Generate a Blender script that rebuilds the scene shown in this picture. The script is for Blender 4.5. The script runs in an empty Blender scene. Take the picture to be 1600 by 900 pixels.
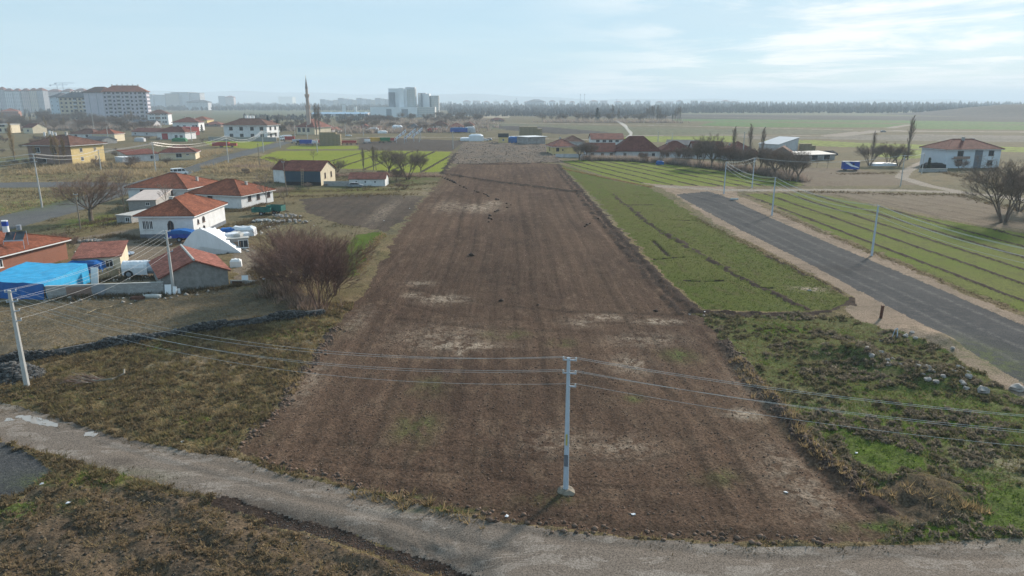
import bpy, bmesh, math, random
import numpy as np
from mathutils import Vector, Matrix

# ------------------------------------------------------------------ camera, sky, sun, exposure
SC = bpy.context.scene
COL = SC.collection
HAZE_DENSITY = 0.00019
CAM_H, PITCH, FPX = 24.0, math.radians(14.75), 1101.0
cam_d = bpy.data.cameras.new('camera')
cam_d.sensor_width = 36.0
cam_d.lens = 36.0 * FPX / 1600.0
cam_d.clip_end = 60000.0
cam = bpy.data.objects.new('camera', cam_d)
COL.objects.link(cam)
cam.location = (0, 0, CAM_H)
cam.rotation_euler = (math.pi / 2 - PITCH, 0, 0)
SC.camera = cam

SUN_AZ, SUN_EL = math.radians(38), math.radians(25)
world = bpy.data.worlds.new('World')
SC.world = world
world.use_nodes = True
wn, wl = world.node_tree.nodes, world.node_tree.links
wn.clear()
w_out = wn.new('ShaderNodeOutputWorld')
w_bg = wn.new('ShaderNodeBackground')
w_bg.inputs['Strength'].default_value = 0.095
SKY_OFF = (10.3, 6.1, 2)
sky = wn.new('ShaderNodeTexSky')
sky.sky_type = 'NISHITA'
sky.sun_disc = False
sky.sun_elevation = SUN_EL
sky.sun_rotation = SUN_AZ
sky.air_density = 1.0
sky.dust_density = 0.3
sky.ozone_density = 1.6
w_tc = wn.new('ShaderNodeTexCoord')
sep = wn.new('ShaderNodeSeparateXYZ')
wl.new(w_tc.outputs['Generated'], sep.inputs[0])
def wmath(op, a, b=None, clamp=False):
    n = wn.new('ShaderNodeMath'); n.operation = op; n.use_clamp = clamp
    for i, v in enumerate((a, b)):
        if v is None: continue
        if isinstance(v, (int, float)): n.inputs[i].default_value = v
        else: wl.new(v, n.inputs[i])
    return n.outputs[0]
zz = wmath('ADD', wmath('MAXIMUM', sep.outputs[2], 0.0), 0.045)
comb = wn.new('ShaderNodeCombineXYZ')
wl.new(wmath('DIVIDE', sep.outputs[0], zz), comb.inputs[0])
wl.new(wmath('DIVIDE', sep.outputs[1], zz), comb.inputs[1])
def wnoise(scale, detail, rough, dist, off):
    mp = wn.new('ShaderNodeMapping'); mp.inputs['Location'].default_value = off
    wl.new(comb.outputs[0], mp.inputs[0])
    n = wn.new('ShaderNodeTexNoise'); n.inputs['Scale'].default_value = scale
    n.inputs['Detail'].default_value = detail; n.inputs['Roughness'].default_value = rough
    n.inputs['Distortion'].default_value = dist
    wl.new(mp.outputs[0], n.inputs[0]); return n.outputs[0]
def wramp(src, p0, p1):
    r = wn.new('ShaderNodeMapRange'); r.interpolation_type = 'SMOOTHSTEP'
    r.inputs[1].default_value = p0; r.inputs[2].default_value = p1
    wl.new(src, r.inputs[0]); return r.outputs[0]
def wmix(fac, a, b):
    m = wn.new('ShaderNodeMix'); m.data_type = 'RGBA'
    for s, v in ((m.inputs[0], fac), (m.inputs[6], a), (m.inputs[7], b)):
        if isinstance(v, (int, float, tuple)): s.default_value = v
        else: wl.new(v, s)
    return m.outputs[2]
dt = wmath('ADD', wmath('MULTIPLY', sep.outputs[0], math.sin(SUN_AZ)), wmath('MULTIPLY', sep.outputs[1], math.cos(SUN_AZ)))
bank = wramp(wmath('ADD', dt, wmath('MULTIPLY', wnoise(0.10, 2, 0.5, 0.2, SKY_OFF), 0.35)), 0.93, 1.12)   # cloud bank on the sun's side
fine = wramp(wnoise(0.52, 10, 0.62, 0.35, (1.3, 4.2, 2.0)), 0.42, 0.60)  # the broken clouds themselves
soft = wramp(wnoise(0.16, 6, 0.55, 0.4, (4.3, 1.2, 5.0)), 0.42, 0.66)    # soft thin sheets
veil = wramp(wnoise(0.20, 5, 0.55, 0.6, (9.0, 2.0, 1.0)), 0.30, 0.75)  # thin high veil
c1 = wmix(wmath('ADD', wmath('MULTIPLY', veil, 0.10), 0.74), sky.outputs[0], (3.55, 5.45, 6.75, 1))
c1 = wmix(wmath('MULTIPLY', soft, wmath('ADD', wmath('MULTIPLY', bank, 0.35), 0.20)), c1, (5.9, 6.9, 7.4, 1))
c2 = wmix(wmath('MULTIPLY', wmath('ADD', wmath('MULTIPLY', bank, 0.80), 0.04), fine), c1, (9.6, 9.4, 9.0, 1))
wl.new(c2, w_bg.inputs['Color'])
wl.new(w_bg.outputs[0], w_out.inputs['Surface'])

sun_d = bpy.data.lights.new('sun', 'SUN')
sun_d.energy = 5.0
sun_d.angle = math.radians(7)
sun_d.color = (1.0, 0.90, 0.78)
sun = bpy.data.objects.new('sun', sun_d)
COL.objects.link(sun)
SDIR = Vector((math.sin(SUN_AZ) * math.cos(SUN_EL), math.cos(SUN_AZ) * math.cos(SUN_EL), math.sin(SUN_EL)))
sun.rotation_euler = SDIR.to_track_quat('Z', 'Y').to_euler()

SC.view_settings.view_transform = 'Standard'
SC.view_settings.look = 'None'
SC.view_settings.gamma = 1
SC.view_settings.exposure = 0.45
SC.render.engine = 'CYCLES'
SC.cycles.use_denoising = True
SC.cycles.max_bounces = 6
SC.cycles.diffuse_bounces = 2
SC.cycles.volume_bounces = 3
SC.cycles.transparent_max_bounces = 6

# ------------------------------------------------------------------ helpers
rng = random.Random(7)
nrng = np.random.default_rng(7)
CP, SP = math.cos(PITCH), math.sin(PITCH)
def P(px, py, z=0.0):
    """ground point (height z) that a pixel of the 1600x900 photograph looks at"""
    rx, ru = px - 800.0, 450.0 - py
    dy, dz = FPX * CP + ru * SP, -FPX * SP + ru * CP
    t = (CAM_H - z) / -dz
    return (rx * t, dy * t)
def top_z(px, py_base, py_top):
    """height of a thing whose foot is at (px, py_base) and whose top reaches py_top"""
    x, y = P(px, py_base)
    ru = 450.0 - py_top
    return CAM_H + y * (-FPX * SP + ru * CP) / (FPX * CP + ru * SP)
def depth(px, py):
    return P(px, py)[1] * CP + CAM_H * SP
def P2(pts): return [P(*p) for p in pts]

def tag(o, label=None, cat=None, group=None, kind=None):
    if label: o['label'] = label
    if cat: o['category'] = cat
    if group: o['group'] = group
    if kind: o['kind'] = kind
    return o
def empty(name, loc, rz=0.0):
    o = bpy.data.objects.new(name, None); COL.objects.link(o)
    o.empty_display_size = 0.3
    o.location = (loc[0], loc[1], loc[2] if len(loc) > 2 else 0.0); o.rotation_euler = (0, 0, rz)
    return o
def link(name, me, parent=None, loc=(0, 0, 0), rot=(0, 0, 0), scale=(1, 1, 1)):
    o = bpy.data.objects.new(name, me); COL.objects.link(o)
    o.parent = parent; o.location = loc; o.rotation_euler = rot; o.scale = scale
    return o
def copy_tree(o, parent=None):
    c = o.copy(); COL.objects.link(c); c.parent = parent
    for ch in o.children: copy_tree(ch, c)
    return c

class MB:
    """collects shapes for one mesh"""
    def __init__(s): s.v = []; s.f = []
    def add(s, vs, fs):
        n = len(s.v); s.v += [tuple(p) for p in vs]; s.f += [tuple(i + n for i in f) for f in fs]; return s
    def box(s, x0, y0, z0, x1, y1, z1, M=None):
        vs = [Vector(p) for p in ((x0, y0, z0), (x1, y0, z0), (x1, y1, z0), (x0, y1, z0), (x0, y0, z1), (x1, y0, z1), (x1, y1, z1), (x0, y1, z1))]
        if M is not None: vs = [M @ p for p in vs]
        return s.add(vs, [(3, 2, 1, 0), (4, 5, 6, 7), (0, 1, 5, 4), (1, 2, 6, 5), (2, 3, 7, 6), (3, 0, 4, 7)])
    def prism(s, poly, y0, y1, M=None):
        """polygon in x,z swept along y"""
        n = len(poly)
        vs = [Vector((p[0], y0, p[1])) for p in poly] + [Vector((p[0], y1, p[1])) for p in poly]
        if M is not None: vs = [M @ p for p in vs]
        fs = [tuple(range(n)), tuple(range(2 * n - 1, n - 1, -1))] + [(i, i + n, (i + 1) % n + n, (i + 1) % n) for i in range(n)]
        return s.add(vs, fs)
    def tube(s, pts, rad, n=5, cap=True):
        pts = [Vector(p) for p in pts]; base = len(s.v); k = len(pts)
        for i, p in enumerate(pts):
            d = (pts[min(i + 1, k - 1)] - pts[max(i - 1, 0)]).normalized()
            a = d.cross(Vector((0.31, 0.93, 0.17))); a = a.normalized() if a.length > 1e-5 else Vector((1, 0, 0)); b = d.cross(a)
            r = rad[i] if not isinstance(rad, (int, float)) else rad
            for j in range(n):
                t = 2 * math.pi * j / n; q = p + a * (r * math.cos(t)) + b * (r * math.sin(t)); s.v.append((q.x, q.y, q.z))
        for i in range(k - 1):
            for j in range(n):
                s.f.append((base + i * n + j, base + i * n + (j + 1) % n, base + (i + 1) * n + (j + 1) % n, base + (i + 1) * n + j))
        if cap and n > 2:
            s.f.append(tuple(base + j for j in range(n - 1, -1, -1))); s.f.append(tuple(base + (k - 1) * n + j for j in range(n)))
        return s
    def blob(s, c, r, seed=0, n=7, m=5, jit=0.25, zs=1.0):
        rr = random.Random(seed); base = len(s.v)
        s.v.append((c[0], c[1], c[2] - r * zs))
        for i in range(1, m):
            t = math.pi * i / m
            for j in range(n):
                a = 2 * math.pi * (j + 0.5 * (i % 2)) / n; q = r * (1 + rr.uniform(-jit, jit))
                s.v.append((c[0] + q * math.sin(t) * math.cos(a), c[1] + q * math.sin(t) * math.sin(a), c[2] - q * zs * math.cos(t)))
        s.v.append((c[0], c[1], c[2] + r * zs)); top = len(s.v) - 1
        for j in range(n):
            s.f.append((base, base + 1 + (j + 1) % n, base + 1 + j))
            for i in range(m - 2):
                a = base + 1 + i * n
                s.f.append((a + j, a + (j + 1) % n, a + n + (j + 1) % n, a + n + j))
            a = base + 1 + (m - 2) * n
            s.f.append((a + j, a + (j + 1) % n, top))
        return s
    def mesh(s, name, mat, smooth=False):
        me = bpy.data.meshes.new(name); me.from_pydata(s.v, [], s.f); me.materials.append(mat)
        if smooth: me.polygons.foreach_set('use_smooth', [True] * len(me.polygons))
        me.update(); return me
    def build(s, name, mat, parent=None, smooth=False, **k):
        return link(name, s.mesh(name, mat, smooth), parent, **k)

# ------------------------------------------------------------------ materials
MATS = {}
def new_mat(name):
    m = bpy.data.materials.new(name); m.use_nodes = True
    nt = m.node_tree; b = nt.nodes['Principled BSDF']
    return m, nt, b
def nmix(nt, fac, a, b, blend='MIX'):
    m = nt.nodes.new('ShaderNodeMix'); m.data_type = 'RGBA'; m.blend_type = blend
    for s, v in ((m.inputs[0], fac), (m.inputs[6], a), (m.inputs[7], b)):
        if isinstance(v, (int, float)): s.default_value = v
        elif isinstance(v, tuple): s.default_value = (*v[:3], 1)
        else: nt.links.new(v, s)
    return m.outputs[2]
def nnoise(nt, scale, detail=6, rough=0.6, dist=0.0, coord=None, stretch=None):
    n = nt.nodes.new('ShaderNodeTexNoise')
    n.inputs['Scale'].default_value = scale; n.inputs['Detail'].default_value = detail
    n.inputs['Roughness'].default_value = rough; n.inputs['Distortion'].default_value = dist
    if coord is None:
        coord = nt.nodes.new('ShaderNodeTexCoord').outputs['Object']
    if stretch:
        mp = nt.nodes.new('ShaderNodeMapping'); mp.inputs['Scale'].default_value = stretch
        nt.links.new(coord, mp.inputs[0]); coord = mp.outputs[0]
    nt.links.new(coord, n.inputs[0]); return n.outputs[0]
def nrange(nt, src, a, b, c=0.0, d=1.0):
    r = nt.nodes.new('ShaderNodeMapRange'); r.interpolation_type = 'SMOOTHSTEP'
    for i, v in ((1, a), (2, b), (3, c), (4, d)): r.inputs[i].default_value = v
    nt.links.new(src, r.inputs[0]); return r.outputs[0]
def nattr(nt, name):
    a = nt.nodes.new('ShaderNodeAttribute'); a.attribute_name = name; return a.outputs['Fac']
def nbump(nt, bsdf, height, strength, dist):
    b = nt.nodes.new('ShaderNodeBump'); b.inputs['Strength'].default_value = strength; b.inputs['Distance'].default_value = dist
    nt.links.new(height, b.inputs['Height']); nt.links.new(b.outputs[0], bsdf.inputs['Normal'])
def plain(name, col, rough=0.7, var=0.25, scale=1.5, metal=0.0, dirt=None, bump=0.0, stretch=None, island=0.0):
    """object material: base colour with soft mottling, optional dirt streaks"""
    if name in MATS: return MATS[name]
    m, nt, b = new_mat(name)
    n = nnoise(nt, scale, 6, 0.65, 0.2, stretch=stretch)
    lo = tuple(c * (1 - var) for c in col); hi = tuple(min(1, c * (1 + var)) for c in col)
    c = nmix(nt, nrange(nt, n, 0.3, 0.7), lo, hi)
    if dirt:
        d = nnoise(nt, scale * 0.7, 8, 0.7, 0.6, stretch=(1, 1, 0.25))
        c = nmix(nt, nrange(nt, d, 0.52, 0.75, 0, 0.75), c, dirt)
    if island:
        g = nt.nodes.new('ShaderNodeNewGeometry')
        mr = nt.nodes.new('ShaderNodeMapRange'); mr.inputs[3].default_value = 1 - island; mr.inputs[4].default_value = 1 + island
        nt.links.new(g.outputs['Random Per Island'], mr.inputs[0])
        hs = nt.nodes.new('ShaderNodeHueSaturation'); nt.links.new(mr.outputs[0], hs.inputs['Value']); nt.links.new(c, hs.inputs['Color']); c = hs.outputs[0]
    nt.links.new(c, b.inputs['Base Color'])
    b.inputs['Roughness'].default_value = rough; b.inputs['Metallic'].default_value = metal
    b.inputs['Specular IOR Level'].default_value = 0.3
    if bump: nbump(nt, b, n, 0.6, bump)
    MATS[name] = m; return m
def leafy(name, col, var=0.25, scale=1.0, island=0.35, trans=0.5):
    m = plain(name, col, 0.95, var, scale, island=island)
    if m.get('leafy'): return m
    m['leafy'] = 1; nt = m.node_tree; b = nt.nodes['Principled BSDF']; src = b.inputs['Base Color'].links[0].from_socket
    t = nt.nodes.new('ShaderNodeBsdfTranslucent'); nt.links.new(src, t.inputs['Color'])
    x = nt.nodes.new('ShaderNodeMixShader'); x.inputs[0].default_value = trans
    nt.links.new(b.outputs[0], x.inputs[1]); nt.links.new(t.outputs[0], x.inputs[2])
    nt.links.new(x.outputs[0], nt.nodes['Material Output'].inputs['Surface']); return m
def gmat(name, c1, c2, c3, s1=0.08, s2=1.2, fine=7.0, bump=0.06, pale=(0.27, 0.215, 0.165), weed=(0.075, 0.095, 0.028), rough=0.95, stretch=None, speck=0.0, sharp=False, streak=0.0):
    """ground: broad drift between c1 and c2, smaller patches of c3, fine grain and relief; 'pale' and 'weed' are soil and plant patches"""
    m, nt, b = new_mat(name)
    co = nt.nodes.new('ShaderNodeTexCoord').outputs['Object']
    n1 = nnoise(nt, s1, 6, 0.6, 0.4, co, stretch); n2 = nnoise(nt, s2, 7, 0.68, 0.3, co, stretch); n3 = nnoise(nt, fine, 5, 0.72, 0.0, co)
    c = nmix(nt, nrange(nt, n1, 0.35, 0.65), c1, c2)
    c = nmix(nt, nrange(nt, n2, 0.53, 0.555, 0, 0.85) if sharp else nrange(nt, n2, 0.47, 0.68, 0, 0.8), c, c3)
    pm = nt.nodes.new('ShaderNodeMath'); pm.operation = 'MULTIPLY'; pm.use_clamp = True
    nt.links.new(nattr(nt, 'pale'), pm.inputs[0]); nt.links.new(nrange(nt, nnoise(nt, s2 * 1.6, 8, 0.72, 0.5, co), 0.42, 0.56, 0.0, 1.15), pm.inputs[1])
    c = nmix(nt, pm.outputs[0], c, pale)
    wm = nt.nodes.new('ShaderNodeMath'); wm.operation = 'MULTIPLY'; wm.use_clamp = True
    nt.links.new(nattr(nt, 'weed'), wm.inputs[0]); nt.links.new(nrange(nt, n2, 0.38, 0.58, 0.1, 1), wm.inputs[1])
    c = nmix(nt, wm.outputs[0], c, weed)
    dm = nt.nodes.new('ShaderNodeMath'); dm.operation = 'MULTIPLY'; dm.use_clamp = True
    nt.links.new(nattr(nt, 'damp'), dm.inputs[0]); nt.links.new(nrange(nt, n2, 0.30, 0.55, 0.25, 1), dm.inputs[1])
    c = nmix(nt, dm.outputs[0], c, nmix(nt, 0.62, c, (0.02, 0.015, 0.012)))
    g = nrange(nt, n3, 0.27, 0.73, 0.38, 1.62)
    hs = nt.nodes.new('ShaderNodeHueSaturation'); nt.links.new(g, hs.inputs['Value']); nt.links.new(c, hs.inputs['Color'])
    c = hs.outputs[0]
    if streak:   # marks of the plough and of wheels running along the field
        sv = nrange(nt, nnoise(nt, 0.9, 4, 0.6, 0.3, co, (1, 0.03, 1)), 0.3, 0.7, 1 - streak, 1 + streak)
        h2 = nt.nodes.new('ShaderNodeHueSaturation'); nt.links.new(sv, h2.inputs['Value']); nt.links.new(c, h2.inputs['Color']); c = h2.outputs[0]
    if speck:
        c = nmix(nt, nrange(nt, nnoise(nt, 4.5, 3, 0.8, 0, co), 0.70, 0.76, 0, speck), c, (0.42, 0.38, 0.34))
    nt.links.new(c, b.inputs['Base Color']); b.inputs['Roughness'].default_value = rough
    b.inputs['Specular IOR Level'].default_value = 0.03
    if bump:
        nbump(nt, b, n3, 0.9, bump)
    MATS[name] = m; return m

# ------------------------------------------------------------------ terrain: one fan-shaped sheet of cells, shared out between the pieces of ground
def _hash(ix, iy, seed):
    h = (ix.astype(np.int64) * 374761393 + iy.astype(np.int64) * 668265263 + seed * 144665) & 0xFFFFFFFF
    h = ((h ^ (h >> 13)) * 1274126177) & 0xFFFFFFFF
    return ((h ^ (h >> 16)) & 0xFFFF) / 65535.0
def vnoise(x, y, seed=0):
    x0, y0 = np.floor(x), np.floor(y); fx, fy = x - x0, y - y0
    fx = fx * fx * (3 - 2 * fx); fy = fy * fy * (3 - 2 * fy)
    a, b = _hash(x0, y0, seed), _hash(x0 + 1, y0, seed); c, d = _hash(x0, y0 + 1, seed), _hash(x0 + 1, y0 + 1, seed)
    return (a + (b - a) * fx) * (1 - fy) + (c + (d - c) * fx) * fy
def fbm(x, y, s, oct=4, seed=0):
    v, a, t = 0, 1.0, 0
    for i in range(oct):
        v = v + a * vnoise(x / s, y / s, seed + i * 17); t += a; a *= 0.55; s *= 0.5
    return v / t
def inpoly(x, y, poly):
    r = np.zeros(x.shape, bool); xs = [p[0] for p in poly]; ys = [p[1] for p in poly]
    bb = (x >= min(xs)) & (x <= max(xs)) & (y >= min(ys)) & (y <= max(ys))
    if not bb.any(): return r
    X, Y = x[bb], y[bb]; ins = np.zeros(X.shape, bool); n = len(poly)
    for i in range(n):
        (xa, ya), (xb, yb) = poly[i], poly[(i + 1) % n]
        if ya == yb: continue
        c = ((ya > Y) != (yb > Y)) & (X < (xb - xa) * (Y - ya) / (yb - ya) + xa)
        ins ^= c
    r[bb] = ins; return r
def linedist(x, y, pts, reach):
    """distance to a polyline, only within reach"""
    d = np.full(x.shape, 1e9)
    for (xa, ya), (xb, yb) in zip(pts[:-1], pts[1:]):
        bb = (x >= min(xa, xb) - reach) & (x <= max(xa, xb) + reach) & (y >= min(ya, yb) - reach) & (y <= max(ya, yb) + reach)
        if not bb.any(): continue
        X, Y = x[bb], y[bb]; ex, ey = xb - xa, yb - ya
        t = np.clip(((X - xa) * ex + (Y - ya) * ey) / (ex * ex + ey * ey + 1e-9), 0, 1)
        d[bb] = np.minimum(d[bb], np.hypot(X - xa - t * ex, Y - ya - t * ey))
    return d

# outlines read off the photograph, turned into ground coordinates
FIELD = [(692, 272), (668, 305), (640, 338), (606, 392), (568, 455), (524, 512), (486, 566), (438, 632), (372, 702), (450, 735), (560, 760), (650, 783), (760, 805), (870, 822), (1000, 838), (1150, 848), (1300, 848), (1385, 838), (1340, 765), (1262, 690), (1192, 610), (1130, 535), (1088, 488), (1040, 445), (980, 378), (922, 312), (872, 256), (795, 254), (716, 256)]
ROAD = [(-400, 552), (-100, 605), (0, 628), (100, 655), (200, 685), (300, 703), (372, 716), (450, 741), (560, 765), (650, 787), (760, 808), (870, 827), (1000, 842), (1150, 852), (1300, 855), (1450, 850), (1600, 838), (1900, 812), (2300, 770), (2300, 830), (1900, 900), (1600, 985), (1100, 985), (900, 955), (760, 912), (680, 866), (560, 832), (420, 801), (340, 777), (250, 757), (120, 720), (0, 688), (-100, 655), (-400, 590)]
GRAVEL = [(1056, 304), (1100, 329), (1160, 360), (1250, 405), (1350, 458), (1450, 512), (1540, 563), (1620, 612), (1800, 715), (2000, 830), (2300, 830), (2000, 680), (1800, 590), (1600, 509), (1520, 474), (1420, 431), (1300, 381), (1190, 334), (1130, 306), (1106, 299)]
VERGE = [(1022, 289), (1060, 308), (1100, 338), (1160, 372), (1230, 408), (1300, 448), (1338, 466), (1325, 488), (1345, 498), (1400, 520), (1470, 545), (1540, 585), (1600, 625), (2000, 850), (2300, 850), (2000, 660), (1800, 575), (1600, 495), (1500, 455), (1400, 412), (1300, 370), (1200, 326), (1150, 304), (1130, 293)]
GREEN_A = [(874, 256), (912, 268), (956, 281), (1012, 293), (1052, 313), (1095, 344), (1160, 380), (1230, 416), (1300, 455), (1326, 470), (1305, 484), (1200, 487), (1098, 483), (1050, 444), (990, 375), (930, 311)]
GREEN_B = [(876, 253), (905, 250), (980, 250), (1050, 256), (1130, 263), (1210, 271), (1262, 290), (1200, 291), (1120, 291), (1030, 291), (1000, 288), (950, 276), (905, 263)]
GREEN_C = [(1160, 303), (1250, 301), (1300, 307), (1430, 336), (1510, 352), (1610, 366), (1900, 410), (1900, 600), (1600, 486), (1500, 448), (1400, 405), (1300, 364), (1205, 321)]
TAN_D = [(1262, 302), (1340, 299), (1500, 306), (1600, 332), (1900, 380), (1900, 405), (1610, 362), (1510, 348), (1430, 332), (1310, 306)]
TAN_E = [(1236, 262), (1325, 263), (1410, 276), (1440, 289), (1260, 291), (1225, 272)]
DIRT_L = [(-300, 500), (0, 478), (70, 470), (256, 462), (360, 452), (430, 462), (475, 482), (420, 494), (330, 508), (200, 528), (60, 548), (-60, 565), (-300, 560)]
PLOT = [(470, 312), (560, 304), (664, 306), (642, 333), (606, 362), (540, 352), (480, 332)]
PATCH = [(596, 362), (560, 368), (536, 384), (528, 428), (540, 436), (556, 428), (574, 388), (602, 366)]
GREEN_F = [(404, 246), (432, 236), (560, 235), (704, 237), (692, 268), (640, 270), (560, 264), (500, 262), (430, 256)]
GREEN_F2 = [(446, 233), (455, 228), (565, 228), (566, 233)]
GREEN_G = [(318, 221), (350, 219), (428, 222), (398, 233), (330, 228)]
DARK_FAR = [(560, 234), (560, 216), (600, 215), (728, 220), (706, 236)]
RUBBLE = [(724, 222), (790, 222), (858, 226), (872, 244), (880, 254), (700, 257), (712, 240)]
BARE_LL = [(-300, 790), (0, 802), (60, 758), (150, 752), (300, 776), (420, 818), (560, 862), (720, 905), (760, 1000), (-300, 1000)]
ASPHALT_LL = [(-300, 660), (0, 690), (45, 706), (84, 738), (50, 762), (0, 782), (-300, 800)]
ROAD_L = [(-200, 395), (0, 338), (60, 324), (120, 308), (190, 290), (240, 276), (290, 262), (340, 246), (390, 233), (438, 222), (458, 222), (425, 232), (385, 243), (350, 252), (300, 271), (255, 285), (200, 303), (120, 331), (60, 347), (0, 362), (-200, 425)]
ROAD_L2 = [(-200, 285), (0, 285), (115, 284), (200, 286), (196, 292), (110, 292), (0, 293), (-200, 293)]
YARD = [(112, 372), (180, 362), (222, 356), (300, 372), (262, 400), (256, 440), (180, 440), (120, 420), (120, 390)]
YARD2 = [(366, 395), (400, 382), (420, 420), (440, 455), (370, 450)]
TRACKS = [  # dirt tracks: points, width in metres
    ([(1035, 291), (1130, 297), (1250, 297), (1400, 297), (1500, 301), (1560, 306), (1650, 320)], 5.0),
    ([(1500, 300), (1450, 290), (1408, 277), (1415, 268), (1440, 255), (1475, 240), (1500, 232)], 4.0),
    ([(440, 221), (520, 217), (600, 214), (700, 214.5), (860, 217), (960, 219)], 8.0),
    ([(600, 191), (860, 193), (1000, 195.5), (1150, 199), (1300, 202.5), (1600, 206.5)], 12.0),
    ([(960, 212), (1150, 211), (1290, 212), (1340, 206)], 9.0),
    ([(1300, 213), (1340, 208.5), (1370, 205), (1600, 206)], 16.0),
    ([(1040, 182), (1200, 184.5), (1240, 185)], 14.0),
    ([(1390, 200), (1408, 197), (1420, 195)], 10.0),
    ([(110, 247), (170, 236), (230, 226), (250, 222)], 5.0), ([(-50, 233), (60, 233), (130, 232), (190, 232)], 4.0),
]
far_z = [  # broad fields far away: outline, zone
    ([(900, 183), (1130, 187), (1400, 191), (1900, 200), (1900, 186), (1400, 179), (1000, 178)], 'far_dark'),
    ([(820, 176), (1300, 178), (1900, 183), (1900, 190), (1300, 184), (820, 181)], 'far_dark'),
    ([(1050, 186), (1400, 188), (1900, 195), (1900, 198), (1400, 192), (1050, 189)], 'far_green'),
    ([(1120, 190), (1260, 192.5), (1420, 194), (1400, 199), (1200, 199), (1090, 196)], 'far_green'),
    ([(1420, 192), (1800, 199), (1800, 205), (1430, 201)], 'far_green'),
    ([(640, 193), (800, 193), (900, 196), (1040, 199), (1300, 206), (1100, 211), (960, 211), (820, 205)], 'far_olive'),
    ([(760, 196), (850, 198), (960, 207), (880, 210), (790, 203)], 'far_dark'),
    ([(985, 213), (1150, 212.5), (1150, 222), (1000, 222), (960, 219)], 'far_lime'),
    ([(1190, 219), (1270, 219), (1340, 223), (1440, 226), (1600, 230), (1900, 240), (1900, 246), (1600, 238), (1440, 233), (1330, 230), (1200, 226)], 'far_lime'),
    ([(1425, 234), (1472, 234), (1440, 247), (1400, 249), (1360, 242)], 'far_lime'),
    ([(1290, 212), (1440, 210), (1900, 216), (1900, 228), (1600, 222), (1440, 220), (1300, 218)], 'far_rubble'),
    ([(1150, 213), (1290, 213.5), (1300, 217), (1180, 217.5)], 'far_rubble'),
    ([(1150, 201), (1330, 204.5), (1290, 210), (1150, 209.5)], 'far_olive'),
    ([(330, 171), (620, 172), (620, 186), (330, 184)], 'far_olive'),
    ([(230, 177), (420, 180), (420, 192), (330, 188), (230, 192)], 'far_olive'),
    ([(745, 177), (800, 177), (795, 184), (740, 185)], 'far_sand'), ([(765, 169), (788, 169), (788, 174), (762, 174)], 'far_sand'),
    ([(1000, 170), (1900, 176), (1900, 186), (1000, 178)], 'far_olive'),
]

NCOL, R0, R1 = 900, 17.0, 420.0
ys = [R0]
while ys[-1] < R1: ys.append(ys[-1] * 1.0045)
while ys[-1] < 2600: ys.append(ys[-1] * 1.012)
while ys[-1] < 11500: ys.append(ys[-1] * 1.05)
ys = np.array(ys); NROW = len(ys) - 1
us = np.linspace(-1, 1, NCOL + 1)
GY = np.repeat(ys[:, None], NCOL + 1, 1)
GX = us[None, :] * (0.95 * GY + 8.0)
cx = 0.25 * (GX[:-1, :-1] + GX[1:, :-1] + GX[:-1, 1:] + GX[1:, 1:]).ravel()
cy = 0.25 * (GY[:-1, :-1] + GY[1:, :-1] + GY[:-1, 1:] + GY[1:, 1:]).ravel()
# ragged edges: natural borders wander a little, made ones hardly
wx = cx + (fbm(cx, cy, 2.2, 3, 5) - 0.5) * 1.5 * np.clip(cy / 60, 0.6, 2.0)
wy = cy + (fbm(cx, cy, 2.2, 3, 9) - 0.5) * 1.5 * np.clip(cy / 60, 0.6, 2.0)
rx_ = cx + (fbm(cx, cy, 1.2, 3, 25) - 0.5) * 0.55
ry_ = cy + (fbm(cx, cy, 1.2, 3, 29) - 0.5) * 0.55
ZN = ['ground', 'rough_grass', 'ploughed_field', 'road', 'gravel_road', 'road_verge', 'green_field', 'striped_green_field', 'roadside_green_field', 'tan_field', 'bare_plot', 'dirt_paddock', 'grass_patch', 'far_green_field', 'dark_ploughed_field', 'rubble_field', 'bare_ground', 'asphalt_patch', 'asphalt_road', 'dirt_track', 'soil_bank', 'shrubland', 'yard', 'dry_meadow', 'far_dark', 'far_green', 'far_olive', 'far_lime', 'far_rubble', 'far_sand']
ZI = {n: i for i, n in enumerate(ZN)}
zone = np.zeros(cx.shape, np.int16)
def paint(poly, z, made=False):
    poly = P2(poly); zone[inpoly(rx_ if made else wx, ry_ if made else wy, poly)] = ZI[z]
def paint_line(pts, w, z, made=False):
    zone[linedist(rx_ if made else wx, ry_ if made else wy, P2(pts), w) < w * 0.5] = ZI[z]
for poly, z in far_z: paint(poly, z)
zone[(cy < 130) & (zone == 0)] = ZI['rough_grass']
paint([(1080, 489), (1380, 496), (1470, 540), (1620, 625), (2300, 900), (1900, 900), (1600, 845), (1380, 845), (1190, 612), (1130, 535)], 'shrubland')
paint([(-200, 262), (130, 254), (200, 256), (320, 250), (390, 236), (430, 244), (428, 298), (415, 318), (330, 272), (270, 284), (200, 286), (-200, 284)], 'dry_meadow')
paint([(-200, 296), (110, 294), (190, 294), (60, 322), (0, 336), (-200, 380)], 'dry_meadow'); paint([(420, 296), (660, 294), (664, 304), (430, 316)], 'rough_grass')
paint([(100, 372), (150, 338), (215, 318), (215, 350), (160, 366)], 'rough_grass')
paint([(1348, 778), (1395, 756), (1450, 748), (1500, 765), (1545, 790), (1530, 812), (1430, 822), (1385, 838)], 'bare_ground'); paint([(1550, 772), (1620, 750), (1750, 760), (1750, 830), (1600, 836), (1535, 822)], 'grass_patch'); paint([(1305, 676), (1360, 690), (1440, 712), (1450, 735), (1390, 748), (1345, 725)], 'grass_patch')
paint(BARE_LL, 'bare_ground'); paint(ASPHALT_LL, 'asphalt_patch')
paint(DIRT_L, 'dirt_paddock'); paint(PLOT, 'bare_plot'); paint(YARD, 'yard'); paint(YARD2, 'yard')
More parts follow.
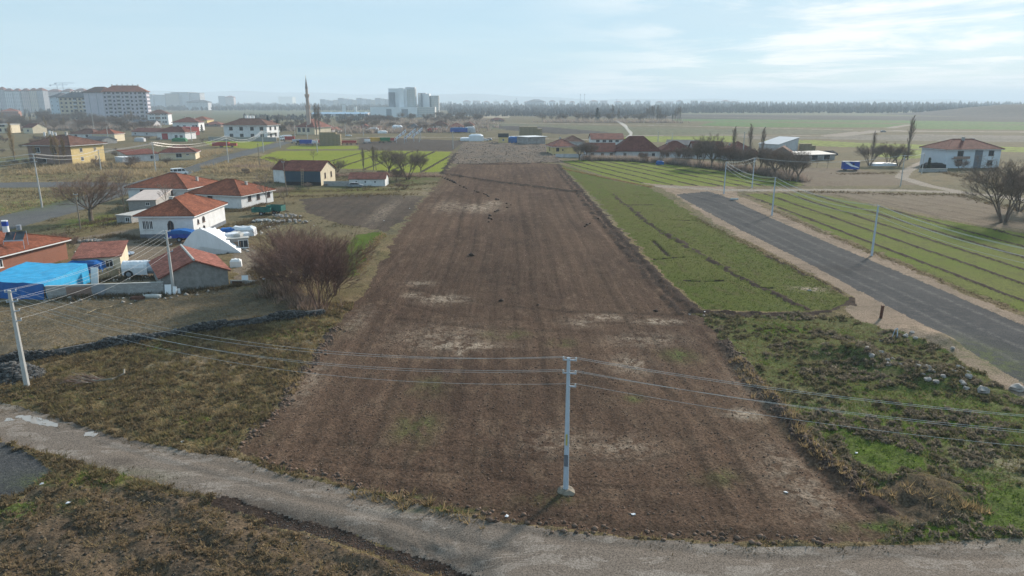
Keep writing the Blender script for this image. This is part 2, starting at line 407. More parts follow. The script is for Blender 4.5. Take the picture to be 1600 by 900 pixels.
paint(GREEN_F, 'far_green_field'); paint(GREEN_F2, 'far_green_field'); paint(GREEN_G, 'far_green_field'); paint(DARK_FAR, 'dark_ploughed_field')
paint(TAN_E, 'tan_field'); paint(TAN_D, 'tan_field')
paint(VERGE, 'road_verge'); paint(GREEN_C, 'roadside_green_field'); paint(GREEN_B, 'striped_green_field')
paint(RUBBLE, 'rubble_field'); paint(FIELD, 'ploughed_field'); paint(GREEN_A, 'green_field'); paint(PATCH, 'grass_patch')
paint([(1000, 286), (1060, 300), (1150, 303), (1150, 293), (1060, 290)], 'road_verge')
paint(GRAVEL, 'gravel_road', True)
for pts, w in TRACKS: paint_line(pts, w, 'dirt_track', True)
paint(ROAD_L, 'asphalt_road', True); paint(ROAD_L2, 'asphalt_road', True); paint(ROAD, 'road', True)
paint_line([(345, 782), (450, 812), (600, 850), (700, 880), (748, 908)], 1.1, 'soil_bank')
# banks of turned soil: line, width, height (metres)
BANKS = [
    ([(872, 257), (922, 313), (980, 379), (1040, 446), (1086, 486)], 1.3, 0.35),
    ([(868, 262), (905, 305), (962, 372), (1022, 444), (1068, 492)], 0.9, 0.25),
    ([(690, 271), (760, 282), (840, 292), (905, 301)], 2.2, 0.50),
    ([(1086, 488), (1200, 491), (1300, 488), (1328, 476), (1330, 468)], 1.2, 0.45),
    ([(1130, 535), (1192, 610), (1262, 692), (1342, 768), (1380, 800)], 1.2, 0.40),
    ([(524, 514), (486, 566), (438, 632)], 0.8, 0.20),
    ([(692, 272), (712, 240)], 2.0, 0.4),
    ([(956, 303), (1010, 345), (1090, 395), (1170, 440), (1262, 484)], 0.75, 0.22),   # bund through the green field
    ([(1320, 462), (1200, 400)], 0.5, 0.12),
    ([(700, 256), (790, 257), (872, 254)], 2.0, 0.4),
]
for pts, w, h in BANKS: paint_line(pts, w, 'soil_bank')
# irrigation bunds: parallel low ridges across the striped fields
def bunds(p0, p1, q, n, w):
    (ax, ay), (bx, by), (qx, qy) = P(*p0), P(*p1), P(*q)
    dx, dy = bx - ax, by - ay; out = []
    for i in range(n):
        k = i / (n - 1); ox, oy = (qx - ax) * k, (qy - ay) * k
        out.append([(ax + ox - dx * 0.6, ay + oy - dy * 0.6), (bx + ox + dx * 0.8, by + oy + dy * 0.8)])
    return out
B_BUND = bunds((905, 260), (1040, 295), (1190, 268), 10, 0.8)
C_BUND = bunds((1185, 312), (1500, 432), (1470, 338), 6, 0.9)
F_BUND = bunds((480, 262), (560, 240), (660, 268), 5, 0.9)
BLINES = []
for L, z in ((B_BUND, 'striped_green_field'), (C_BUND, 'roadside_green_field'), (F_BUND, 'far_green_field')):
    for l in L:
        d = linedist(cx, cy, l, 2); zone[(d < 0.30 + 0.0013 * cy) & (zone == ZI[z])] = ZI['soil_bank']; BLINES.append(l)
# short dug trenches in the near green field
TRENCH = [[(976, 320), (1020, 320)], [(990, 305), (1015, 305)], [(1047, 344), (1088, 345)], [(1022, 405), (1068, 402)], [(1072, 438), (1092, 439)], [(1104, 439), (1128, 438)], [(1192, 450), (1206, 450)], [(1020, 375), (1045, 400)]]
for t in TRENCH: zone[(linedist(cx, cy, P2(t), 1) < 0.33) & (zone == ZI['green_field'])] = ZI['soil_bank']

def zone_vertex_mask(names):
    """soft 0..1 weight per vertex of being inside the named zones"""
    m = np.isin(zone, [ZI[n] for n in names]).reshape(NROW, NCOL).astype(np.float32)
    a = np.zeros((NROW + 1, NCOL + 1), np.float32); c = np.zeros_like(a)
    for i in (0, 1):
        for j in (0, 1):
            a[i:NROW + i, j:NCOL + j] += m; c[i:NROW + i, j:NCOL + j] += 1
    return a / c
VX, VY = GX.ravel(), GY.ravel()
def build_height():
    near = np.clip((200 - VY) / 120, 0, 1)
    z = (fbm(VX, VY, 18, 2, 41) - 0.5) * 0.25 * np.clip((400 - VY) / 200, 0, 1)
    f1 = fbm(VX, VY, 1.6, 4, 3) - 0.5; f2 = fbm(VX, VY, 0.55, 3, 8) - 0.5
    w = zone_vertex_mask(['ploughed_field', 'bare_plot', 'dark_ploughed_field']).ravel()
    wob = (fbm(VX, VY, 60, 2, 77) - 0.5) * 3
    fur = np.sin((VX + wob) * 2 * math.pi / 2.6) * 0.035 + np.sin((VX + wob) * 2 * math.pi / 0.75 + 1) * 0.022
    fur = fur * np.clip((VY - 45) / 60, 0.15, 1)
    z += w * (fur + f1 * 0.16 + f2 * 0.10)
    w = zone_vertex_mask(['rough_grass', 'shrubland', 'bare_ground', 'dirt_paddock', 'grass_patch']).ravel()
    z += w * (f1 * 0.30 + f2 * 0.16) * (0.4 + 0.6 * near)
    w = zone_vertex_mask(['soil_bank']).ravel(); z += w * (f1 * 0.28 + f2 * 0.2)
    w = zone_vertex_mask(['rubble_field']).ravel(); z += w * (fbm(VX, VY, 5, 3, 66) - 0.42) * 1.6
    w = zone_vertex_mask(['bare_ground']).ravel(); z += w * (np.sin((VY * 0.8 + VX * 0.55) * 2.0 + f1 * 3) * 0.10 + f2 * 0.12)
    w = zone_vertex_mask(['road', 'gravel_road', 'asphalt_road', 'asphalt_patch', 'dirt_track']).ravel()
    z = z * (1 - 0.85 * w) - 0.02 * w
    for pts, wd, h in BANKS:
        d = linedist(VX, VY, P2(pts), wd * 2.5); z += h * np.exp(-(d / (wd * 0.55)) ** 2) * (0.75 + 0.9 * f1)
        dd = linedist(VX, VY, [(x - wd * 1.1, y) for x, y in P2(pts)], wd * 2.5); z -= 0.35 * h * np.exp(-(dd / (wd * 0.5)) ** 2) * (VY < 160)
    for l in BLINES:
        d = linedist(VX, VY, l, 2); z += 0.16 * np.exp(-(d / 0.4) ** 2)
    for t in TRENCH:
        d = linedist(VX, VY, P2(t), 1.2); z -= 0.35 * np.exp(-(d / 0.3) ** 2)
    for px, py, r, h in ((1345, 560, 2.3, 0.9), (1455, 590, 3.0, 0.9), (1290, 545, 2.6, 0.5), (1430, 520, 2.5, 0.5), (1470, 535, 2.0, 0.6), (1430, 760, 2.2, 0.35), (1460, 775, 1.8, 0.35), (420, 455, 3.5, 0.9), (445, 470, 3, 0.5), (868, 764, 0.9, 0.25), (590, 395, 2.0, 0.5), (30, 610, 1.2, 0.2), (700, 870, 3.0, -0.3), (640, 845, 2, -0.2)):
        x, y = P(px, py); z += h * np.exp(-((VX - x) ** 2 + (VY - y) ** 2) / (r * r)) * (1 + f1)
    for pts, wd, h in (([(420, 812), (560, 845), (690, 885), (740, 915)], 1.2, -0.35), ([(430, 828), (560, 862), (680, 905)], 0.9, 0.2), ([(100, 470), (330, 468)], 2, 0.15)):
        d = linedist(VX, VY, P2(pts), wd * 3); z += h * np.exp(-(d / wd) ** 2) * (1 + f1)
    # the plain rises imperceptibly to hold the far skyline
    return z
VZ = build_height()
def _attr_blobs(blobs):
    a = np.zeros(VX.shape, np.float32)
    for px, py, rxp, ryp, s in blobs:
        x, y = P(px, py); sx = rxp * depth(px, py) / FPX; y2 = P(px, py - ryp)[1]; sy = max(0.25, y2 - y)
        a = np.maximum(a, s * np.exp(-(((VX - x) / sx) ** 2 + ((VY - y) / sy) ** 2)))
    return a * (0.45 + 1.6 * fbm(VX, VY, 1.1, 4, 55))
PALE = _attr_blobs([(692, 467, 34, 6, 1.0), (660, 443, 26, 4, .5), (645, 462, 16, 4, .7), (720, 539, 62, 6, .85), (720, 548, 6, 10, .8), (1030, 502, 34, 4, 1.0), (945, 495, 30, 5, .8), (905, 505, 26, 6, .55), (985, 570, 30, 14, .55), (970, 700, 50, 18, .4), (880, 690, 60, 22, .3), (1160, 648, 26, 8, .9), (1240, 750, 40, 50, .4), (1180, 600, 36, 40, .35), (745, 325, 34, 6, .75), (770, 318, 14, 4, .9), (700, 322, 24, 8, .5), (690, 525, 80, 20, .35), (1010, 530, 60, 10, .4), (1270, 770, 30, 40, .45), (650, 300, 30, 10, .35), (600, 330, 14, 20, .4), (560, 500, 20, 20, .35), (480, 600, 20, 30, .45), (1265, 452, 24, 4, .8), (1560, 720, 60, 30, .8), (1300, 640, 80, 14, .6), (1280, 615, 50, 10, .4), (330, 560, 120, 20, .35), (480, 530, 30, 16, .6)])
for l in ([(1100, 318), (1180, 352), (1300, 408), (1420, 462), (1600, 545), (1700, 592)], [(1130, 318), (1220, 358), (1330, 405), (1450, 455), (1620, 528), (1720, 572)], [(1090, 322), (1170, 358), (1290, 416), (1410, 474), (1590, 565)]):
    PALE = np.maximum(PALE, .75 * np.exp(-(linedist(VX, VY, P2(l), 1.5) / .3) ** 2))
WEED = _attr_blobs([(1060, 555, 24, 9, .7), (790, 522, 30, 6, .6), (880, 535, 20, 5, .5), (650, 665, 30, 22, .5), (860, 780, 40, 8, .5), (1120, 745, 30, 12, .45), (990, 622, 14, 6, .6), (670, 600, 30, 16, .3), (1340, 690, 50, 26, .9), (1400, 720, 60, 24, .9), (1570, 790, 60, 40, 1.2), (1290, 660, 40, 16, .6), (1215, 515, 40, 5, 1), (1550, 560, 50, 30, .5), (1450, 660, 150, 40, .55), (1500, 830, 120, 10, 1.0), (1380, 825, 60, 8, .8), (130, 750, 90, 14, .8), (30, 800, 40, 16, 1.0), (110, 790, 30, 10, .6), (300, 655, 40, 8, .8), (480, 515, 40, 10, .9), (430, 525, 60, 8, .7), (240, 545, 60, 10, .5), (620, 775, 40, 5, .8), (700, 795, 60, 4, .7), (330, 680, 60, 14, .4), (40, 622, 80, 8, .4), (120, 620, 90, 14, .3), (1240, 480, 60, 6, .6), (460, 296, 70, 8, .5), (560, 296, 60, 5, .7), (145, 345, 45, 10, 1.2), (40, 320, 60, 12, 1.0), (90, 308, 30, 8, .9), (640, 285, 36, 10, .7), (20, 250, 40, 5, .8), (20, 300, 60, 5, .6), (60, 275, 60, 4, .7), (350, 262, 40, 5, .4)])
WEED += 0.75 * zone_vertex_mask(['shrubland']).ravel() * fbm(VX, VY, 4, 3, 91)

# wheel tracks, turning marks and headland passes on the ploughed field; damp patches on the roads
MARKS = [([(640, 452), (760, 474), (880, 486), (1000, 490), (1088, 492)], .5, .9), ([(620, 498), (740, 510), (880, 517), (1060, 528)], .45, .7), ([(600, 470), (720, 494), (860, 502), (1080, 508)], .3, .6),
    ([(716, 262), (722, 330), (700, 420), (660, 520), (600, 640), (560, 740)], .35, .5), ([(738, 262), (748, 330), (732, 420), (700, 520), (652, 640), (620, 760)], .35, .5),
    ([(800, 262), (815, 340), (828, 430), (845, 540), (850, 660)], .35, .55), ([(824, 262), (846, 340), (868, 430), (895, 540), (915, 660)], .35, .55),
    ([(850, 262), (890, 340), (938, 430), (1000, 540), (1075, 680), (1130, 800)], .35, .6), ([(862, 266), (908, 345), (965, 440), (1035, 550), (1120, 680), (1190, 800)], .35, .6),
    ([(480, 690), (640, 700), (820, 716), (1000, 720), (1160, 690), (1230, 650)], .3, .5), ([(450, 715), (640, 730), (830, 752), (1030, 764), (1220, 745)], .3, .55), ([(960, 560), (1040, 610), (1130, 690), (1200, 790)], .3, .6), ([(930, 575), (1010, 630), (1090, 710), (1150, 810)], .3, .5),
    ([(520, 600), (650, 575), (800, 580), (940, 600), (1080, 640)], .4, .4), ([(700, 300), (740, 318), (800, 322), (860, 318)], .5, .5), ([(560, 745), (760, 790), (1000, 826), (1300, 838)], .5, .7),
    ([(150, 690), (300, 733), (450, 772), (620, 812), (800, 858)], .35, .35), ([(120, 668), (300, 716), (480, 758), (700, 806), (900, 845), (1200, 872), (1600, 868)], .4, .35), ([(380, 782), (520, 815), (660, 845), (760, 885)], .6, .7)]
DAMP = np.zeros(VX.shape, np.float32)
for pts, wd, st in MARKS:
    DAMP = np.maximum(DAMP, st * np.exp(-(linedist(VX, VY, P2(pts), 2.5) / wd) ** 2))
    VZ -= .05 * np.exp(-(linedist(VX, VY, P2(pts), 2.5) / wd) ** 2)
for px, py, rxp, ryp, st in ((770, 430, 90, 40, .6), (900, 600, 70, 30, .5), (690, 620, 60, 30, .5), (1010, 660, 60, 24, .5), (560, 690, 60, 22, .5), (1060, 790, 90, 14, .6), (820, 360, 60, 40, .5), (760, 720, 60, 20, .5), (185, 720, 22, 6, .9), (1450, 868, 14, 5, .9), (60, 640, 50, 5, .5), (1300, 420, 60, 8, .5), (300, 850, 80, 16, .7), (140, 825, 60, 10, .7), (330, 470, 90, 8, .5), (640, 870, 60, 12, .9)):
    x, y = P(px, py); sx = rxp * depth(px, py) / FPX; sy = max(.25, P(px, py - ryp)[1] - y); DAMP = np.maximum(DAMP, st * np.exp(-(((VX - x) / sx) ** 2 + ((VY - y) / sy) ** 2)))
DAMP = DAMP * (.3 + 1.4 * fbm(VX, VY, 1.4, 4, 63))
SOIL = (0.115, 0.077, 0.062)
GM = {
 'ground': gmat('ground_dry', (0.1162, 0.1005, 0.0587), (0.1458, 0.1145, 0.0674), (0.0771, 0.0719, 0.0458), 0.02, 0.15, 2.0, 0.1),
 'rough_grass': gmat('ground_rough_grass', (0.1615, 0.1207, 0.0697), (0.1275, 0.1037, 0.0527), (0.0723, 0.0578, 0.0340), 0.15, 0.9, 6, 0.12, weed=(0.10, 0.12, 0.022)),
 'ploughed_field': gmat('soil_ploughed', (0.0955, 0.0615, 0.0428), (0.0632, 0.0402, 0.0291), (0.1229, 0.0838, 0.0582), 0.07, 0.6, 5, 0.12, stretch=(1, 0.45, 1), speck=0.22, streak=0.15),
 'road': gmat('road_worn', (0.1637, 0.1320, 0.1074), (0.1390, 0.1162, 0.0986), (0.2112, 0.1804, 0.1549), 0.06, 0.5, 12, 0.015, rough=0.85, sharp=True, stretch=(0.55, 1.3, 1)),
 'gravel_road': gmat('road_gravel', (0.0643, 0.0643, 0.0654), (0.0520, 0.0526, 0.0551), (0.0857, 0.0814, 0.0784), 0.12, 0.8, 9, 0.04, pale=(0.125, 0.118, 0.11)),
 'road_verge': gmat('soil_sandy', (0.2392, 0.1794, 0.1334), (0.1932, 0.1472, 0.1104), (0.1288, 0.1030, 0.0736), 0.15, 0.7, 7, 0.05),
 'green_field': gmat('crop_green', (0.0647, 0.0827, 0.0158), (0.0836, 0.0877, 0.0224), (0.0766, 0.0660, 0.0277), 0.05, 0.6, 7, 0.06, stretch=(1, 0.4, 1)),
 'striped_green_field': gmat('crop_striped', (0.1183, 0.1472, 0.0218), (0.1361, 0.1506, 0.0349), (0.0918, 0.1111, 0.0243), 0.06, 0.5, 6, 0.05),
 'roadside_green_field': gmat('crop_roadside', (0.0901, 0.1172, 0.0178), (0.1029, 0.1120, 0.0279), (0.0782, 0.0782, 0.0285), 0.05, 0.5, 6, 0.05),
 'tan_field': gmat('soil_tan', (0.1513, 0.1216, 0.0875), (0.1351, 0.1036, 0.0756), (0.1023, 0.0794, 0.0573), 0.05, 0.4, 4, 0.05),
 'bare_plot': gmat('soil_plot', (0.0680, 0.0528, 0.0432), (0.0880, 0.0664, 0.0528), (0.0520, 0.0464, 0.0336), 0.1, 0.7, 5, 0.1, speck=0.3),
 'dirt_paddock': gmat('soil_paddock', (0.1410, 0.1126, 0.0776), (0.0953, 0.0811, 0.0585), (0.1728, 0.1397, 0.0925), 0.12, 0.8, 6, 0.07),
 'grass_patch': gmat('grass_fresh', (0.0712, 0.1072, 0.0136), (0.0607, 0.0907, 0.0175), (0.0780, 0.0780, 0.0240), 0.2, 1.0, 6, 0.08),
 'far_green_field': gmat('crop_lime', (0.1810, 0.1982, 0.0258), (0.1545, 0.1832, 0.0233), (0.1968, 0.1910, 0.0473), 0.04, 0.3, 3, 0.04),
 'dark_ploughed_field': gmat('soil_dark', (0.0680, 0.0544, 0.0464), (0.0800, 0.0640, 0.0528), (0.0560, 0.0448, 0.0384), 0.05, 0.3, 3, 0.1),
 'rubble_field': gmat('soil_rubble', (0.1400, 0.1145, 0.0941), (0.1677, 0.1269, 0.0963), (0.0956, 0.0834, 0.0701), 0.06, 0.5, 3, 0.25),
 'bare_ground': gmat('soil_bare', (0.1230, 0.0886, 0.0590), (0.0886, 0.0656, 0.0451), (0.0492, 0.0385, 0.0295), 0.25, 1.0, 6, 0.14),
 'asphalt_patch': gmat('asphalt_dark', (0.060, 0.061, 0.063), (0.046, 0.047, 0.049), (0.10, 0.098, 0.095), 0.4, 2.5, 9, 0.05),
 'asphalt_road': gmat('asphalt_grey', (0.1062, 0.1062, 0.1062), (0.0892, 0.0892, 0.0918), (0.1275, 0.1258, 0.1232), 0.1, 0.6, 8, 0.01),
 'dirt_track': gmat('soil_track', (0.25, 0.215, 0.18), (0.22, 0.185, 0.15), (0.18, 0.15, 0.12), 0.05, 0.4, 3, 0.04),
 'soil_bank': gmat('soil_bank', (0.0368, 0.0264, 0.0216), (0.0480, 0.0344, 0.0280), (0.0624, 0.0456, 0.0360), 0.3, 1.2, 6, 0.12, weed=(0.06, 0.04, 0.03)),
 'shrubland': gmat('ground_shrub', (0.1020, 0.0935, 0.0442), (0.0850, 0.0892, 0.0382), (0.0595, 0.0578, 0.0306), 0.2, 0.9, 6, 0.10, weed=(0.072, 0.108, 0.016), pale=(0.22, 0.18, 0.135)),
 'yard': gmat('soil_yard', (0.165, 0.130, 0.098), (0.14, 0.112, 0.085), (0.20, 0.16, 0.11), 0.15, 0.8, 5, 0.05),
 'dry_meadow': gmat('meadow_dry', (0.215, 0.170, 0.100), (0.165, 0.140, 0.082), (0.12, 0.105, 0.065), 0.04, 0.4, 3, 0.10, weed=(0.13, 0.15, 0.04)),
 'far_dark': gmat('far_soil', (0.055, 0.050, 0.047), (0.065, 0.058, 0.052), (0.08, 0.07, 0.06), 0.006, 0.03, 0.2, 0),
 'far_green': gmat('far_crop', (0.075, 0.135, 0.040), (0.085, 0.13, 0.045), (0.11, 0.13, 0.06), 0.006, 0.03, 0.2, 0),
 'far_olive': gmat('far_pasture', (0.110, 0.115, 0.068), (0.125, 0.115, 0.078), (0.09, 0.088, 0.06), 0.006, 0.03, 0.2, 0),
 'far_lime': gmat('far_sprouts', (0.175, 0.200, 0.040), (0.16, 0.18, 0.045), (0.14, 0.16, 0.05), 0.008, 0.05, 0.3, 0),
 'far_rubble': gmat('far_rough', (0.18, 0.155, 0.13), (0.14, 0.125, 0.10), (0.11, 0.10, 0.08), 0.02, 0.08, 0.4, 0),
 'far_sand': gmat('far_sandy', (0.30, 0.25, 0.18), (0.27, 0.22, 0.16), (0.24, 0.20, 0.15), 0.02, 0.08, 0.3, 0),
}
vid = np.arange((NROW + 1) * (NCOL + 1)).reshape(NROW + 1, NCOL + 1)
quads = np.stack([vid[:-1, :-1].ravel(), vid[:-1, 1:].ravel(), vid[1:, 1:].ravel(), vid[1:, :-1].ravel()], 1)
FIELD_NAMES = {'far_dark': 'distant_ploughland', 'far_green': 'distant_crop_field', 'far_olive': 'distant_pasture', 'far_lime': 'distant_lime_green_field', 'far_rubble': 'distant_rough_ground', 'far_sand': 'distant_sandy_slope', 'ground': 'ground'}
for zi, zname in enumerate(ZN):
    q = quads[zone == zi]
    if not len(q): continue
    used, inv = np.unique(q, return_inverse=True)
    me = bpy.data.meshes.new(zname)
    me.vertices.add(len(used)); co = np.stack([VX[used], VY[used], VZ[used]], 1).astype(np.float32)
    me.vertices.foreach_set('co', co.ravel())
    me.loops.add(len(q) * 4); me.loops.foreach_set('vertex_index', inv.ravel().astype(np.int32))
    me.polygons.add(len(q)); me.polygons.foreach_set('loop_start', np.arange(0, len(q) * 4, 4, dtype=np.int32))
    me.polygons.foreach_set('use_smooth', np.ones(len(q), bool))
    for nm, arr in (('pale', PALE), ('weed', WEED), ('damp', DAMP)):
        a = me.attributes.new(nm, 'FLOAT', 'POINT'); a.data.foreach_set('value', arr[used].astype(np.float32))
    me.materials.append(GM[zname]); me.update(calc_edges=True)
    o = link(FIELD_NAMES.get(zname, zname), me); tag(o, kind='structure')
# the sheet that carries the ground on to the horizon and behind the viewer
b = MB(); b.add([(-16000, -3000, -0.8), (16000, -3000, -0.8), (16000, 15200, -0.8), (-16000, 15200, -0.8)], [(0, 1, 2, 3)])
tag(b.build('terrain', GM['far_olive']), kind='structure')

def ground_z(x, y):
    """height of the sheet under a point"""
    i = int(np.clip(np.searchsorted(ys, y) - 1, 0, NROW - 1)); u = x / (0.95 * y + 8.0)
    j = int(np.clip((u + 1) * 0.5 * NCOL, 0, NCOL - 1))
    return float(VZ.reshape(NROW + 1, NCOL + 1)[i:i + 2, j:j + 2].mean())
def zone_at(X, Y):
    i = np.clip(np.searchsorted(ys, Y) - 1, 0, NROW - 1); u = X / (0.95 * Y + 8.0)
    j = np.clip(((u + 1) * 0.5 * NCOL).astype(int), 0, NCOL - 1)
    return zone.reshape(NROW, NCOL)[i, j], VZ.reshape(NROW + 1, NCOL + 1)[i, j], WEED.reshape(NROW + 1, NCOL + 1)[i, j], PALE.reshape(NROW + 1, NCOL + 1)[i, j]

# ------------------------------------------------------------------ object materials
M_WHITE = plain('plaster_white', (0.64, 0.645, 0.65), 0.8, 0.10, 0.8, dirt=(0.36, 0.33, 0.30))
M_CREAM = plain('plaster_cream', (0.60, 0.52, 0.38), 0.85, 0.08, 0.8, dirt=(0.40, 0.33, 0.24))
M_YELLOW = plain('plaster_yellow', (0.62, 0.47, 0.22), 0.85, 0.08, 0.8, dirt=(0.40, 0.30, 0.16))
M_GREYWALL = plain('render_grey', (0.30, 0.29, 0.28), 0.9, 0.18, 0.9, dirt=(0.18, 0.17, 0.16))
M_PALEGREY = plain('render_pale', (0.50, 0.49, 0.50), 0.9, 0.10, 0.6, dirt=(0.33, 0.31, 0.30))
M_LILAC = plain('render_lilac', (0.50, 0.47, 0.52), 0.9, 0.06, 0.2)
M_BEIGE = plain('render_beige', (0.52, 0.44, 0.34), 0.9, 0.08, 0.2)
M_BROWNW = plain('render_brown', (0.26, 0.18, 0.13), 0.9, 0.12, 0.3)
M_CONC = plain('concrete', (0.42, 0.41, 0.39), 0.9, 0.15, 1.2, dirt=(0.24, 0.22, 0.20))
M_PLINTH = plain('plinth_dark', (0.14, 0.155, 0.18), 0.85, 0.15, 1.0)
M_NAVY = plain('sheet_navy', (0.030, 0.060, 0.090), 0.55, 0.12, 0.4, stretch=(6, 6, 0.3))
M_TRIM = plain('trim_white', (0.72, 0.72, 0.72), 0.6, 0.05, 2)
M_GLASS = plain('glass_dark', (0.035, 0.042, 0.052), 0.12, 0.3, 1.0)
M_FRAME = plain('frame_brown', (0.16, 0.10, 0.075), 0.6, 0.2, 3)
M_REDW = plain('paint_red', (0.36, 0.05, 0.045), 0.7, 0.15, 1.0, dirt=(0.22, 0.05, 0.05))
M_GREENP = plain('paint_green', (0.02, 0.16, 0.06), 0.6, 0.25, 1.0)
M_TEAL = plain('paint_teal', (0.02, 0.12, 0.10), 0.6, 0.25, 1.0)
M_BLUEP = plain('paint_blue', (0.015, 0.06, 0.32), 0.5, 0.2, 1.0)
M_YELP = plain('paint_yellow', (0.55, 0.32, 0.05), 0.6, 0.25, 1.0, dirt=(0.3, 0.15, 0.04))
M_WHITEP = plain('paint_white', (0.75, 0.76, 0.78), 0.35, 0.05, 1.0)
M_GREYP = plain('paint_grey', (0.25, 0.27, 0.30), 0.4, 0.1, 1.0)
M_TYRE = plain('rubber', (0.02, 0.02, 0.02), 0.9, 0.3, 2)
M_METAL = plain('galvanised', (0.40, 0.46, 0.54), 0.55, 0.08, 1.2, metal=0.25, dirt=(0.30, 0.33, 0.37))
M_POLE = plain('pole_paint', (0.43, 0.49, 0.56), 0.6, 0.07, 0.8, dirt=(0.36, 0.39, 0.42))
M_POLEC = plain('pole_concrete', (0.46, 0.45, 0.43), 0.85, 0.1, 1.0)
M_INSUL = plain('insulator', (0.55, 0.55, 0.55), 0.4, 0.1, 2)
M_WIRE = plain('wire_alu', (0.62, 0.60, 0.58), 0.5, 0.05, 1, metal=0.2)
M_WOOD = plain('wood_grey', (0.22, 0.18, 0.14), 0.9, 0.3, 2, stretch=(4, 4, 0.5))
M_RUST = plain('rusty_iron', (0.10, 0.045, 0.03), 0.9, 0.4, 4)
M_TARP = plain('tarp_blue', (0.008, 0.10, 0.33), 0.5, 0.18, 0.9, bump=0.1)
M_TARPC = plain('tarp_cyan', (0.02, 0.30, 0.55), 0.5, 0.12, 0.9, bump=0.1)
M_PLASTIC = plain('plastic_sheet', (0.66, 0.67, 0.70), 0.55, 0.06, 0.7, bump=0.12, stretch=(1.5, 1.5, 0.4))
M_STONE = plain('basalt', (0.070, 0.068, 0.066), 0.95, 0.3, 3, island=0.75)
M_ROCK = plain('pale_rock', (0.32, 0.285, 0.26), 0.95, 0.25, 2.5)
M_CLOD = plain('soil_clod', (0.130, 0.088, 0.066), 0.97, 0.25, 4, island=0.35)
M_STRAW = plain('straw', (0.34, 0.27, 0.17), 0.95, 0.25, 3, island=0.4)
M_HAY = plain('hay', (0.25, 0.20, 0.125), 0.95, 0.2, 1.2, bump=0.1, island=0.25)
M_DUNG = plain('manure', (0.10, 0.06, 0.03), 0.97, 0.4, 2.0, bump=0.2)
M_BARK = plain('bark', (0.16, 0.125, 0.10), 0.95, 0.3, 3, stretch=(1, 1, 0.3))
M_BARKP = plain('bark_pale', (0.22, 0.19, 0.15), 0.95, 0.25, 3)
M_TWIG = leafy('twig_brown', (0.29, 0.21, 0.165))
M_TWIGG = leafy('twig_grey', (0.28, 0.23, 0.195))
M_TWIGR = leafy('twig_red', (0.245, 0.160, 0.132))
M_TWIGY = leafy('twig_straw', (0.36, 0.275, 0.165))
M_CONIF = leafy('conifer', (0.022, 0.040, 0.020))
M_SLATE = plain('roof_slate', (0.10, 0.095, 0.10), 0.85, 0.2, 0.5)
def roof_mat(name, col, pitch=0.34, dark=None):
    """clay tiles: courses in relief across the slope, tile-to-tile colour change"""
    m, nt, b = new_mat(name)
    co = nt.nodes.new('ShaderNodeTexCoord').outputs['Object']
    br = nt.nodes.new('ShaderNodeTexBrick'); br.inputs['Scale'].default_value = 1.0
    br.inputs['Brick Width'].default_value = 0.26; br.inputs['Row Height'].default_value = pitch
    br.inputs['Mortar Size'].default_value = 0.02; br.inputs['Mortar Smooth'].default_value = 0.6; br.offset = 0.5
    br.inputs['Color1'].default_value = (*[c * 0.72 for c in col], 1); br.inputs['Color2'].default_value = (*[c * 1.25 for c in col], 1)
    br.inputs['Mortar'].default_value = (*[c * 0.45 for c in col], 1)
    nt.links.new(co, br.inputs[0])
    n = nnoise(nt, 0.5, 7, 0.7, 0.4, co)
    c = nmix(nt, nrange(nt, n, 0.42, 0.66, 0, 0.8), br.outputs[0], dark or tuple(v * 0.45 for v in col))
    c = nmix(nt, nrange(nt, nnoise(nt, 1.7, 5, 0.7, 0.2, co), 0.5, 0.75, 0, 0.35), c, tuple(v * 1.5 for v in col))
    nt.links.new(c, b.inputs['Base Color']); b.inputs['Roughness'].default_value = 0.9; b.inputs['Specular IOR Level'].default_value = 0.15
    nbump(nt, b, br.outputs['Fac'], 0.7, -0.05); MATS[name] = m; return m
M_TILE = roof_mat('tile_orange', (0.245, 0.083, 0.047))
M_TILED = roof_mat('tile_maroon', (0.17, 0.060, 0.045))
M_TILEB = roof_mat('tile_brown', (0.16, 0.080, 0.058))
M_TILER = roof_mat('tile_rose', (0.25, 0.10, 0.075))
def block_mat(name, c1, c2, mortar, w=0.4, h=0.2):
    m, nt, b = new_mat(name); co = nt.nodes.new('ShaderNodeTexCoord').outputs['Object']
    sp = nt.nodes.new('ShaderNodeSeparateXYZ'); nt.links.new(co, sp.inputs[0])
    ad = nt.nodes.new('ShaderNodeMath'); nt.links.new(sp.outputs[0], ad.inputs[0]); nt.links.new(sp.outputs[1], ad.inputs[1])
    cb = nt.nodes.new('ShaderNodeCombineXYZ'); nt.links.new(ad.outputs[0], cb.inputs[0]); nt.links.new(sp.outputs[2], cb.inputs[1])
    br = nt.nodes.new('ShaderNodeTexBrick'); br.inputs['Scale'].default_value = 1; br.inputs['Brick Width'].default_value = w; br.inputs['Row Height'].default_value = h
    br.inputs['Mortar Size'].default_value = 0.012; br.inputs['Color1'].default_value = (*c1, 1); br.inputs['Color2'].default_value = (*c2, 1); br.inputs['Mortar'].default_value = (*mortar, 1)
    nt.links.new(cb.outputs[0], br.inputs[0])
    c = nmix(nt, nrange(nt, nnoise(nt, 0.9, 7, 0.7, 0.3, co), 0.5, 0.75, 0, 0.5), br.outputs[0], tuple(v * 0.55 for v in c1))
    nt.links.new(c, b.inputs['Base Color']); b.inputs['Roughness'].default_value = 0.92; nbump(nt, b, br.outputs['Fac'], 0.5, -0.02); MATS[name] = m; return m
M_BLOCK = block_mat('block_grey', (0.40, 0.39, 0.38), (0.30, 0.29, 0.28), (0.22, 0.21, 0.20))
M_BRICK = block_mat('brick_red', (0.30, 0.11, 0.065), (0.24, 0.085, 0.05), (0.24, 0.17, 0.13), 0.25, 0.1)
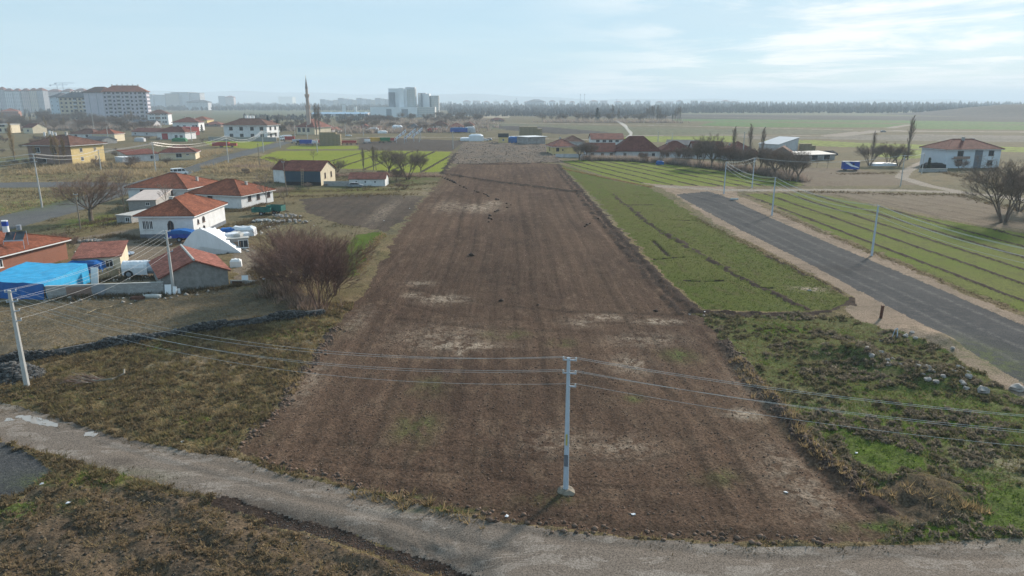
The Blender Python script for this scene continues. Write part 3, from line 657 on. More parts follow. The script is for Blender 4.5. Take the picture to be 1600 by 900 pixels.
M_BRICKP = block_mat('brick_pink', (0.30, 0.19, 0.15), (0.25, 0.155, 0.12), (0.24, 0.2, 0.17), 0.3, 0.2)
def facade_mat(name, wall, win, w, h):
    """far facade whose openings are too small to tell apart"""
    m, nt, b = new_mat(name); co = nt.nodes.new('ShaderNodeTexCoord').outputs['Object']
    sp = nt.nodes.new('ShaderNodeSeparateXYZ'); nt.links.new(co, sp.inputs[0])
    ad = nt.nodes.new('ShaderNodeMath'); nt.links.new(sp.outputs[0], ad.inputs[0]); nt.links.new(sp.outputs[1], ad.inputs[1])
    cb = nt.nodes.new('ShaderNodeCombineXYZ'); nt.links.new(ad.outputs[0], cb.inputs[0]); nt.links.new(sp.outputs[2], cb.inputs[1])
    br = nt.nodes.new('ShaderNodeTexBrick'); br.offset = 0; br.inputs['Scale'].default_value = 1; br.inputs['Brick Width'].default_value = w; br.inputs['Row Height'].default_value = h
    br.inputs['Mortar Size'].default_value = 0.9; br.inputs['Color1'].default_value = (*win, 1); br.inputs['Color2'].default_value = (*[v * 1.6 for v in win], 1); br.inputs['Mortar'].default_value = (*wall, 1)
    nt.links.new(cb.outputs[0], br.inputs[0]); nt.links.new(br.outputs[0], b.inputs['Base Color']); b.inputs['Roughness'].default_value = 0.8; MATS[name] = m; return m
M_FAC = [facade_mat('facade_%s' % k, w, (0.12, 0.13, 0.15), 4.5, 3.2) for k, w in (('white', (0.55, 0.55, 0.56)), ('beige', (0.50, 0.43, 0.35)), ('rose', (0.48, 0.38, 0.35)), ('grey', (0.36, 0.36, 0.38)))]

# ------------------------------------------------------------------ builders
_wcache = {}
SIDE = {'f': (0, -1, 0.0), 'r': (1, 0, math.pi / 2), 'b': (0, 1, math.pi), 'l': (-1, 0, -math.pi / 2)}
def window(parent, side, w, d, u, z, ww, wh, frame=None, pane=None, arch=False, name='window', bars=True):
    """window on one side of a footprint w x d; u runs 0..1 along the side"""
    frame, pane = frame or M_TRIM, pane or M_GLASS
    key = (round(ww, 2), round(wh, 2), frame.name, pane.name, arch, bars)
    if key not in _wcache:
        f = MB(); t = 0.09
        f.box(-ww / 2 - t, -0.07, -t, ww / 2 + t, -0.003, 0); f.box(-ww / 2 - t, -0.07, wh if not arch else wh * 0.98, ww / 2 + t, -0.003, wh + t) if not arch else None
        f.box(-ww / 2 - t, -0.07, 0, -ww / 2, -0.003, wh if not arch else wh * 0.72); f.box(ww / 2, -0.07, 0, ww / 2 + t, -0.003, wh if not arch else wh * 0.72)
        if bars: f.box(-0.03, -0.06, 0, 0.03, -0.004, wh)
        f.box(-ww / 2 - t - 0.08, -0.14, -t - 0.06, ww / 2 + t + 0.08, -0.003, -t - 0.002)
        p = MB()
        if arch:
            pts = [(-ww / 2, 0), (ww / 2, 0)] + [(ww / 2 * math.cos(a), wh * 0.7 + wh * 0.3 * math.sin(a)) for a in [math.pi * i / 8 for i in range(9)]]
            p.prism(pts, -0.03, -0.005)
        else: p.box(-ww / 2, -0.03, 0.001, ww / 2, -0.005, wh - 0.001)
        _wcache[key] = (f.mesh('window', frame), p.mesh('pane', pane))
    fm, pm = _wcache[key]; sx, sy, rz = SIDE[side]
    if side == 'f': loc = (-w / 2 + u * w, -d / 2, z)
    elif side == 'b': loc = (w / 2 - u * w, d / 2, z)
    elif side == 'r': loc = (w / 2, -d / 2 + u * d, z)
    else: loc = (-w / 2, d / 2 - u * d, z)
    o = link(name, fm, parent, loc, (0, 0, rz)); link('pane', pm, o); return o
def roof_mesh(kind, w, d, h, rh, ov, mat, t=0.14, ridge=None):
    W, D = w / 2 + ov, d / 2 + ov; b = MB()
    if kind == 'hip':
        if w >= d: r = ridge if ridge is not None else max(0.3, (w - d) / 2); top = [(-r, 0), (r, 0)]
        else: r = ridge if ridge is not None else max(0.3, (d - w) / 2); top = [(0, -r), (0, r)]
        lo = [(-W, -D, h), (W, -D, h), (W, D, h), (-W, D, h)]
        vs = [(x, y, z - t) for x, y, z in lo] + lo + [(top[0][0], top[0][1], h + rh), (top[1][0], top[1][1], h + rh)]
        fs = [(3, 2, 1, 0), (0, 1, 5, 4), (1, 2, 6, 5), (2, 3, 7, 6), (3, 0, 4, 7)]
        fs += [(4, 5, 9, 8), (5, 6, 9), (6, 7, 8, 9), (7, 4, 8)] if w >= d else [(4, 5, 8), (5, 6, 9, 8), (6, 7, 9), (7, 4, 8, 9)]
        b.add(vs, fs)
    elif kind == 'gable_x':   # ridge along local x
        s = rh / (d / 2); e = h - s * ov
        b.prism([(-D, e), (0, h + rh), (D, e), (D, e - t), (0, h + rh - t * 1.1), (-D, e - t)], -W, W, Matrix.Rotation(-math.pi / 2, 4, 'Z'))
    elif kind == 'gable_y':
        s = rh / (w / 2); e = h - s * ov
        b.prism([(-W, e), (0, h + rh), (W, e), (W, e - t), (0, h + rh - t * 1.1), (-W, e - t)], -D, D)
    elif kind == 'shed':      # slopes down towards the front
        b.add([(-W, -D, h), (W, -D, h), (W, D, h + rh), (-W, D, h + rh), (-W, -D, h + t), (W, -D, h + t), (W, D, h + rh + t), (-W, D, h + rh + t)],
              [(3, 2, 1, 0), (4, 5, 6, 7), (0, 1, 5, 4), (1, 2, 6, 5), (2, 3, 7, 6), (3, 0, 4, 7)])
    else: b.box(-W, -D, h, W, D, h + rh)
    return b.mesh('roof', mat)
def footprint(A, B, C=None, dep=None, world=False):
    (ax, ay), (bx, by) = (A, B) if world else (P(*A), P(*B))
    w = math.hypot(bx - ax, by - ay); rz = math.atan2(by - ay, bx - ax)
    if C is not None:
        qx, qy = C if world else P(*C); dep = max(2.0, -(qx - bx) * math.sin(rz) + (qy - by) * math.cos(rz))
    mx, my = (ax + bx) / 2 - math.sin(rz) * dep / 2, (ay + by) / 2 + math.cos(rz) * dep / 2
    return (mx, my), rz, w, dep
def house(name, label, A, B, C=None, dep=None, eave=3.0, eave_px=None, roof='hip', rh=2.0, wall=None, tile=None, ov=0.45, wins=(), doors=(), chims=(), plinth=None, trim=True, cat='house', group=None, world=False, ridge=None):
    loc, rz, w, d = footprint(A, B, C, dep, world)
    if eave_px is not None: eave = top_z(B[0], B[1], eave_px)
    wall, tile = wall or M_WHITE, tile or M_TILE
    e = empty(name, (loc[0], loc[1], -0.05), rz); tag(e, label, cat, group)
    b = MB(); b.box(-w / 2, -d / 2, 0, w / 2, d / 2, eave)
    if roof == 'gable_y':
        for y0, y1 in ((-d / 2, -d / 2 + 0.2), (d / 2 - 0.2, d / 2)): b.prism([(-w / 2, eave), (w / 2, eave), (0, eave + rh - 0.16)], y0, y1)
    if roof == 'gable_x':
        for x0, x1 in ((-w / 2, -w / 2 + 0.2), (w / 2 - 0.2, w / 2)): b.prism([(-d / 2, eave), (d / 2, eave), (0, eave + rh - 0.16)], x0, x1, Matrix.Rotation(-math.pi / 2, 4, 'Z'))
    if roof == 'shed': b.add([(-w / 2, -d / 2, eave), (w / 2, -d / 2, eave), (w / 2, d / 2, eave), (-w / 2, d / 2, eave), (w / 2, d / 2, eave + rh), (-w / 2, d / 2, eave + rh)], [(0, 3, 5), (1, 4, 2), (3, 2, 4, 5)])
    b.build('wall', wall, e)
    ro = link('roof', roof_mesh(roof, w, d, eave + (0.03 if roof in ('hip', 'flat', 'shed') else 0.02), rh, ov, tile, ridge=ridge), e)
    if roof == 'hip':      # ridge and hip caps
        m = MB(); W, D = w / 2 + ov, d / 2 + ov; r = ridge if ridge is not None else max(0.3, abs(w - d) / 2); z = eave + 0.03
        tops = [(-r, 0, z + rh), (r, 0, z + rh)] if w >= d else [(0, -r, z + rh), (0, r, z + rh)]
        m.tube(tops, 0.13, 5)
        for sx, sy in ((-1, -1), (1, -1), (1, 1), (-1, 1)):
            t = tops[0] if ((sx < 0) if w >= d else (sy < 0)) else tops[1]; m.tube([t, (sx * W, sy * D, z)], 0.11, 5)
        m.build('ridge_tiles', tile, ro)
    if trim and roof == 'hip':
        W, D = w / 2 + ov - 0.03, d / 2 + ov - 0.03; t = MB(); z0, z1 = eave - 0.30, eave - 0.112
        t.box(-W, -D, z0, W, -D + 0.12, z1); t.box(-W, D - 0.12, z0, W, D, z1); t.box(-W, -D + 0.12, z0, -W + 0.12, D - 0.12, z1); t.box(W - 0.12, -D + 0.12, z0, W, D - 0.12, z1)
        t.build('eaves_board', M_TRIM, e)
    if plinth:
        p = MB(); q = 0.05; p.box(-w / 2 - q, -d / 2 - q, 0, w / 2 + q, d / 2 + q, plinth[0]); p.build('plinth', plinth[1], e)
    for wi in wins:
        kw = wi[5] if len(wi) > 5 else {}; window(e, wi[0], w, d, *wi[1:5], **kw)
    for s, u, dw, dh, mt in doors: window(e, s, w, d, u, 0.05, dw, dh, mt, mt, False, 'door', False)
    for cx_, cy_, ch, cs in chims:
        zt = eave + rh * max(0.05, 1 - max(abs(cx_), abs(cy_)) * 1.0)
        c = MB(); x, y = cx_ * w / 2, cy_ * d / 2; c.box(x - cs, y - cs, zt - 0.6, x + cs, y + cs, zt + ch); c.box(x - cs * 1.3, y - cs * 1.3, zt + ch + 0.002, x + cs * 1.3, y + cs * 1.3, zt + ch + 0.14)
        c.build('chimney', M_CONC, ro)
    e['w'] = w; e['d'] = d; e['eave'] = eave
    return e
def row(side, us, z, w, h, **k): return [(side, u, z, w, h, k) for u in us]

def catenary(a, b, sag, n=14):
    return [(a[0] + (b[0] - a[0]) * t, a[1] + (b[1] - a[1]) * t, a[2] + (b[2] - a[2]) * t - sag * 4 * t * (1 - t)) for t in [i / n for i in range(n + 1)]]
def utility_pole(label, px, py, py_top, h=None, lean=(0, 0), arms=3, rz=0.0, mat=None, r=0.15, group=None, foot=False, plates=False):
    x, y = P(px, py); h = h or top_z(px, py, py_top)
    e = empty('utility_pole', (x, y, ground_z(x, y) - 0.08), rz); tag(e, label, 'utility pole', group)
    e.rotation_euler = (lean[0], lean[1], rz)
    b = MB(); b.tube([(0, 0, 0), (0, 0, h * 0.5), (0, 0, h)], [r * 1.25, r, r * 0.72], 8); b.build('shaft', mat or M_POLE, e)
    tips = []
    for k in range(arms):
        z = h - 0.12 - k * 0.85; bk = MB(); bk.box(-0.06, -0.10, z - 0.04, 0.5, -0.04, z + 0.04); a = bk.build('bracket', M_METAL, e)
        n = 2 if k < 2 else 1
        for j in range(n):
            xx = 0.46 - 0.5 * j if j == 0 else -0.30
            if j: q = MB(); q.box(-0.34, -0.10, z - 0.04, -0.062, -0.04, z + 0.04); q.build('bracket', M_METAL, e)
            i = MB(); i.tube([(xx, -0.07, z + 0.04), (xx, -0.07, z + 0.11), (xx, -0.07, z + 0.2)], [0.03, 0.06, 0.045], 6); i.build('insulator', M_INSUL, a); tips.append((xx, -0.07, z + 0.2))
    if foot:
        f = MB(); f.blob((0, 0, 0.0), 0.6, 3, 9, 5, 0.2, 0.5); f.build('footing', plain('footing', (0.20, 0.17, 0.135), .95, .3, 2), e)
    if plates:
        p = MB(); p.box(-0.13, -r * 1.3, 1.9, 0.13, -r * 1.1 - 0.004, 2.7); p.build('plate', M_PLINTH, e)
        p = MB(); p.box(-0.06, -r * 1.28, 3.35, 0.06, -r * 1.06, 4.1); p.build('warning_plate', plain('plate_yellow', (0.42, 0.36, 0.12), 0.6, 0.2, 5), e)
    bpy.context.view_layer.update()
    e['tips'] = 0
    return e, [e.matrix_world @ Vector(t) for t in tips]
def wires(label, A, B, sag, r=0.0085, group=None, n=None):
    """one span of overhead wires between two lists of insulator tips"""
    m = min(len(A), len(B)); m = min(m, n) if n else m
    o = Vector(A[0]); e = empty('overhead_wires', o); tag(e, label, 'wires', group)
    for i in range(m):
        s = sag * (1 + 0.06 * ((i * 7) % 3)); b = MB(); b.tube([Vector(p) - o for p in catenary(A[i], B[i], s, 18)], r, 4); b.build('wire', M_WIRE, e)
    return e
# ---- bare winter trees
def grow(T, C, p, d, L, r, lvl, mx, rr, up, kids, ang, jit, nseg, rmin=0.016):
    pts, rad = [Vector(p)], [r]; d = Vector(d).normalized(); n = nseg if lvl < mx else 2
    for i in range(n):
        d = (d + Vector((rr.uniform(-jit, jit), rr.uniform(-jit, jit), rr.uniform(-jit, jit) + up)) ).normalized()
        pts.append(pts[-1] + d * (L / n)); rad.append(r * (1 - 0.75 * (i + 1) / n))
    big_ = lvl <= 1
    (T if big_ else C).tube(pts, rad, 6 if lvl == 0 else (4 if lvl == 1 else 3), cap=False)
    if lvl >= mx: return
    k = kids[lvl]
    for j in range(k):
        t = (0.25 if lvl else 0.35) + (0.75 if lvl else 0.63) * (j + rr.random()) / k; t = min(t, 0.99)
        f = t * n; i = min(int(f), n - 1); q = pts[i].lerp(pts[i + 1], f - i); dd = (pts[i + 1] - pts[i]).normalized()
        ax = Vector((rr.uniform(-1, 1), rr.uniform(-1, 1), rr.uniform(-0.5, 0.5))); ax = ax.cross(dd)
        ax = ax.normalized() if ax.length > 1e-4 else Vector((1, 0, 0))
        nd = Matrix.Rotation(ang[lvl] * rr.uniform(0.65, 1.3), 3, ax) @ dd
        l = L * (0.62 if lvl else 0.75) * rr.uniform(0.7, 1.15) * (1.1 - 0.55 * t)
        grow(T, C, q, nd, l, max(r * 0.5 * (1.1 - 0.6 * t), rmin), lvl + 1, mx, rr, up, kids, ang, jit, max(2, nseg - 1), rmin)
def tree_meshes(kind, seed, bark, twig, rmin=0.016):
    """unit tree 10 m high: (trunk mesh, crown mesh)"""
    rr = random.Random(seed); T, C = MB(), MB()
    if kind == 'broad':
        grow(T, C, (0, 0, 0), (rr.uniform(-.1, .1), rr.uniform(-.1, .1), 1), 5.0, 0.20, 0, 4, rr, 0.05, (10, 9, 8, 5), (0.80, 0.75, 0.65, 0.6), 0.11, 5, rmin)
    elif kind == 'vase':      # short trunk, limbs fanning upwards
        T.tube([(0, 0, 0), (.06, .02, 1.2), (.02, .08, 2.4)], [.34, .27, .24], 8, cap=False)
        for i in range(8):
            a = 2 * math.pi * i / 8 + rr.uniform(-.3, .3); s = rr.uniform(0.35, 1.25)
            grow(T, C, (0.05, 0.05, rr.uniform(1.5, 2.4)), (s * math.cos(a), s * math.sin(a), 1), rr.uniform(4.8, 6.2), 0.12, 1, 4, rr, 0.06, (0, 13, 9, 5), (0, 0.65, 0.65, 0.55), 0.10, 6, rmin)
    elif kind == 'fork':      # several stems from the ground
        for i in range(6):
            a = 2 * math.pi * i / 6 + rr.uniform(-.3, .3); s = rr.uniform(0.25, 0.75)
            grow(T, C, (0.25 * math.cos(a), 0.25 * math.sin(a), 0), (s * math.cos(a), s * math.sin(a), 1), 6.2, 0.13, 0, 4, rr, 0.04, (9, 8, 8, 3), (0.6, 0.65, 0.6, 0.5), 0.10, 5, rmin)
    elif kind == 'thicket':   # many thin shoots
        for i in range(16):
            a = rr.uniform(0, 6.28); s = rr.uniform(0.05, 0.85); q = rr.uniform(0, 1.1)
            grow(T, C, (q * math.cos(a), q * math.sin(a), 0), (s * math.cos(a), s * math.sin(a), 1), rr.uniform(5.0, 7.5), 0.055, 0, 3, rr, 0.03, (13, 7, 5), (0.5, 0.5, 0.45), 0.09, 6, rmin)
    elif kind == 'poplar':
        T.tube([(0, 0, 0), (0.1, 0, 4), (0, 0.1, 8), (0, 0, 10)], [0.17, 0.12, 0.06, 0.02], 6, cap=False)
        for i in range(60):
            z = 1.0 + 8.4 * i / 60; a = rr.uniform(0, 6.28); l = (1.0 + 1.4 * math.sin(math.pi * min(1, i / 52))) * rr.uniform(0.7, 1.2)
            grow(T, C, (0, 0, z), (0.33 * math.cos(a), 0.33 * math.sin(a), 1), l, 0.035, 2, 3, rr, 0.03, (0, 0, 6), (0, 0, 0.35), 0.06, 3, rmin)
    elif kind == 'sapling':
        grow(T, C, (0, 0, 0), (0, 0, 1), 7.5, 0.13, 0, 3, rr, 0.05, (10, 6, 5), (0.7, 0.6, 0.5), 0.06, 5, rmin)
    zmax = max(v[2] for v in T.v + C.v); k = 10.0 / zmax
    for m in (T, C): m.v = [(x * k, y * k, z * k) for x, y, z in m.v]
    return T.mesh('trunk', bark), C.mesh('crown', twig)
TREES = {
 'broad0': tree_meshes('vase', 1, M_BARK, M_TWIG, .013), 'broad1': tree_meshes('vase', 5, M_BARK, M_TWIGG, .013), 'broad2': tree_meshes('vase', 11, M_BARK, M_TWIGG, .012),
 'fork0': tree_meshes('fork', 2, M_BARK, M_TWIGG, .012), 'fork1': tree_meshes('fork', 21, M_BARK, M_TWIG, .012), 'fork2': tree_meshes('fork', 51, M_BARK, M_TWIGG, .010),
 'pop0': tree_meshes('poplar', 3, M_BARKP, M_TWIGG, .03), 'pop1': tree_meshes('poplar', 8, M_BARKP, M_TWIGY, .035), 'sap0': tree_meshes('sapling', 4, M_BARK, M_TWIGG, .03),
}
def tree(name, label, px, py, py_top, kind, wide=1.0, group=None, rz=None, cat='tree', h=None):
    x, y = P(px, py); h = h or top_z(px, py, py_top); s = h / 10.0
    e = empty(name, (x, y, (ground_z(x, y) if y < 400 else 0) - 0.08), rng.uniform(0, 6.28) if rz is None else rz); tag(e, label, cat, group)
    t, c = TREES[kind]
    for nm, me in (('trunk', t), ('crown', c)): link(nm, me, e, scale=(s * wide, s * wide, s))
    return e
def wheel(parent, x, y, z, r, w=0.22, rz=0.0):
    key = ('wheel', round(r, 2), w)
    if key not in _wcache:
        t = MB(); t.tube([(0, -w / 2, 0), (0, w / 2, 0)], r, 14); h_ = MB(); h_.tube([(0, -w / 2 - 0.01, 0), (0, w / 2 + 0.01, 0)], r * 0.55, 10)
        _wcache[key] = (t.mesh('wheel', M_TYRE), h_.mesh('rim', M_GREYP))
    a, b = _wcache[key]; o = link('wheel', a, parent, (x, y, z)); link('rim', b, o); return o
def vehicle(name, label, px, py, rz, kind='car', paint=None, group=None, cat='car'):
    """local x is forward"""
    x, y = P(px, py); e = empty(name, (x, y, 0.0 if y > 400 else ground_z(x, y)), rz); tag(e, label, cat, group); paint = paint or M_WHITEP
    if kind == 'car': L, W, H, prof = 4.3, 1.7, 1.45, [(-2.1, .35), (2.1, .35), (2.15, .75), (1.2, .95), (.55, 1.42), (-1.3, 1.45), (-2.0, 1.0), (-2.15, .8)]
    elif kind == 'van': L, W, H, prof = 5.2, 1.95, 2.3, [(-2.6, .4), (2.6, .4), (2.65, 1.0), (1.9, 1.25), (1.2, 2.2), (.9, 2.3), (-2.5, 2.3), (-2.6, 2.1)]
    else: L, W, H, prof = 8.0, 2.4, 3.2, [(2.0, .6), (4.0, .6), (4.05, 1.6), (3.8, 2.9), (2.3, 3.0), (2.0, 2.8)]
    b = MB(); b.prism(prof, -W / 2, W / 2); b.build('body', paint, e)
    if kind == 'truck':
        c = MB(); c.box(-4.0, -1.2, 1.05, 1.85, 1.2, 3.3); c.build('cargo_box', M_WHITEP, e); c = MB(); c.box(-4.0, -0.5, 0.6, 2.0, 0.5, 1.045); c.build('chassis', M_TYRE, e)
    g = W / 2 + 0.006
    for s in (-1, 1):
        y0, y1 = (s * g - 0.01, s * g) if s > 0 else (s * g, s * g + 0.01)
        if kind == 'car': ps = [[(-.1, .95), (.95, .95), (.5, 1.35), (-.1, 1.38)], [(-1.7, .97), (-.2, .95), (-.2, 1.38), (-1.25, 1.38)]]
        elif kind == 'van': ps = [[(.5, 1.3), (1.7, 1.3), (1.2, 2.0), (.5, 2.05)], [(-1.0, 1.3), (.3, 1.3), (.3, 2.05), (-1.0, 2.05)], [(-2.4, 1.3), (-1.2, 1.3), (-1.2, 2.05), (-2.4, 2.05)]]
        else: ps = [[(2.7, 1.7), (3.7, 1.7), (3.55, 2.6), (2.7, 2.65)]]
        for q in ps: w_ = MB(); w_.prism(q, y0, y1); w_.build('side_window', M_GLASS, e)
    ws = MB(); a, c = {'car': ((1.15, .99), (.6, 1.39)), 'van': ((1.88, 1.31), (1.24, 2.16)), 'truck': ((4.04, 1.75), (3.83, 2.75))}[kind]
    dx, dz = a[1] - c[1], a[0] - c[0]; l = math.hypot(dx, dz); nx, nz = -dx / l * 0.012, dz / l * 0.012
    ws.add([(a[0] - nx, -W * .43, a[1] + nz), (a[0] - nx, W * .43, a[1] + nz), (c[0] - nx, W * .40, c[1] + nz), (c[0] - nx, -W * .40, c[1] + nz)], [(0, 1, 2, 3)]); ws.build('windscreen', M_GLASS, e)
    rw = MB(); rw.box(-L / 2 - 0.07, -W * .4, H * .62, -L / 2 + 0.0, W * .4, H * .85); rw.build('rear_window', M_GLASS, e)
    r = {'car': .32, 'van': .36, 'truck': .5}[kind]
    for sx in (-0.31, 0.31):
        for sy in (-1, 1): wheel(e, sx * L + (0 if kind != 'truck' else (0.3 if sx > 0 else 0)), sy * (W / 2 - 0.08), r, r)
    for sy in (-1, 1):
        hl = MB(); hl.box(prof[1][0] - 0.02, sy * W * .36 - .15, .62, prof[1][0] + 0.06, sy * W * .36 + .15, .82); hl.build('headlight', M_TRIM, e)
    return e
def boxthing(name, label, px, py, w, d, h, mat, rz=0.0, cat=None, group=None, z=0.0, top=None):
    """sheet-covered heap or crate: box with softened, uneven top"""
    x, y = P(px, py); e = empty(name, (x, y, (ground_z(x, y) if y < 400 else 0) + z - 0.04), rz); tag(e, label, cat or name.replace('_', ' '), group)
    b = MB(); n = 6; r2 = random.Random(int(px * 7 + py)); g = {}
    for i in range(n + 1):
        for j in range(n + 1):
            ed = min(i, n - i, j, n - j); g[i, j] = len(b.v)
            b.v.append(((i / n - .5) * w, (j / n - .5) * d, h * (0.78 if ed == 0 else 1.0) * (1 + r2.uniform(-.07, .07))))
    for i in range(n):
        for j in range(n): b.f.append((g[i, j], g[i + 1, j], g[i + 1, j + 1], g[i, j + 1]))
    ring = [g[i, 0] for i in range(n + 1)] + [g[n, j] for j in range(1, n + 1)] + [g[i, n] for i in range(n - 1, -1, -1)] + [g[0, j] for j in range(n - 1, 0, -1)]
    base = []
    for k in ring: q = b.v[k]; base.append(len(b.v)); b.v.append((q[0] * 1.05, q[1] * 1.05, 0))
    for k in range(len(ring)): b.f.append((base[k], base[(k + 1) % len(ring)], ring[(k + 1) % len(ring)], ring[k]))
    b.build('cover', mat, e, smooth=False)
    return e

# ------------------------------------------------------------------ near village on the left
BR = dict(frame=M_FRAME)
h1 = house('house', 'white house with orange hip roof and arched window beside the plastic-covered stack', (220, 372), (304.5, 371.5), (373.5, 349), eave_px=336, rh=2.6, tile=M_TILE, ov=0.6, plinth=(0.75, M_PLINTH),
      wins=[('f', .10, 1.75, .55, 1.4), ('f', .16, 1.75, .55, 1.4), ('f', .22, 1.75, .55, 1.4), ('f', .58, 1.25, .95, 2.0, dict(arch=True, frame=M_FRAME)),
            ('r', .14, 2.35, .6, .8, dict(arch=True, frame=M_FRAME, bars=False)), ('r', .30, 2.3, .95, 1.0, dict(arch=True, frame=M_FRAME)), ('r', .16, .9, .6, .6, dict(arch=True, frame=M_FRAME, bars=False)), ('r', .29, .9, .8, .7, dict(arch=True, frame=M_FRAME, bars=False))], chims=[(-.10, -.42, 1.2, .3)])
h2 = house('house', 'long white house with red hip roof and three dark windows on its sunny side', (296, 322), (378, 326), (412, 314.5), eave_px=305, rh=2.9, tile=M_TILE, ov=0.6,
      wins=row('r', (.25, .52, .85), 1.5, 1.0, 1.4, frame=M_FRAME) + row('f', (.2, .42), 1.6, 1.2, 1.2, frame=M_FRAME), chims=[(.55, .1, 1.0, .25), (-.2, .6, .9, .3)])
house('house', 'white house with red hip roof behind the grey lean-to shed', (202, 314), (294, 316), (320, 304), eave_px=294, rh=3.0, tile=M_TILE, ov=0.6, wins=row('f', (.25, .5, .72), 1.8, 1.1, 1.1, frame=M_FRAME), chims=[(.75, .1, 1.1, .25)])
house('shed', 'grey block lean-to shed with pale sheet roof', (202, 330), (245, 329), (259, 318), eave=2.4, roof='shed', rh=0.9, wall=M_BLOCK, tile=plain('sheet_pale', (0.50, 0.42, 0.38), 0.7, 0.12, 1.0), ov=0.3, cat='shed', wins=[('f', .7, 1.3, .7, .6)])
house('hut', 'low ruined grey block hut beside the white house', (183, 348), (206, 349), (218, 338), eave=1.5, roof='flat', rh=0.18, wall=M_BLOCK, tile=M_CONC, ov=0.15, cat='hut', wins=[('f', .75, .4, .9, .8)])
# red brick house at the edge
h4 = house('house', 'red brick house with orange roof carrying a solar water heater', (-73.6, 88), (-70.2, 109), dep=14, eave=3.3, rh=2.5, wall=M_BRICK, tile=M_TILE, ov=0.6, world=True, wins=[('f', .42, 1.6, .8, 1.0), ('f', .2, 1.6, .9, 1.1)], chims=[(-.3, .2, .8, .3)])
def solar_heater(label, x, y, z, rz):
    e = empty('solar_water_heater', (x, y, z), rz); tag(e, label, 'solar heater')
    t = MB(); t.tube([(0, 0, 1.3), (0, 0, 3.0)], .42, 14); k = t.build('tank', M_TRIM, e, smooth=False); q = MB(); q.tube([(0, 0, 2.2), (0, 0, 2.85)], .435, 14); q.build('band', M_BLUEP, k)
    q = MB(); q.tube([(1.6, .2, 1.5), (1.6, .2, 2.2)], .33, 12); q.build('tank', M_GREYP, e)
    for i in (0, 1):
        p = MB(); p.add([(.0 + i * 1.25, -1.6, .25), (1.15 + i * 1.25, -1.6, .25), (1.15 + i * 1.25, .1, 1.3), (i * 1.25, .1, 1.3), (i * 1.25, -1.6, .17), (1.15 + i * 1.25, -1.6, .17), (1.15 + i * 1.25, .1, 1.22), (i * 1.25, .1, 1.22)], [(0, 1, 2, 3), (7, 6, 5, 4), (0, 4, 5, 1), (1, 5, 6, 2), (2, 6, 7, 3), (3, 7, 4, 0)]); p.build('panel', M_GLASS, e)
        f = MB(); f.box(-.05 + i * 1.25, -1.68, .14, 1.2 + i * 1.25, -1.602, .3); f.build('panel_frame', M_METAL, e)
    for lx, ly in ((-.3, .3), (2.4, .3), (-.1, -1.5), (2.4, -1.5), (0, 0)):
        l = MB(); l.tube([(lx, ly, -1.2), (lx, ly, .2 if ly < 0 else 1.32)], .035, 5); l.build('leg', M_METAL, e)
sx, sy = P(12, 374, 4.6); solar_heater('solar water heater with blue-banded white tank on the brick house', sx, sy, 4.4, 0.3)
# blue tarp shelter against the wall
def tarp_shelter():
    (ax, ay), (bx, by), (qx, qy) = P(-30, 463), P(72, 468), P(128, 446)
    e = empty('tarp_shelter', (bx, by, -0.05)); tag(e, 'shelter of bright blue tarpaulin against the grey block wall', 'shelter')
    r2 = random.Random(4); top = MB(); n = 10; H = 2.1
    for i in range(n + 1):
        for j in range(n + 1):
            u, v = i / n, j / n
            x = (ax - bx) * (1 - u) + (qx - bx) * v * (1.0); y = (ay - by) * (1 - u) + (qy - by) * v + 1.8 * v
            top.v.append((x, y, H + 0.5 * v - 0.12 * math.sin(5 * u) * v + r2.uniform(-.05, .05)))
    for i in range(n):
        for j in range(n): k = i * (n + 1) + j; top.f.append((k, k + n + 1, k + n + 2, k + 1))
    top.build('tarpaulin_roof', M_TARPC, e)
    f = MB()
    for i in range(n + 1):
        k = i * (n + 1); q = top.v[k]; f.v += [(q[0], q[1] - 0.02, q[2]), (q[0] + r2.uniform(-.1, .1), q[1] - .25 - r2.uniform(0, .15), 0)]
    for i in range(n): f.f.append((2 * i, 2 * i + 1, 2 * i + 3, 2 * i + 2))
    f.build('tarpaulin_front', M_TARP, e)
    g = MB()
    for j in range(n + 1):
        q = top.v[n * (n + 1) + j]; g.v += [(q[0] + .02, q[1], q[2]), (q[0] + .25, q[1] - .1, 0)]
    for j in range(n): g.f.append((2 * j, 2 * j + 1, 2 * j + 3, 2 * j + 2))
    g.build('tarpaulin_side', M_TARPC, e)
    for i, j in ((0, 0), (10, 0), (10, 10), (5, 0)): q = top.v[i * (n + 1) + j]; p = MB(); p.tube([(q[0] - .1, q[1] + .1, 0), (q[0] - .1, q[1] + .1, q[2] - .03)], .06, 6); p.build('post', M_WOOD, e)
tarp_shelter()
# block wall with brick patch and metal door
def block_wall(name, label, A, B, h, t=0.22, mat=None, patches=()):
    (ax, ay), (bx, by) = P(*A), P(*B); L = math.hypot(bx - ax, by - ay); e = empty(name, (ax, ay, -0.1), math.atan2(by - ay, bx - ax)); tag(e, label, 'wall')
    b = MB(); b.box(0, 0, 0, L, t, h); b.build('wall_body', mat or M_BLOCK, e); c = MB(); c.box(-.03, -.04, h + .002, L + .03, t + .04, h + .1); c.build('coping', M_CONC, e)
    for u0, u1, z0, z1, m, nm in patches: p = MB(); p.box(L * u0, -.06, z0, L * u1, -.004, z1); p.build(nm, m, e)
block_wall('garden_wall', 'grey block wall with brick patch between the blue shelter and the gabled shed', (74, 468), (257, 461), 1.75, patches=((.17, .38, .05, 1.6, M_BRICKP, 'brick_patch'), (.39, .50, .05, 1.85, M_GREYP, 'metal_door')))
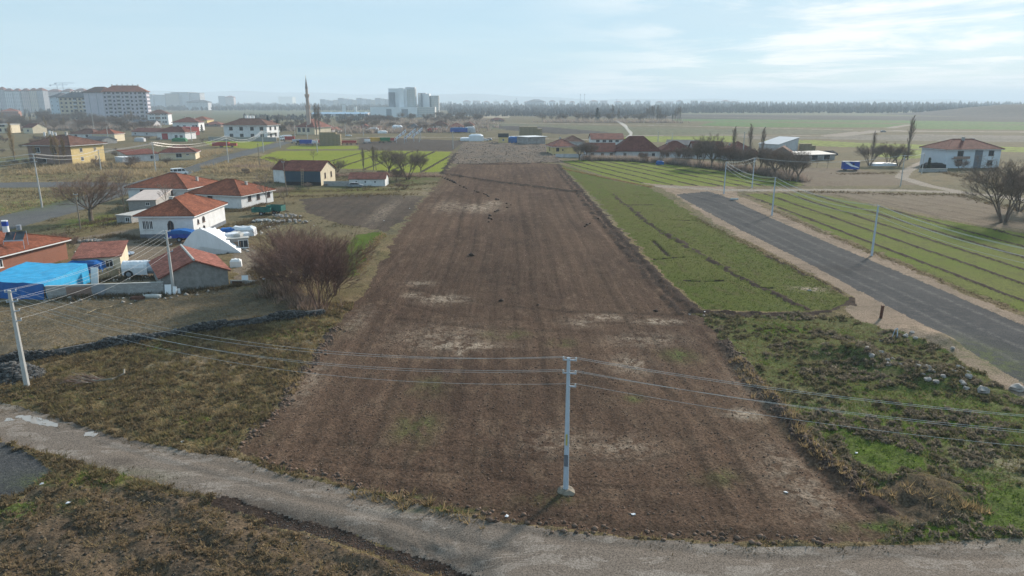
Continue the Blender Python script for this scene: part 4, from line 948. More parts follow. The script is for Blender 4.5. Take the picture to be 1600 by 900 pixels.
# gabled shed with tiled roof in real tiles
sh = house('shed', 'grey rendered shed with pinkish tiled gable roof behind the leaning white boards', (255, 459), (358, 446), dep=11.0, eave=2.3, roof='gable_y', rh=1.75, wall=plain('render_mud', (0.27, 0.255, 0.24), 0.95, 0.22, 1.1, dirt=(0.15, 0.14, 0.135), bump=0.08), tile=M_TILER, ov=0.35, cat='shed')
def tiles_on(e, w, d, eave, rh, ov, mat):
    slope = math.atan2(rh, w / 2); Ls = (w / 2 + ov) / math.cos(slope); nx, ny = int(Ls / .42), int((d + 2 * ov) / .32); b = MB(); r2 = random.Random(9)
    for s in (-1, 1):
        for i in range(nx):
            for j in range(ny):
                t0, t1 = i * Ls / nx, (i + 1.12) * Ls / nx; y0 = -d / 2 - ov + j * (d + 2 * ov) / ny; yw = (d + 2 * ov) / ny; yo = y0 + yw * .5 + r2.uniform(-.015, .015)
                def pt(t, y, up): return (s * t * math.cos(slope) + s * up * math.sin(slope), y, eave + rh + .03 - t * math.sin(slope) + up * math.cos(slope))
                l = .02 + r2.uniform(0, .02)
                vs = [pt(t0, yo - yw * .42, .0), pt(t0, yo, .05), pt(t0, yo + yw * .42, .0), pt(t1, yo - yw * .42, .03 + l), pt(t1, yo, .10 + l), pt(t1, yo + yw * .42, .03 + l)]
                b.add(vs, [(0, 1, 4, 3), (1, 2, 5, 4), (3, 4, 5)] if s > 0 else [(3, 4, 1, 0), (4, 5, 2, 1), (5, 4, 3)])
    rf = [c for c in e.children if c.name.startswith('roof')][0]
    tag(b.build('tiles', mat, rf), kind='stuff'); c = MB(); c.tube([(0, -d / 2 - ov, eave + rh + .08), (0, d / 2 + ov, eave + rh + .08)], .17, 6); c.build('ridge_tiles', M_CONC, rf)
tiles_on(sh, sh['w'], sh['d'], 2.32, 1.75, .35, plain('tile_pink', (0.30, 0.115, 0.085), 0.9, 0.25, 1.2, dirt=(0.20, 0.10, 0.08), island=0.25))
# half-collapsed shed and yellow store between shelter and white house
house('shed', 'small shed with sagging red tile roof and cream gable next to the blue shelter', (118, 425), (190, 420), (214, 404), eave=1.9, roof='shed', rh=1.0, wall=M_CREAM, tile=M_TILER, ov=0.25, cat='shed', wins=[('f', .4, .6, 1.2, .9), ('f', .75, .5, .9, 1.0)])
boxthing('tarp_heap', 'dark blue tarpaulin over a heap beside the sagging tile roof', 135, 424, 5.0, 2.6, 1.7, M_TARP, .15, 'heap')
e = empty('leaning_board', (*P(148, 444), 0)); tag(e, 'single white board leaning by the tarpaulin heap', 'board'); b = MB(); b.box(-.5, 0, 0, .5, .06, 2.3, Matrix.Rotation(-.2, 4, 'X')); b.build('board_face', M_TRIM, e); b = MB(); b.box(-.52, .062, 0, -.42, .12, 2.2, Matrix.Rotation(-.2, 4, 'X')); b.build('batten', M_WOOD, e)
# plank fence: each plank a piece
def plank_fence():
    (ax, ay), (bx, by) = P(130, 443), P(192, 432); L = math.hypot(bx - ax, by - ay); e = empty('plank_fence', (ax, ay, 0), math.atan2(by - ay, bx - ax)); tag(e, 'patched fence of pale planks behind the block wall', 'fence')
    r2 = random.Random(3); n = 14; m = MB(); m.box(-L / n * .44, 0, 0, L / n * .44, .05, 1.5); me = m.mesh('plank', M_STRAW)
    for i in range(n): link('plank', me, e, ((i + .5) * L / n, r2.uniform(-.06, .06), 0), (0, r2.uniform(-.08, .08), 0), (1, 1, r2.uniform(.7, 1.15)))
    for z in (.3, .9): r_ = MB(); r_.box(0, .115, z, L, .18, z + .1); r_.build('rail', M_WOOD, e)
plank_fence()
# cistern under plastic beside the shed
def cistern():
    x, y = P(225, 432); e = empty('water_tanker', (x, y, 0), .12); tag(e, 'old water tanker wrapped in pale plastic beside the gabled shed', 'tanker')
    b = MB(); b.tube([(-2.4, 0, 1.35), (-2.3, 0, 1.35), (2.3, 0, 1.35), (2.4, 0, 1.35)], [.75, .95, .95, .75], 14); b.build('tank', M_METAL, e)
    c = MB(); n = 12; r2 = random.Random(2)
    for i in range(n + 1):
        for j in range(9):
            a = math.pi * (-.12 + 1.24 * j / 8); rr_ = 1.02 + r2.uniform(-.03, .06); c.v.append((-2.5 + 3.4 * i / n, rr_ * math.cos(a), 1.35 + rr_ * math.sin(a) - (0.5 if j in (0, 8) else 0)))
    for i in range(n):
        for j in range(8): k = i * 9 + j; c.f.append((k, k + 9, k + 10, k + 1))
    c.build('plastic_wrap', M_PLASTIC, e); ch = MB(); ch.box(-2.6, -.4, .55, 2.6, .4, .72); ch.build('chassis', M_TYRE, e)
    for sx_ in (-1.6,):
        for s in (-1, 1): wheel(e, sx_, s * .95, .6, .6, .3)
    d = MB(); d.tube([(2.6, 0, .6), (3.6, 0, .5)], .06, 6); d.build('drawbar', M_RUST, e)
cistern()
# plastic-covered stack
def covered_stack():
    (ax, ay), (bx, by) = P(281, 394), P(366, 398); cxx, cyy = (ax + bx) / 2, (ay + by) / 2 + 2.0; w = (bx - ax) * .5; e = empty('covered_stack', (cxx, cyy, -0.05), .25); tag(e, 'tall fodder stack wrapped in white plastic sheeting behind the gabled shed', 'stack')
    r2 = random.Random(8); b = MB(); n, m = 30, 12
    for i in range(n + 1):
        t = -1 + 2 * i / n; tt = t * .92 - .0
        for j in range(m + 1):
            v = j / m; fold = 1 + .055 * math.sin(i * 2.6 + j * .35) * (j > 0) * min(1, .4 + i / n); ap = -.22 + .25 * v; q = abs(t - ap) / ((1 + ap) if t < ap else (1 - ap))
            z = 4.3 * max(0, 1 - q ** (1.7 if t < ap else 1.25)) * (1 - .22 * v) * fold; b.v.append((w * t * (1 - .1 * v) * fold, -2.6 + 6.5 * v, z))
    for i in range(n):
        for j in range(m): k = i * (m + 1) + j; b.f.append((k, k + m + 1, k + m + 2, k + 1))
    b.build('plastic_sheet', M_PLASTIC, e, smooth=True)
    f = MB(); k = len(b.v); fr = [b.v[i * (m + 1)] for i in range(n + 1)]; f.v = [(x, y - .0, z) for x, y, z in fr] + [(-w * .2, -2.9, 1.4)]; f.f = [(i + 1, i, n + 1) for i in range(n)] + [(0, n, n + 1)]; f.build('front_sheet', M_PLASTIC, e)
    g = MB(); bk = [b.v[i * (m + 1) + m] for i in range(n + 1)]; g.v = bk + [(0, 4.0, 1.2)]; g.f = [(i, i + 1, n + 1) for i in range(n)] + [(n, 0, n + 1)]; g.build('back_sheet', M_PLASTIC, e)
    h = MB(); h.box(-w * .5, -2.2, 0, w * .3, 3.0, 1.6); h.build('fodder', M_HAY, e)
covered_stack()
# trailer with blue cover
def trailer(label, px, py, rz, L, W, H, bed, cover=None, group=None, wheels=2, cat='trailer'):
    x, y = P(px, py); e = empty('farm_trailer', (x, y, 0), rz); tag(e, label, cat, group)
    b = MB(); z0 = .75; b.box(-L / 2, -W / 2, z0, L / 2, W / 2, z0 + .12)
    for q in ((-L / 2, -W / 2, L / 2, -W / 2 + .06), (-L / 2, W / 2 - .06, L / 2, W / 2), (-L / 2, -W / 2 + .061, -L / 2 + .06, W / 2 - .061), (L / 2 - .06, -W / 2 + .061, L / 2, W / 2 - .061)): b.box(q[0], q[1], z0 + .121, q[2], q[3], z0 + H)
    b.build('bed', bed, e)
    if cover: c = MB(); c.prism([(-L / 2 - .05, z0 + H * .7), (L / 2 + .05, z0 + H * .7), (L / 2 + .03, z0 + H + .12), (L * .1, z0 + H + .45), (-L * .2, z0 + H + .4), (-L / 2 - .03, z0 + H + .1)], -W / 2 - .07, W / 2 + .07); c.build('cover', cover, e)
    for i in range(wheels // 2 if wheels > 2 else 1):
        for s in (-1, 1): wheel(e, (i - (0 if wheels == 2 else .5)) * L * .5 if wheels > 2 else 0, s * (W / 2 - .1), .45, .45, .25)
    d = MB(); d.tube([(L / 2, -.4, .72), (L / 2 + 1.3, 0, .55), (L / 2, .4, .72)], .05, 5); d.build('drawbar', M_RUST, e); return e
trailer('two-wheeled trailer under a bright blue cover in front of the white house', 284, 377, .05, 4.4, 2.0, 1.0, M_BLUEP, M_TARP)
trailer('green farm trailer parked beyond the three-window house', 410, 336, .1, 4.0, 2.1, .9, M_TEAL)
trailer('green spreader parked next to the rubbish heap', 432, 334, -.2, 3.6, 2.0, 1.2, M_TEAL)
house('hut', 'patchwork hut with junk on its roof beside the covered stack', (349, 391), (389, 388), (397, 378), eave=1.8, roof='flat', rh=.12, wall=M_GREYWALL, tile=M_CONC, ov=.2, cat='hut', wins=[('f', .2, .8, .6, .6), ('f', .8, .3, 1.4, 1.2)], doors=[('f', .5, 1.4, 1.2, M_BROWNW)])
for i, (u, v, m, s) in enumerate(((352, 378, M_PLASTIC, 1.2), (364, 377, M_PLASTIC, 1.5), (376, 378, M_CONC, 1.1), (386, 376, M_PLASTIC, 1.0), (370, 374, M_CONC, .9))):
    boxthing('junk_bundle', ('crumpled white sheeting heaped on the patchwork hut' if m is M_PLASTIC else 'grey junk bundle heaped on the patchwork hut'), u, v + 8, s * 1.5, s * 1.1, .5, m, i * .7, 'junk', 'junk on the patchwork hut', z=1.95)
boxthing('tarp_heap', 'blue tarpaulin heap against the white house wall', 358, 368, 3.4, 2.0, 1.5, M_TARP, .2, 'heap')
boxthing('tarp_heap', 'white sheeting heap with dark hole beside the blue heap', 380, 367, 4.4, 2.2, 1.7, M_PLASTIC, .1, 'heap')
for i, (px, py, w, h, rz, lab) in enumerate(((263, 463, .8, 1.55, .15, 'wide white board leaning on the pole by the gabled shed'), (272, 463, .55, 1.3, -.3, 'narrow white board leaning on the pole by the gabled shed'), (280, 461, .45, .9, .7, 'small white board standing behind the leaning boards'), (383, 446, .85, 1.4, .1, 'tall pale blue board by the manure heap'), (415, 447, .9, 1.1, -.05, 'square pale blue board at the end of the scrap fence'))):
    x, y = P(px, py); e = empty('board', (x, y, -.03), rz); tag(e, lab, 'board'); b = MB(); b.box(-w / 2, 0, 0, w / 2, .05, h, Matrix.Rotation(-.22, 4, 'X')); b.build('sheet', M_WHITEP, e); b = MB(); b.box(-w / 2, .052, h * .4, w / 2, .1, h * .48, Matrix.Rotation(-.22, 4, 'X')); b.build('batten', M_WOOD, e)
block_wall('scrap_fence', 'low fence of scrap sheets between shed and manure heap', (360, 446), (425, 447), .75, .08, M_GREYWALL, patches=((.42, .62, .02, .8, M_CONC, 'scrap_sheet'), (.66, .8, .02, .9, M_WOOD, 'scrap_sheet'), (.05, .3, .02, .7, M_RUST, 'scrap_sheet')))
boxthing('white_cabinet', 'white discarded cabinet on the yard behind the shed', 369, 416, 1.6, 1.2, 1.2, M_TRIM, .3, 'cabinet')
for px, py, s, lab in ((250, 467, .9, 'pale overturned trough below the block wall'), (228, 469, .7, 'rusty crate below the block wall')):
    boxthing('trough', lab, px - 12, py, s * 2.4, .7, .45, M_CONC if s > .8 else M_RUST, .1, 'trough')
# hose snaking on the paddock
b = MB(); b.tube([(*P(*p), .06) for p in ((130, 493), (150, 484), (172, 480), (190, 474), (186, 471), (165, 473), (145, 477), (120, 480))], .05, 5); tag(b.build('hose', M_STRAW), 'yellow hose lying looped on the bare paddock', 'hose')

# ------------------------------------------------------------------ second row of houses
h5 = house('barn', 'dark navy sheet-clad barn with red gable roof and ladder', (446, 289), (502, 290), None, 11, eave_px=266, roof='gable_x', rh=2.5, wall=M_CREAM, tile=M_TILED, ov=.35, cat='barn', wins=row('r', (.3, .72), 2.0, .8, 1.5, frame=M_FRAME), chims=[(.35, .1, .7, .25)])
w5, d5, e5 = h5['w'], h5['d'], h5['eave']
b = MB(); b.box(-w5 / 2, -d5 / 2 - .12, 1.1, w5 / 2, -d5 / 2 - .004, e5 - .35); b.build('cladding', M_NAVY, h5); b = MB(); b.box(-w5 / 2, -d5 / 2 - .14, 0, w5 / 2, -d5 / 2 - .004, 1.095); b.build('base_band', M_TYRE, h5)
house('annex', 'white annex with red roof joined to the navy barn', (428, 284), (445.5, 285.5), dep=6, eave=4.2, roof='gable_x', rh=2.3, wall=M_WHITE, tile=M_TILED, ov=.3, cat='annex')
x, y = P(474, 291); e = empty('ladder', (x, y - .3, 0)); tag(e, 'pale ladder leaning on the navy barn', 'ladder')
for s in (-.3, .3): b = MB(); b.tube([(s, -.7, 0), (s, .25, 5.2)], .055, 5); b.build('rail', M_STRAW, e)
rm = MB(); rm.tube([(-.3, 0, 0), (.3, 0, 0)], .045, 5); rme = rm.mesh('rung', M_STRAW)
for i in range(11): t = (i + .7) / 11.5; link('rung', rme, e, (0, -.7 + .95 * t, 5.2 * t))
house('shed', 'low white shed with faded red roof and three tiny windows', (546, 291), (602, 291), None, 6, eave_px=278.5, roof='gable_x', rh=1.5, wall=M_WHITE, tile=M_TILER, ov=.3, cat='shed', wins=row('f', (.2, .45, .72), 1.1, .5, .45, frame=M_TRIM, bars=False))
block_wall('garden_wall', 'pale grey wall between the navy barn and the low white shed', (506, 291), (546, 291), 1.5)
vehicle('parked_car', 'dark car standing at the low white shed', 556, 293, .1, 'car', M_GREYP)
h6 = house('house', 'two-storey pink brick house with brown hip roof behind pale poplars', (47, 256), (114, 257.5), None, 17, eave_px=227, rh=3.6, wall=M_BRICKP, tile=M_TILEB, ov=1.2, wins=[('f', .22, 4.6, 2.6, 1.9), ('f', .62, 4.4, 2.8, 2.4)] + row('r', (.3, .72), 4.8, 1.2, 1.4) + row('r', (.3, .72), 1.4, 1.2, 1.4) + [('f', .3, .6, 4, 1.6, dict(pane=M_TYRE))], chims=[(.15, -.05, 1.6, .4)])
b = MB(); b.box(h6['w'] / 2, -h6['d'] / 2, .0, h6['w'] / 2 + .03, h6['d'] / 2, h6['eave'] - .35); b.build('sunlit_side_tint', M_YELLOW, h6)  # yellow sheet paints warm sunlight onto the brick side wall
for i, px in enumerate((72, 80, 84, 89)): 
    x, y = P(px, 254); e = empty('water_tank', (x, y + 2, h6['eave'] + 3.2 - abs(px - 80) * .07)); tag(e, 'white water tank with panel on the pink brick house roof', 'water tank', 'tanks on the pink brick house roof'); b = MB(); b.tube([(0, 0, .5), (0, 0, 1.9)], .4, 10); b.build('tank', M_TRIM, e); b = MB(); b.box(-.5, -1.2, .1, .5, -.4, .2); b.build('panel', M_GLASS, e); b = MB(); b.tube([(0, 0, -.8), (0, 0, .5)], .08, 5); b.build('stand', M_METAL, e)
house('house', 'cream bungalow with maroon hip roof by the asphalt road', (251, 250), (306, 249), None, 11, eave_px=237.5, rh=2.9, wall=M_CREAM, tile=M_TILED, ov=.7, wins=[('f', .53, 1.0, 2.2, 1.7), ('f', .78, 1.9, .9, .6)], chims=[(-.5, .2, .8, .25)])
house('house', 'low whitewashed wing with red roof joined to the cream bungalow', (200, 254), (249, 251), dep=9, eave=3.0, roof='shed', rh=1.6, wall=M_PALEGREY, tile=M_TILED, ov=.3, wins=[('f', .8, 1.0, 2.0, 1.4)])
house('kiosk', 'white sheet-metal cabin beside the whitewashed wing', (181, 258), (193, 259), dep=3.6, eave=3.2, roof='flat', rh=.1, wall=M_PALEGREY, tile=M_TRIM, ov=.1, cat='cabin')
house('house', 'white bungalow with red roof and red door panel behind the green tarp', (246, 217.7), (290, 218), None, 13, eave_px=206.5, rh=3.4, wall=M_WHITE, tile=M_TILED, ov=.7, wins=[('f', .12, .5, 1.6, 2.6, dict(pane=M_WHITE, bars=False)), ('f', .28, .3, 4.0, 3.6, dict(pane=M_REDW, frame=M_REDW, bars=False)), ('f', .68, .4, 2.0, 2.6), ('f', .86, 1.2, 2.0, 1.6)])
house('shed', 'long grey shed with maroon roof left of the red door bungalow', (206, 212), (246, 213), dep=14, eave=3.2, roof='gable_x', rh=2.4, wall=M_PALEGREY, tile=M_TILED, ov=.4, cat='shed', wins=row('f', (.15, .6), 1.0, 1.6, 1.4))
house('shed', 'flat-roofed red shed behind the red door bungalow', (279, 211), (299, 211.5), dep=8, eave=5.8, roof='flat', rh=.2, wall=M_REDW, tile=M_REDW, ov=.2, cat='shed')
boxthing('tarp_heap', 'green tarpaulin over a stack in front of the red door bungalow', 281, 221, 8.5, 3.2, 2.2, M_GREENP, .02, 'heap')
boxthing('white_container', 'pale container in front of the long grey shed', 219, 221, 6, 2.6, 2.4, M_PALEGREY, 0, 'container')
h9 = house('house', 'large two-storey white house with red hip roof and water tanks', (351, 216.3), (418, 216.8), None, 18, eave_px=195.5, rh=4.2, wall=M_WHITE, tile=M_TILEB, ov=1.2, wins=row('f', (.17, .41, .66, .88), 5.6, 2.4, 2.2, frame=M_FRAME) + row('f', (.17, .41, .66, .88), 1.2, 2.4, 2.0, frame=M_FRAME) + row('r', (.3, .7), 5.6, 2.4, 2.2, frame=M_FRAME) + row('r', (.3, .7), 1.2, 2.4, 2.2, frame=M_FRAME))
b = MB(); b.box(h9['w'] / 2, -h9['d'] * .45, 4.0, h9['w'] / 2 + 2.2, h9['d'] * .3, 4.3); b.box(h9['w'] / 2 + 2.0, -h9['d'] * .45, 4.301, h9['w'] / 2 + 2.2, h9['d'] * .3, 5.2); b.build('balcony', M_TRIM, h9)
for i, px in enumerate((383, 388, 393.5)):
    x, y = P(px, 214); e = empty('water_tank', (x, y + 6, h9['eave'] + 3.6)); tag(e, 'white roof tank on the large two-storey white house', 'water tank', 'tanks on the white two-storey house'); b = MB(); b.box(-.9, -.7, .3, .9, .7, 2.1); b.build('tank', M_TRIM, e); b = MB(); b.box(-.8, -.6, -.6, .8, .6, .298); b.build('stand', M_METAL, e)
block_wall('perimeter_wall', 'long grey perimeter wall in front of the large white house', (326, 220), (432, 221), 2.6, .3, M_GREYWALL)
house('house', 'three-storey white house with brown roof and pink balcony bay', (232, 195), (264, 194.8), None, 18, eave_px=178, rh=4.5, wall=M_WHITE, tile=M_TILEB, ov=1.0, wins=[('f', u, z, 1.8, 1.9, dict(frame=M_TRIM)) for z in (2.0, 6.4, 10.6) for u in (.15, .27, .75, .87)] + [('f', .5, z, 5, 2.6, dict(frame=M_BRICKP, pane=M_BROWNW, bars=False)) for z in (1.5, 6.0, 10.4)], chims=[(-.2, .1, 1.5, .5)])
house('house', 'white house with maroon hip roof beside two dark conifers', (271, 205), (311, 204.8), None, 18, eave_px=191, rh=4.0, wall=M_WHITE, tile=M_TILED, ov=.9, wins=row('f', (.2, .45, .8), 2.6, 2.2, 2.4, frame=M_TRIM), chims=[(-.25, -.1, 2.2, .45), (.45, .2, 1.8, .45)])
house('house', 'ochre house with red roof behind the conifer house', (300, 196), (324, 196), dep=18, eave_px=187, rh=3.4, wall=M_YELLOW, tile=M_TILE, ov=.8)
house('house', 'bungalow with orange roof and yellow end wall by the poplars', (145, 221), (180, 221), None, 12, eave_px=209, rh=2.8, wall=M_CREAM, tile=M_TILE, ov=.5, wins=row('f', (.3, .7), 1.2, 2, 1.5))
house('house', 'white bungalow with dark brown hip roof behind the pink brick house', (110, 216.6), (148, 217), None, 13, eave_px=209.5, rh=3.2, wall=M_WHITE, tile=M_TILEB, ov=.7, wins=row('f', (.25, .7), 1.2, 2, 1.5))
house('shed', 'low grey gabled shed next to the white bungalow', (130, 224), (160, 225), dep=10, eave=2.4, roof='gable_x', rh=1.8, wall=M_GREYWALL, tile=M_SLATE, ov=.3, cat='shed')
house('house', 'red-roofed brick house with orange gable on the village edge', (2, 184), (30, 183.8), None, 24, eave_px=174, rh=5.0, wall=M_BRICK, tile=M_TILE, ov=.8, wins=row('f', (.3, .7), 2, 2.4, 2))
house('house', 'small cream gabled house with maroon roof in the orchard', (37, 208.2), (52, 208.5), None, 12, eave_px=199, roof='gable_x', rh=3, wall=M_CREAM, tile=M_TILED, ov=.4, wins=row('f', (.5,), 1.4, 2, 1.6))
house('house', 'flat-roofed cream house at the orchard edge', (-8, 208), (17, 208), dep=12, eave_px=195, roof='flat', rh=.5, wall=M_CREAM, tile=M_CONC, ov=.5, wins=row('f', (.35, .75), 1.5, 2.4, 2.2, frame=M_FRAME) + row('f', (.5,), 5.2, 5, 1.6, frame=M_CONC))
house('shed', 'dark metal-roofed depot beside the pale apartment block', (56, 185), (86, 185), dep=24, eave_px=176, roof='flat', rh=.6, wall=M_GREYWALL, tile=M_SLATE, ov=1, cat='depot', wins=row('f', (.5,), 1, 8, 4, frame=M_TRIM, pane=M_PALEGREY))
house('shed', 'dark barn roof with blue end in front of the lilac apartment block', (205, 199), (240, 199), dep=16, eave_px=194, roof='gable_x', rh=4, wall=M_PALEGREY, tile=M_SLATE, ov=.6, cat='barn')

# ------------------------------------------------------------------ apartment blocks
def apartment(name, label, A, B, C, eave_px, rh, floors, cols, wall, tile, side_cols=3, balc=(), pane=None):
    loc, rz, w, d = footprint(A, B, C, 22); H = top_z(B[0], B[1], eave_px); e = empty(name, (loc[0], loc[1], -.1), rz); tag(e, label, 'apartment block')
    b = MB(); b.box(-w / 2, -d / 2, 0, w / 2, d / 2, H); b.build('wall', wall, e); link('roof', roof_mesh('hip', w, d, H + .05, rh, 1.6, tile, .4), e)
    fh = H / floors; cw = w / cols
    wm = MB(); wm.box(-cw * .2, -.25, 0, cw * .2, -.01, fh * .5); wme = wm.mesh('window', pane or M_GLASS)
    bm_ = MB(); bm_.box(-cw * .42, -1.4, -.15, cw * .42, -.012, 0); bm_.box(-cw * .42, -1.4, .002, cw * .42, -1.25, fh * .33); bme = bm_.mesh('balcony', M_PALEGREY)
    dm = MB(); dm.box(-cw * .36, -.2, 0, cw * .36, -.01, fh * .72); dme = dm.mesh('balcony_door', pane or M_GLASS)
    for f in range(floors):
        z = fh * f
        for c in range(cols):
            xx = -w / 2 + cw * (c + .5)
            if c in balc:
                link('balcony', bme, e, (xx, -d / 2, z + .4)); link('balcony_door', dme, e, (xx, -d / 2, z + .5))
            else: link('window', wme, e, (xx, -d / 2, z + fh * .3))
        for c in range(side_cols):
            for s, r_ in ((1, math.pi / 2), (-1, -math.pi / 2)): link('window', wme, e, (s * w / 2, -d / 2 + d * (c + .5) / side_cols, z + fh * .3), (0, 0, r_))
    for i in range(6): p = MB(); xx = -w * .3 + w * .12 * i; p.box(xx - .8, -1, H + rh * .7, xx + .8, 1, H + rh + 1.2); p.build('chimney', M_CONC, e)
    for c in range(1, cols, 2): q = MB(); xx = -w / 2 + cw * c; q.box(xx - .25, -d / 2 - .5, 0, xx + .25, -d / 2 - .011, H - .01); q.build('pilaster', wall, e)
    return e
apartment('apartment_block', 'eight-storey lilac apartment block with long red roof and balconies', (166, 191.2), (234, 190.7), None, 143, 7.5, 8, 10, M_LILAC, M_TILE, 4, (1, 3, 5, 8))
A2 = footprint((137, 190.5), (165.6, 191.25), dep=20)
ap = empty('apartment_wing', (A2[0][0], A2[0][1], -.1), A2[1]); tag(ap, 'plain lilac side wing of the long red-roofed apartment block', 'apartment block'); Hh = top_z(166, 191.2, 143.5)
b = MB(); b.box(-A2[2] / 2, -A2[3] / 2, 0, A2[2] / 2, A2[3] / 2, Hh); b.build('wall', M_LILAC, ap); link('roof', roof_mesh('hip', A2[2], A2[3], Hh + .05, 6.5, 1.6, M_TILEB, .4), ap)
for xx in (-.22, .2): b = MB(); b.box(A2[2] * xx - .5, -A2[3] / 2 - .2, 4, A2[2] * xx + .5, -A2[3] / 2 - .01, Hh - 2); b.build('stair_glazing', M_GREYP, ap)
apartment('apartment_block', 'six-storey white-ended apartment block with dark slate roof', (97, 188.7), (140, 189), None, 152, 7.0, 6, 6, M_BEIGE, M_SLATE, 2, (3, 5))
A3 = footprint((83, 188.1), (96.6, 188.6), dep=20); e = empty('apartment_wing', (A3[0][0], A3[0][1], -.1), A3[1]); tag(e, 'pale blue end wing of the slate-roofed apartment block', 'apartment block'); H3 = top_z(96, 188.6, 151)
b = MB(); b.box(-A3[2] / 2, -A3[3] / 2, 0, A3[2] / 2, A3[3] / 2, H3); b.build('wall', plain('render_blue', (0.50, 0.56, 0.62), 0.9, 0.05, 0.3), e); link('roof', roof_mesh('hip', A3[2], A3[3], H3 + .05, 5, 1.2, M_SLATE, .4), e)
wm = MB(); wm.box(-.7, -.2, 0, .7, -.01, 2.2); wme = wm.mesh('window', M_GLASS)
for k in range(6):
    for u in (-.32, .32): link('window', wme, e, (A3[2] * u, -A3[3] / 2, 3 + k * H3 / 6))
def far_block(px0, px1, base, top, wi, label, roof=None, rh=.12, group=None, name='apartment_block', cat='building', dk=.7, wall=None):
    loc, rz, w, d = footprint((px0, base), (px1, base), dep=(P(px1, base)[0] - P(px0, base)[0]) * dk); H = top_z((px0 + px1) / 2, base, top)
    rz += rng.uniform(-.25, .25); e = empty(name, (loc[0], loc[1], -.5), rz); tag(e, label, cat, group); rr_ = H * rh if roof else 1.0
    b = MB(); b.box(-w / 2, -d / 2, 0, w / 2, d / 2, H - rr_ + .5); b.build('wall', wall or M_FAC[wi], e); link('roof', roof_mesh('hip' if roof else 'flat', w, d, H - rr_ + .51, rr_, w * .03, roof or M_CONC, 1.0), e)
    return e
G = 'far apartment blocks on the left skyline'
for i, (a, c, t) in enumerate(((-14, 4, 139), (3, 13, 135.5), (12, 24, 138), (25, 37, 138), (38, 50, 138), (51, 62, 137.5), (60, 74, 137))):
    far_block(a, c, 176, t, (0, 3, 0, 0, 2, 1, 3)[i], 'tall pale apartment block with reddish roof in the far left row', M_TILER, .10, G)
for i, (a, c, t) in enumerate(((76, 98, 139), (99, 118, 138.5), (118, 138, 138))): far_block(a, c, 174, t, (2, 0, 0)[i], 'distant apartment block rising behind the slate-roofed block', M_TILER, .12, 'blocks behind the slate-roofed block')
for i, (a, c, t) in enumerate(((233, 242, 147), (243, 261, 148), (260, 282, 146), (282, 296, 149), (270, 300, 144), (297, 316, 145))): far_block(a, c, 170, t, (0, 0, 1, 3, 0, 0)[i], 'hazy distant apartment block right of the lilac block', None, .1, 'hazy blocks right of the lilac block')
far_block(293, 325, 172, 156, 0, 'three-storey pale blue hall with dark roof in the far fields', M_SLATE, .2, name='hall', dk=.5)
far_block(342, 352, 168, 150, 3, 'narrow grey tower block standing in the far plain', None, .1)
far_block(353, 366, 168, 149.5, 2, 'pinkish tower block beside the narrow grey tower', M_TILER, .12)
far_block(436, 458, 164, 151, 1, 'beige windowless silo hall on the far skyline', None, .1, name='silo_hall', wall=M_CREAM)
for i in range(15):
    a = 500 + i * 7.2; far_block(a, a + 8, 168, 153 + (i * 5) % 4 * 1.0 + (2 if i < 3 else 0), (3, 0, 3, 1)[i % 4], 'hazy grey apartment block left of the white hospital', None, .1, 'hazy blocks left of the hospital')
for i in range(26):
    a = 700 + i * 17 + (i * 13 % 7); far_block(a, a + 7 + (i * 5) % 6, 166, 158.5 - (i * 3) % 4 * .7, i % 3, 'small hazy house on the far plain beyond the fields', M_TILER if i % 2 else None, .2, 'hazy houses on the far plain', name='distant_house', cat='house')
for a, c, t, lab in ((825, 851, 155, 'broad hazy block with shallow roof on the far plain'), (1102, 1117, 159, 'dark hazy hall with low dome roof beyond the poplar wood'), (1140, 1155, 158, 'second dark hazy block beyond the poplar wood'), (1345, 1358, 161, 'far small factory on the right skyline'), (1432, 1446, 162, 'far pale silo building on the right skyline')): far_block(a, c, 168, t, 3, lab, M_SLATE if a < 1200 else None, .25)
far_block(1282, 1293, 171, 167, 0, 'bright white far shed in front of the poplar wood', None, .1, name='far_shed')
# ------------------------------------------------------------------ hospital
def hospital():
    base = 183; x0, y0 = P(640, base); k = depth(640, base) / FPX; e = empty('hospital', (x0, y0, -.2)); tag(e, 'white hospital complex with curved glazed towers', 'hospital')
    def X(px): return (px - 640) * k
    def Z(py): return top_z(640, base, py)
    WH = plain('clad_white', (0.72, 0.74, 0.76), 0.5, 0.04, 0.05); GL = facade_mat('curtain_glass', (0.50, 0.50, 0.48), (0.16, 0.19, 0.22), 2.4, 3.2)
    def bx(nm, a, c, t, y0_, y1_, m=WH, bot=0): q = MB(); q.box(X(a), y0_, bot, X(c), y1_, Z(t)); return q.build(nm, m, e)
    def cyl(nm, px, r, t, y, m, b0=0): q = MB(); q.tube([(X(px), y, b0), (X(px), y, Z(t))], r * k, 20); return q.build(nm, m, e)
    bx('tower', 608.5, 642, 138, 0, 22); bx('tower', 625, 633, 137.5, -4, -.02); cyl('glazed_bay', 613.5, 5.2, 144, 0, M_GREYP); cyl('glazed_bay', 643, 8.2, 138.5, 6, GL); bx('roof_plant', 634.5, 649, 136, 4, 18, M_PALEGREY, Z(138.4))
    bx('tower', 652, 670, 146, 16, 40); bx('tower', 657, 659.5, 145.5, 12, 15.9, M_GREYP); cyl('glazed_bay', 677, 8.0, 149, 26, GL); bx('roof_plant', 652, 664, 144.8, 20, 36, M_PALEGREY, Z(146) + .01)
    bx('podium', 582, 654, 167, -16, -4.01); bx('podium', 654.02, 681, 167, -12, 10, GL)
    for a, c in ((606.5, 614.5), (630, 640)): bx('glazed_entrance', a, c, 170, -16.4, -16.01, M_GREYP)
hospital()
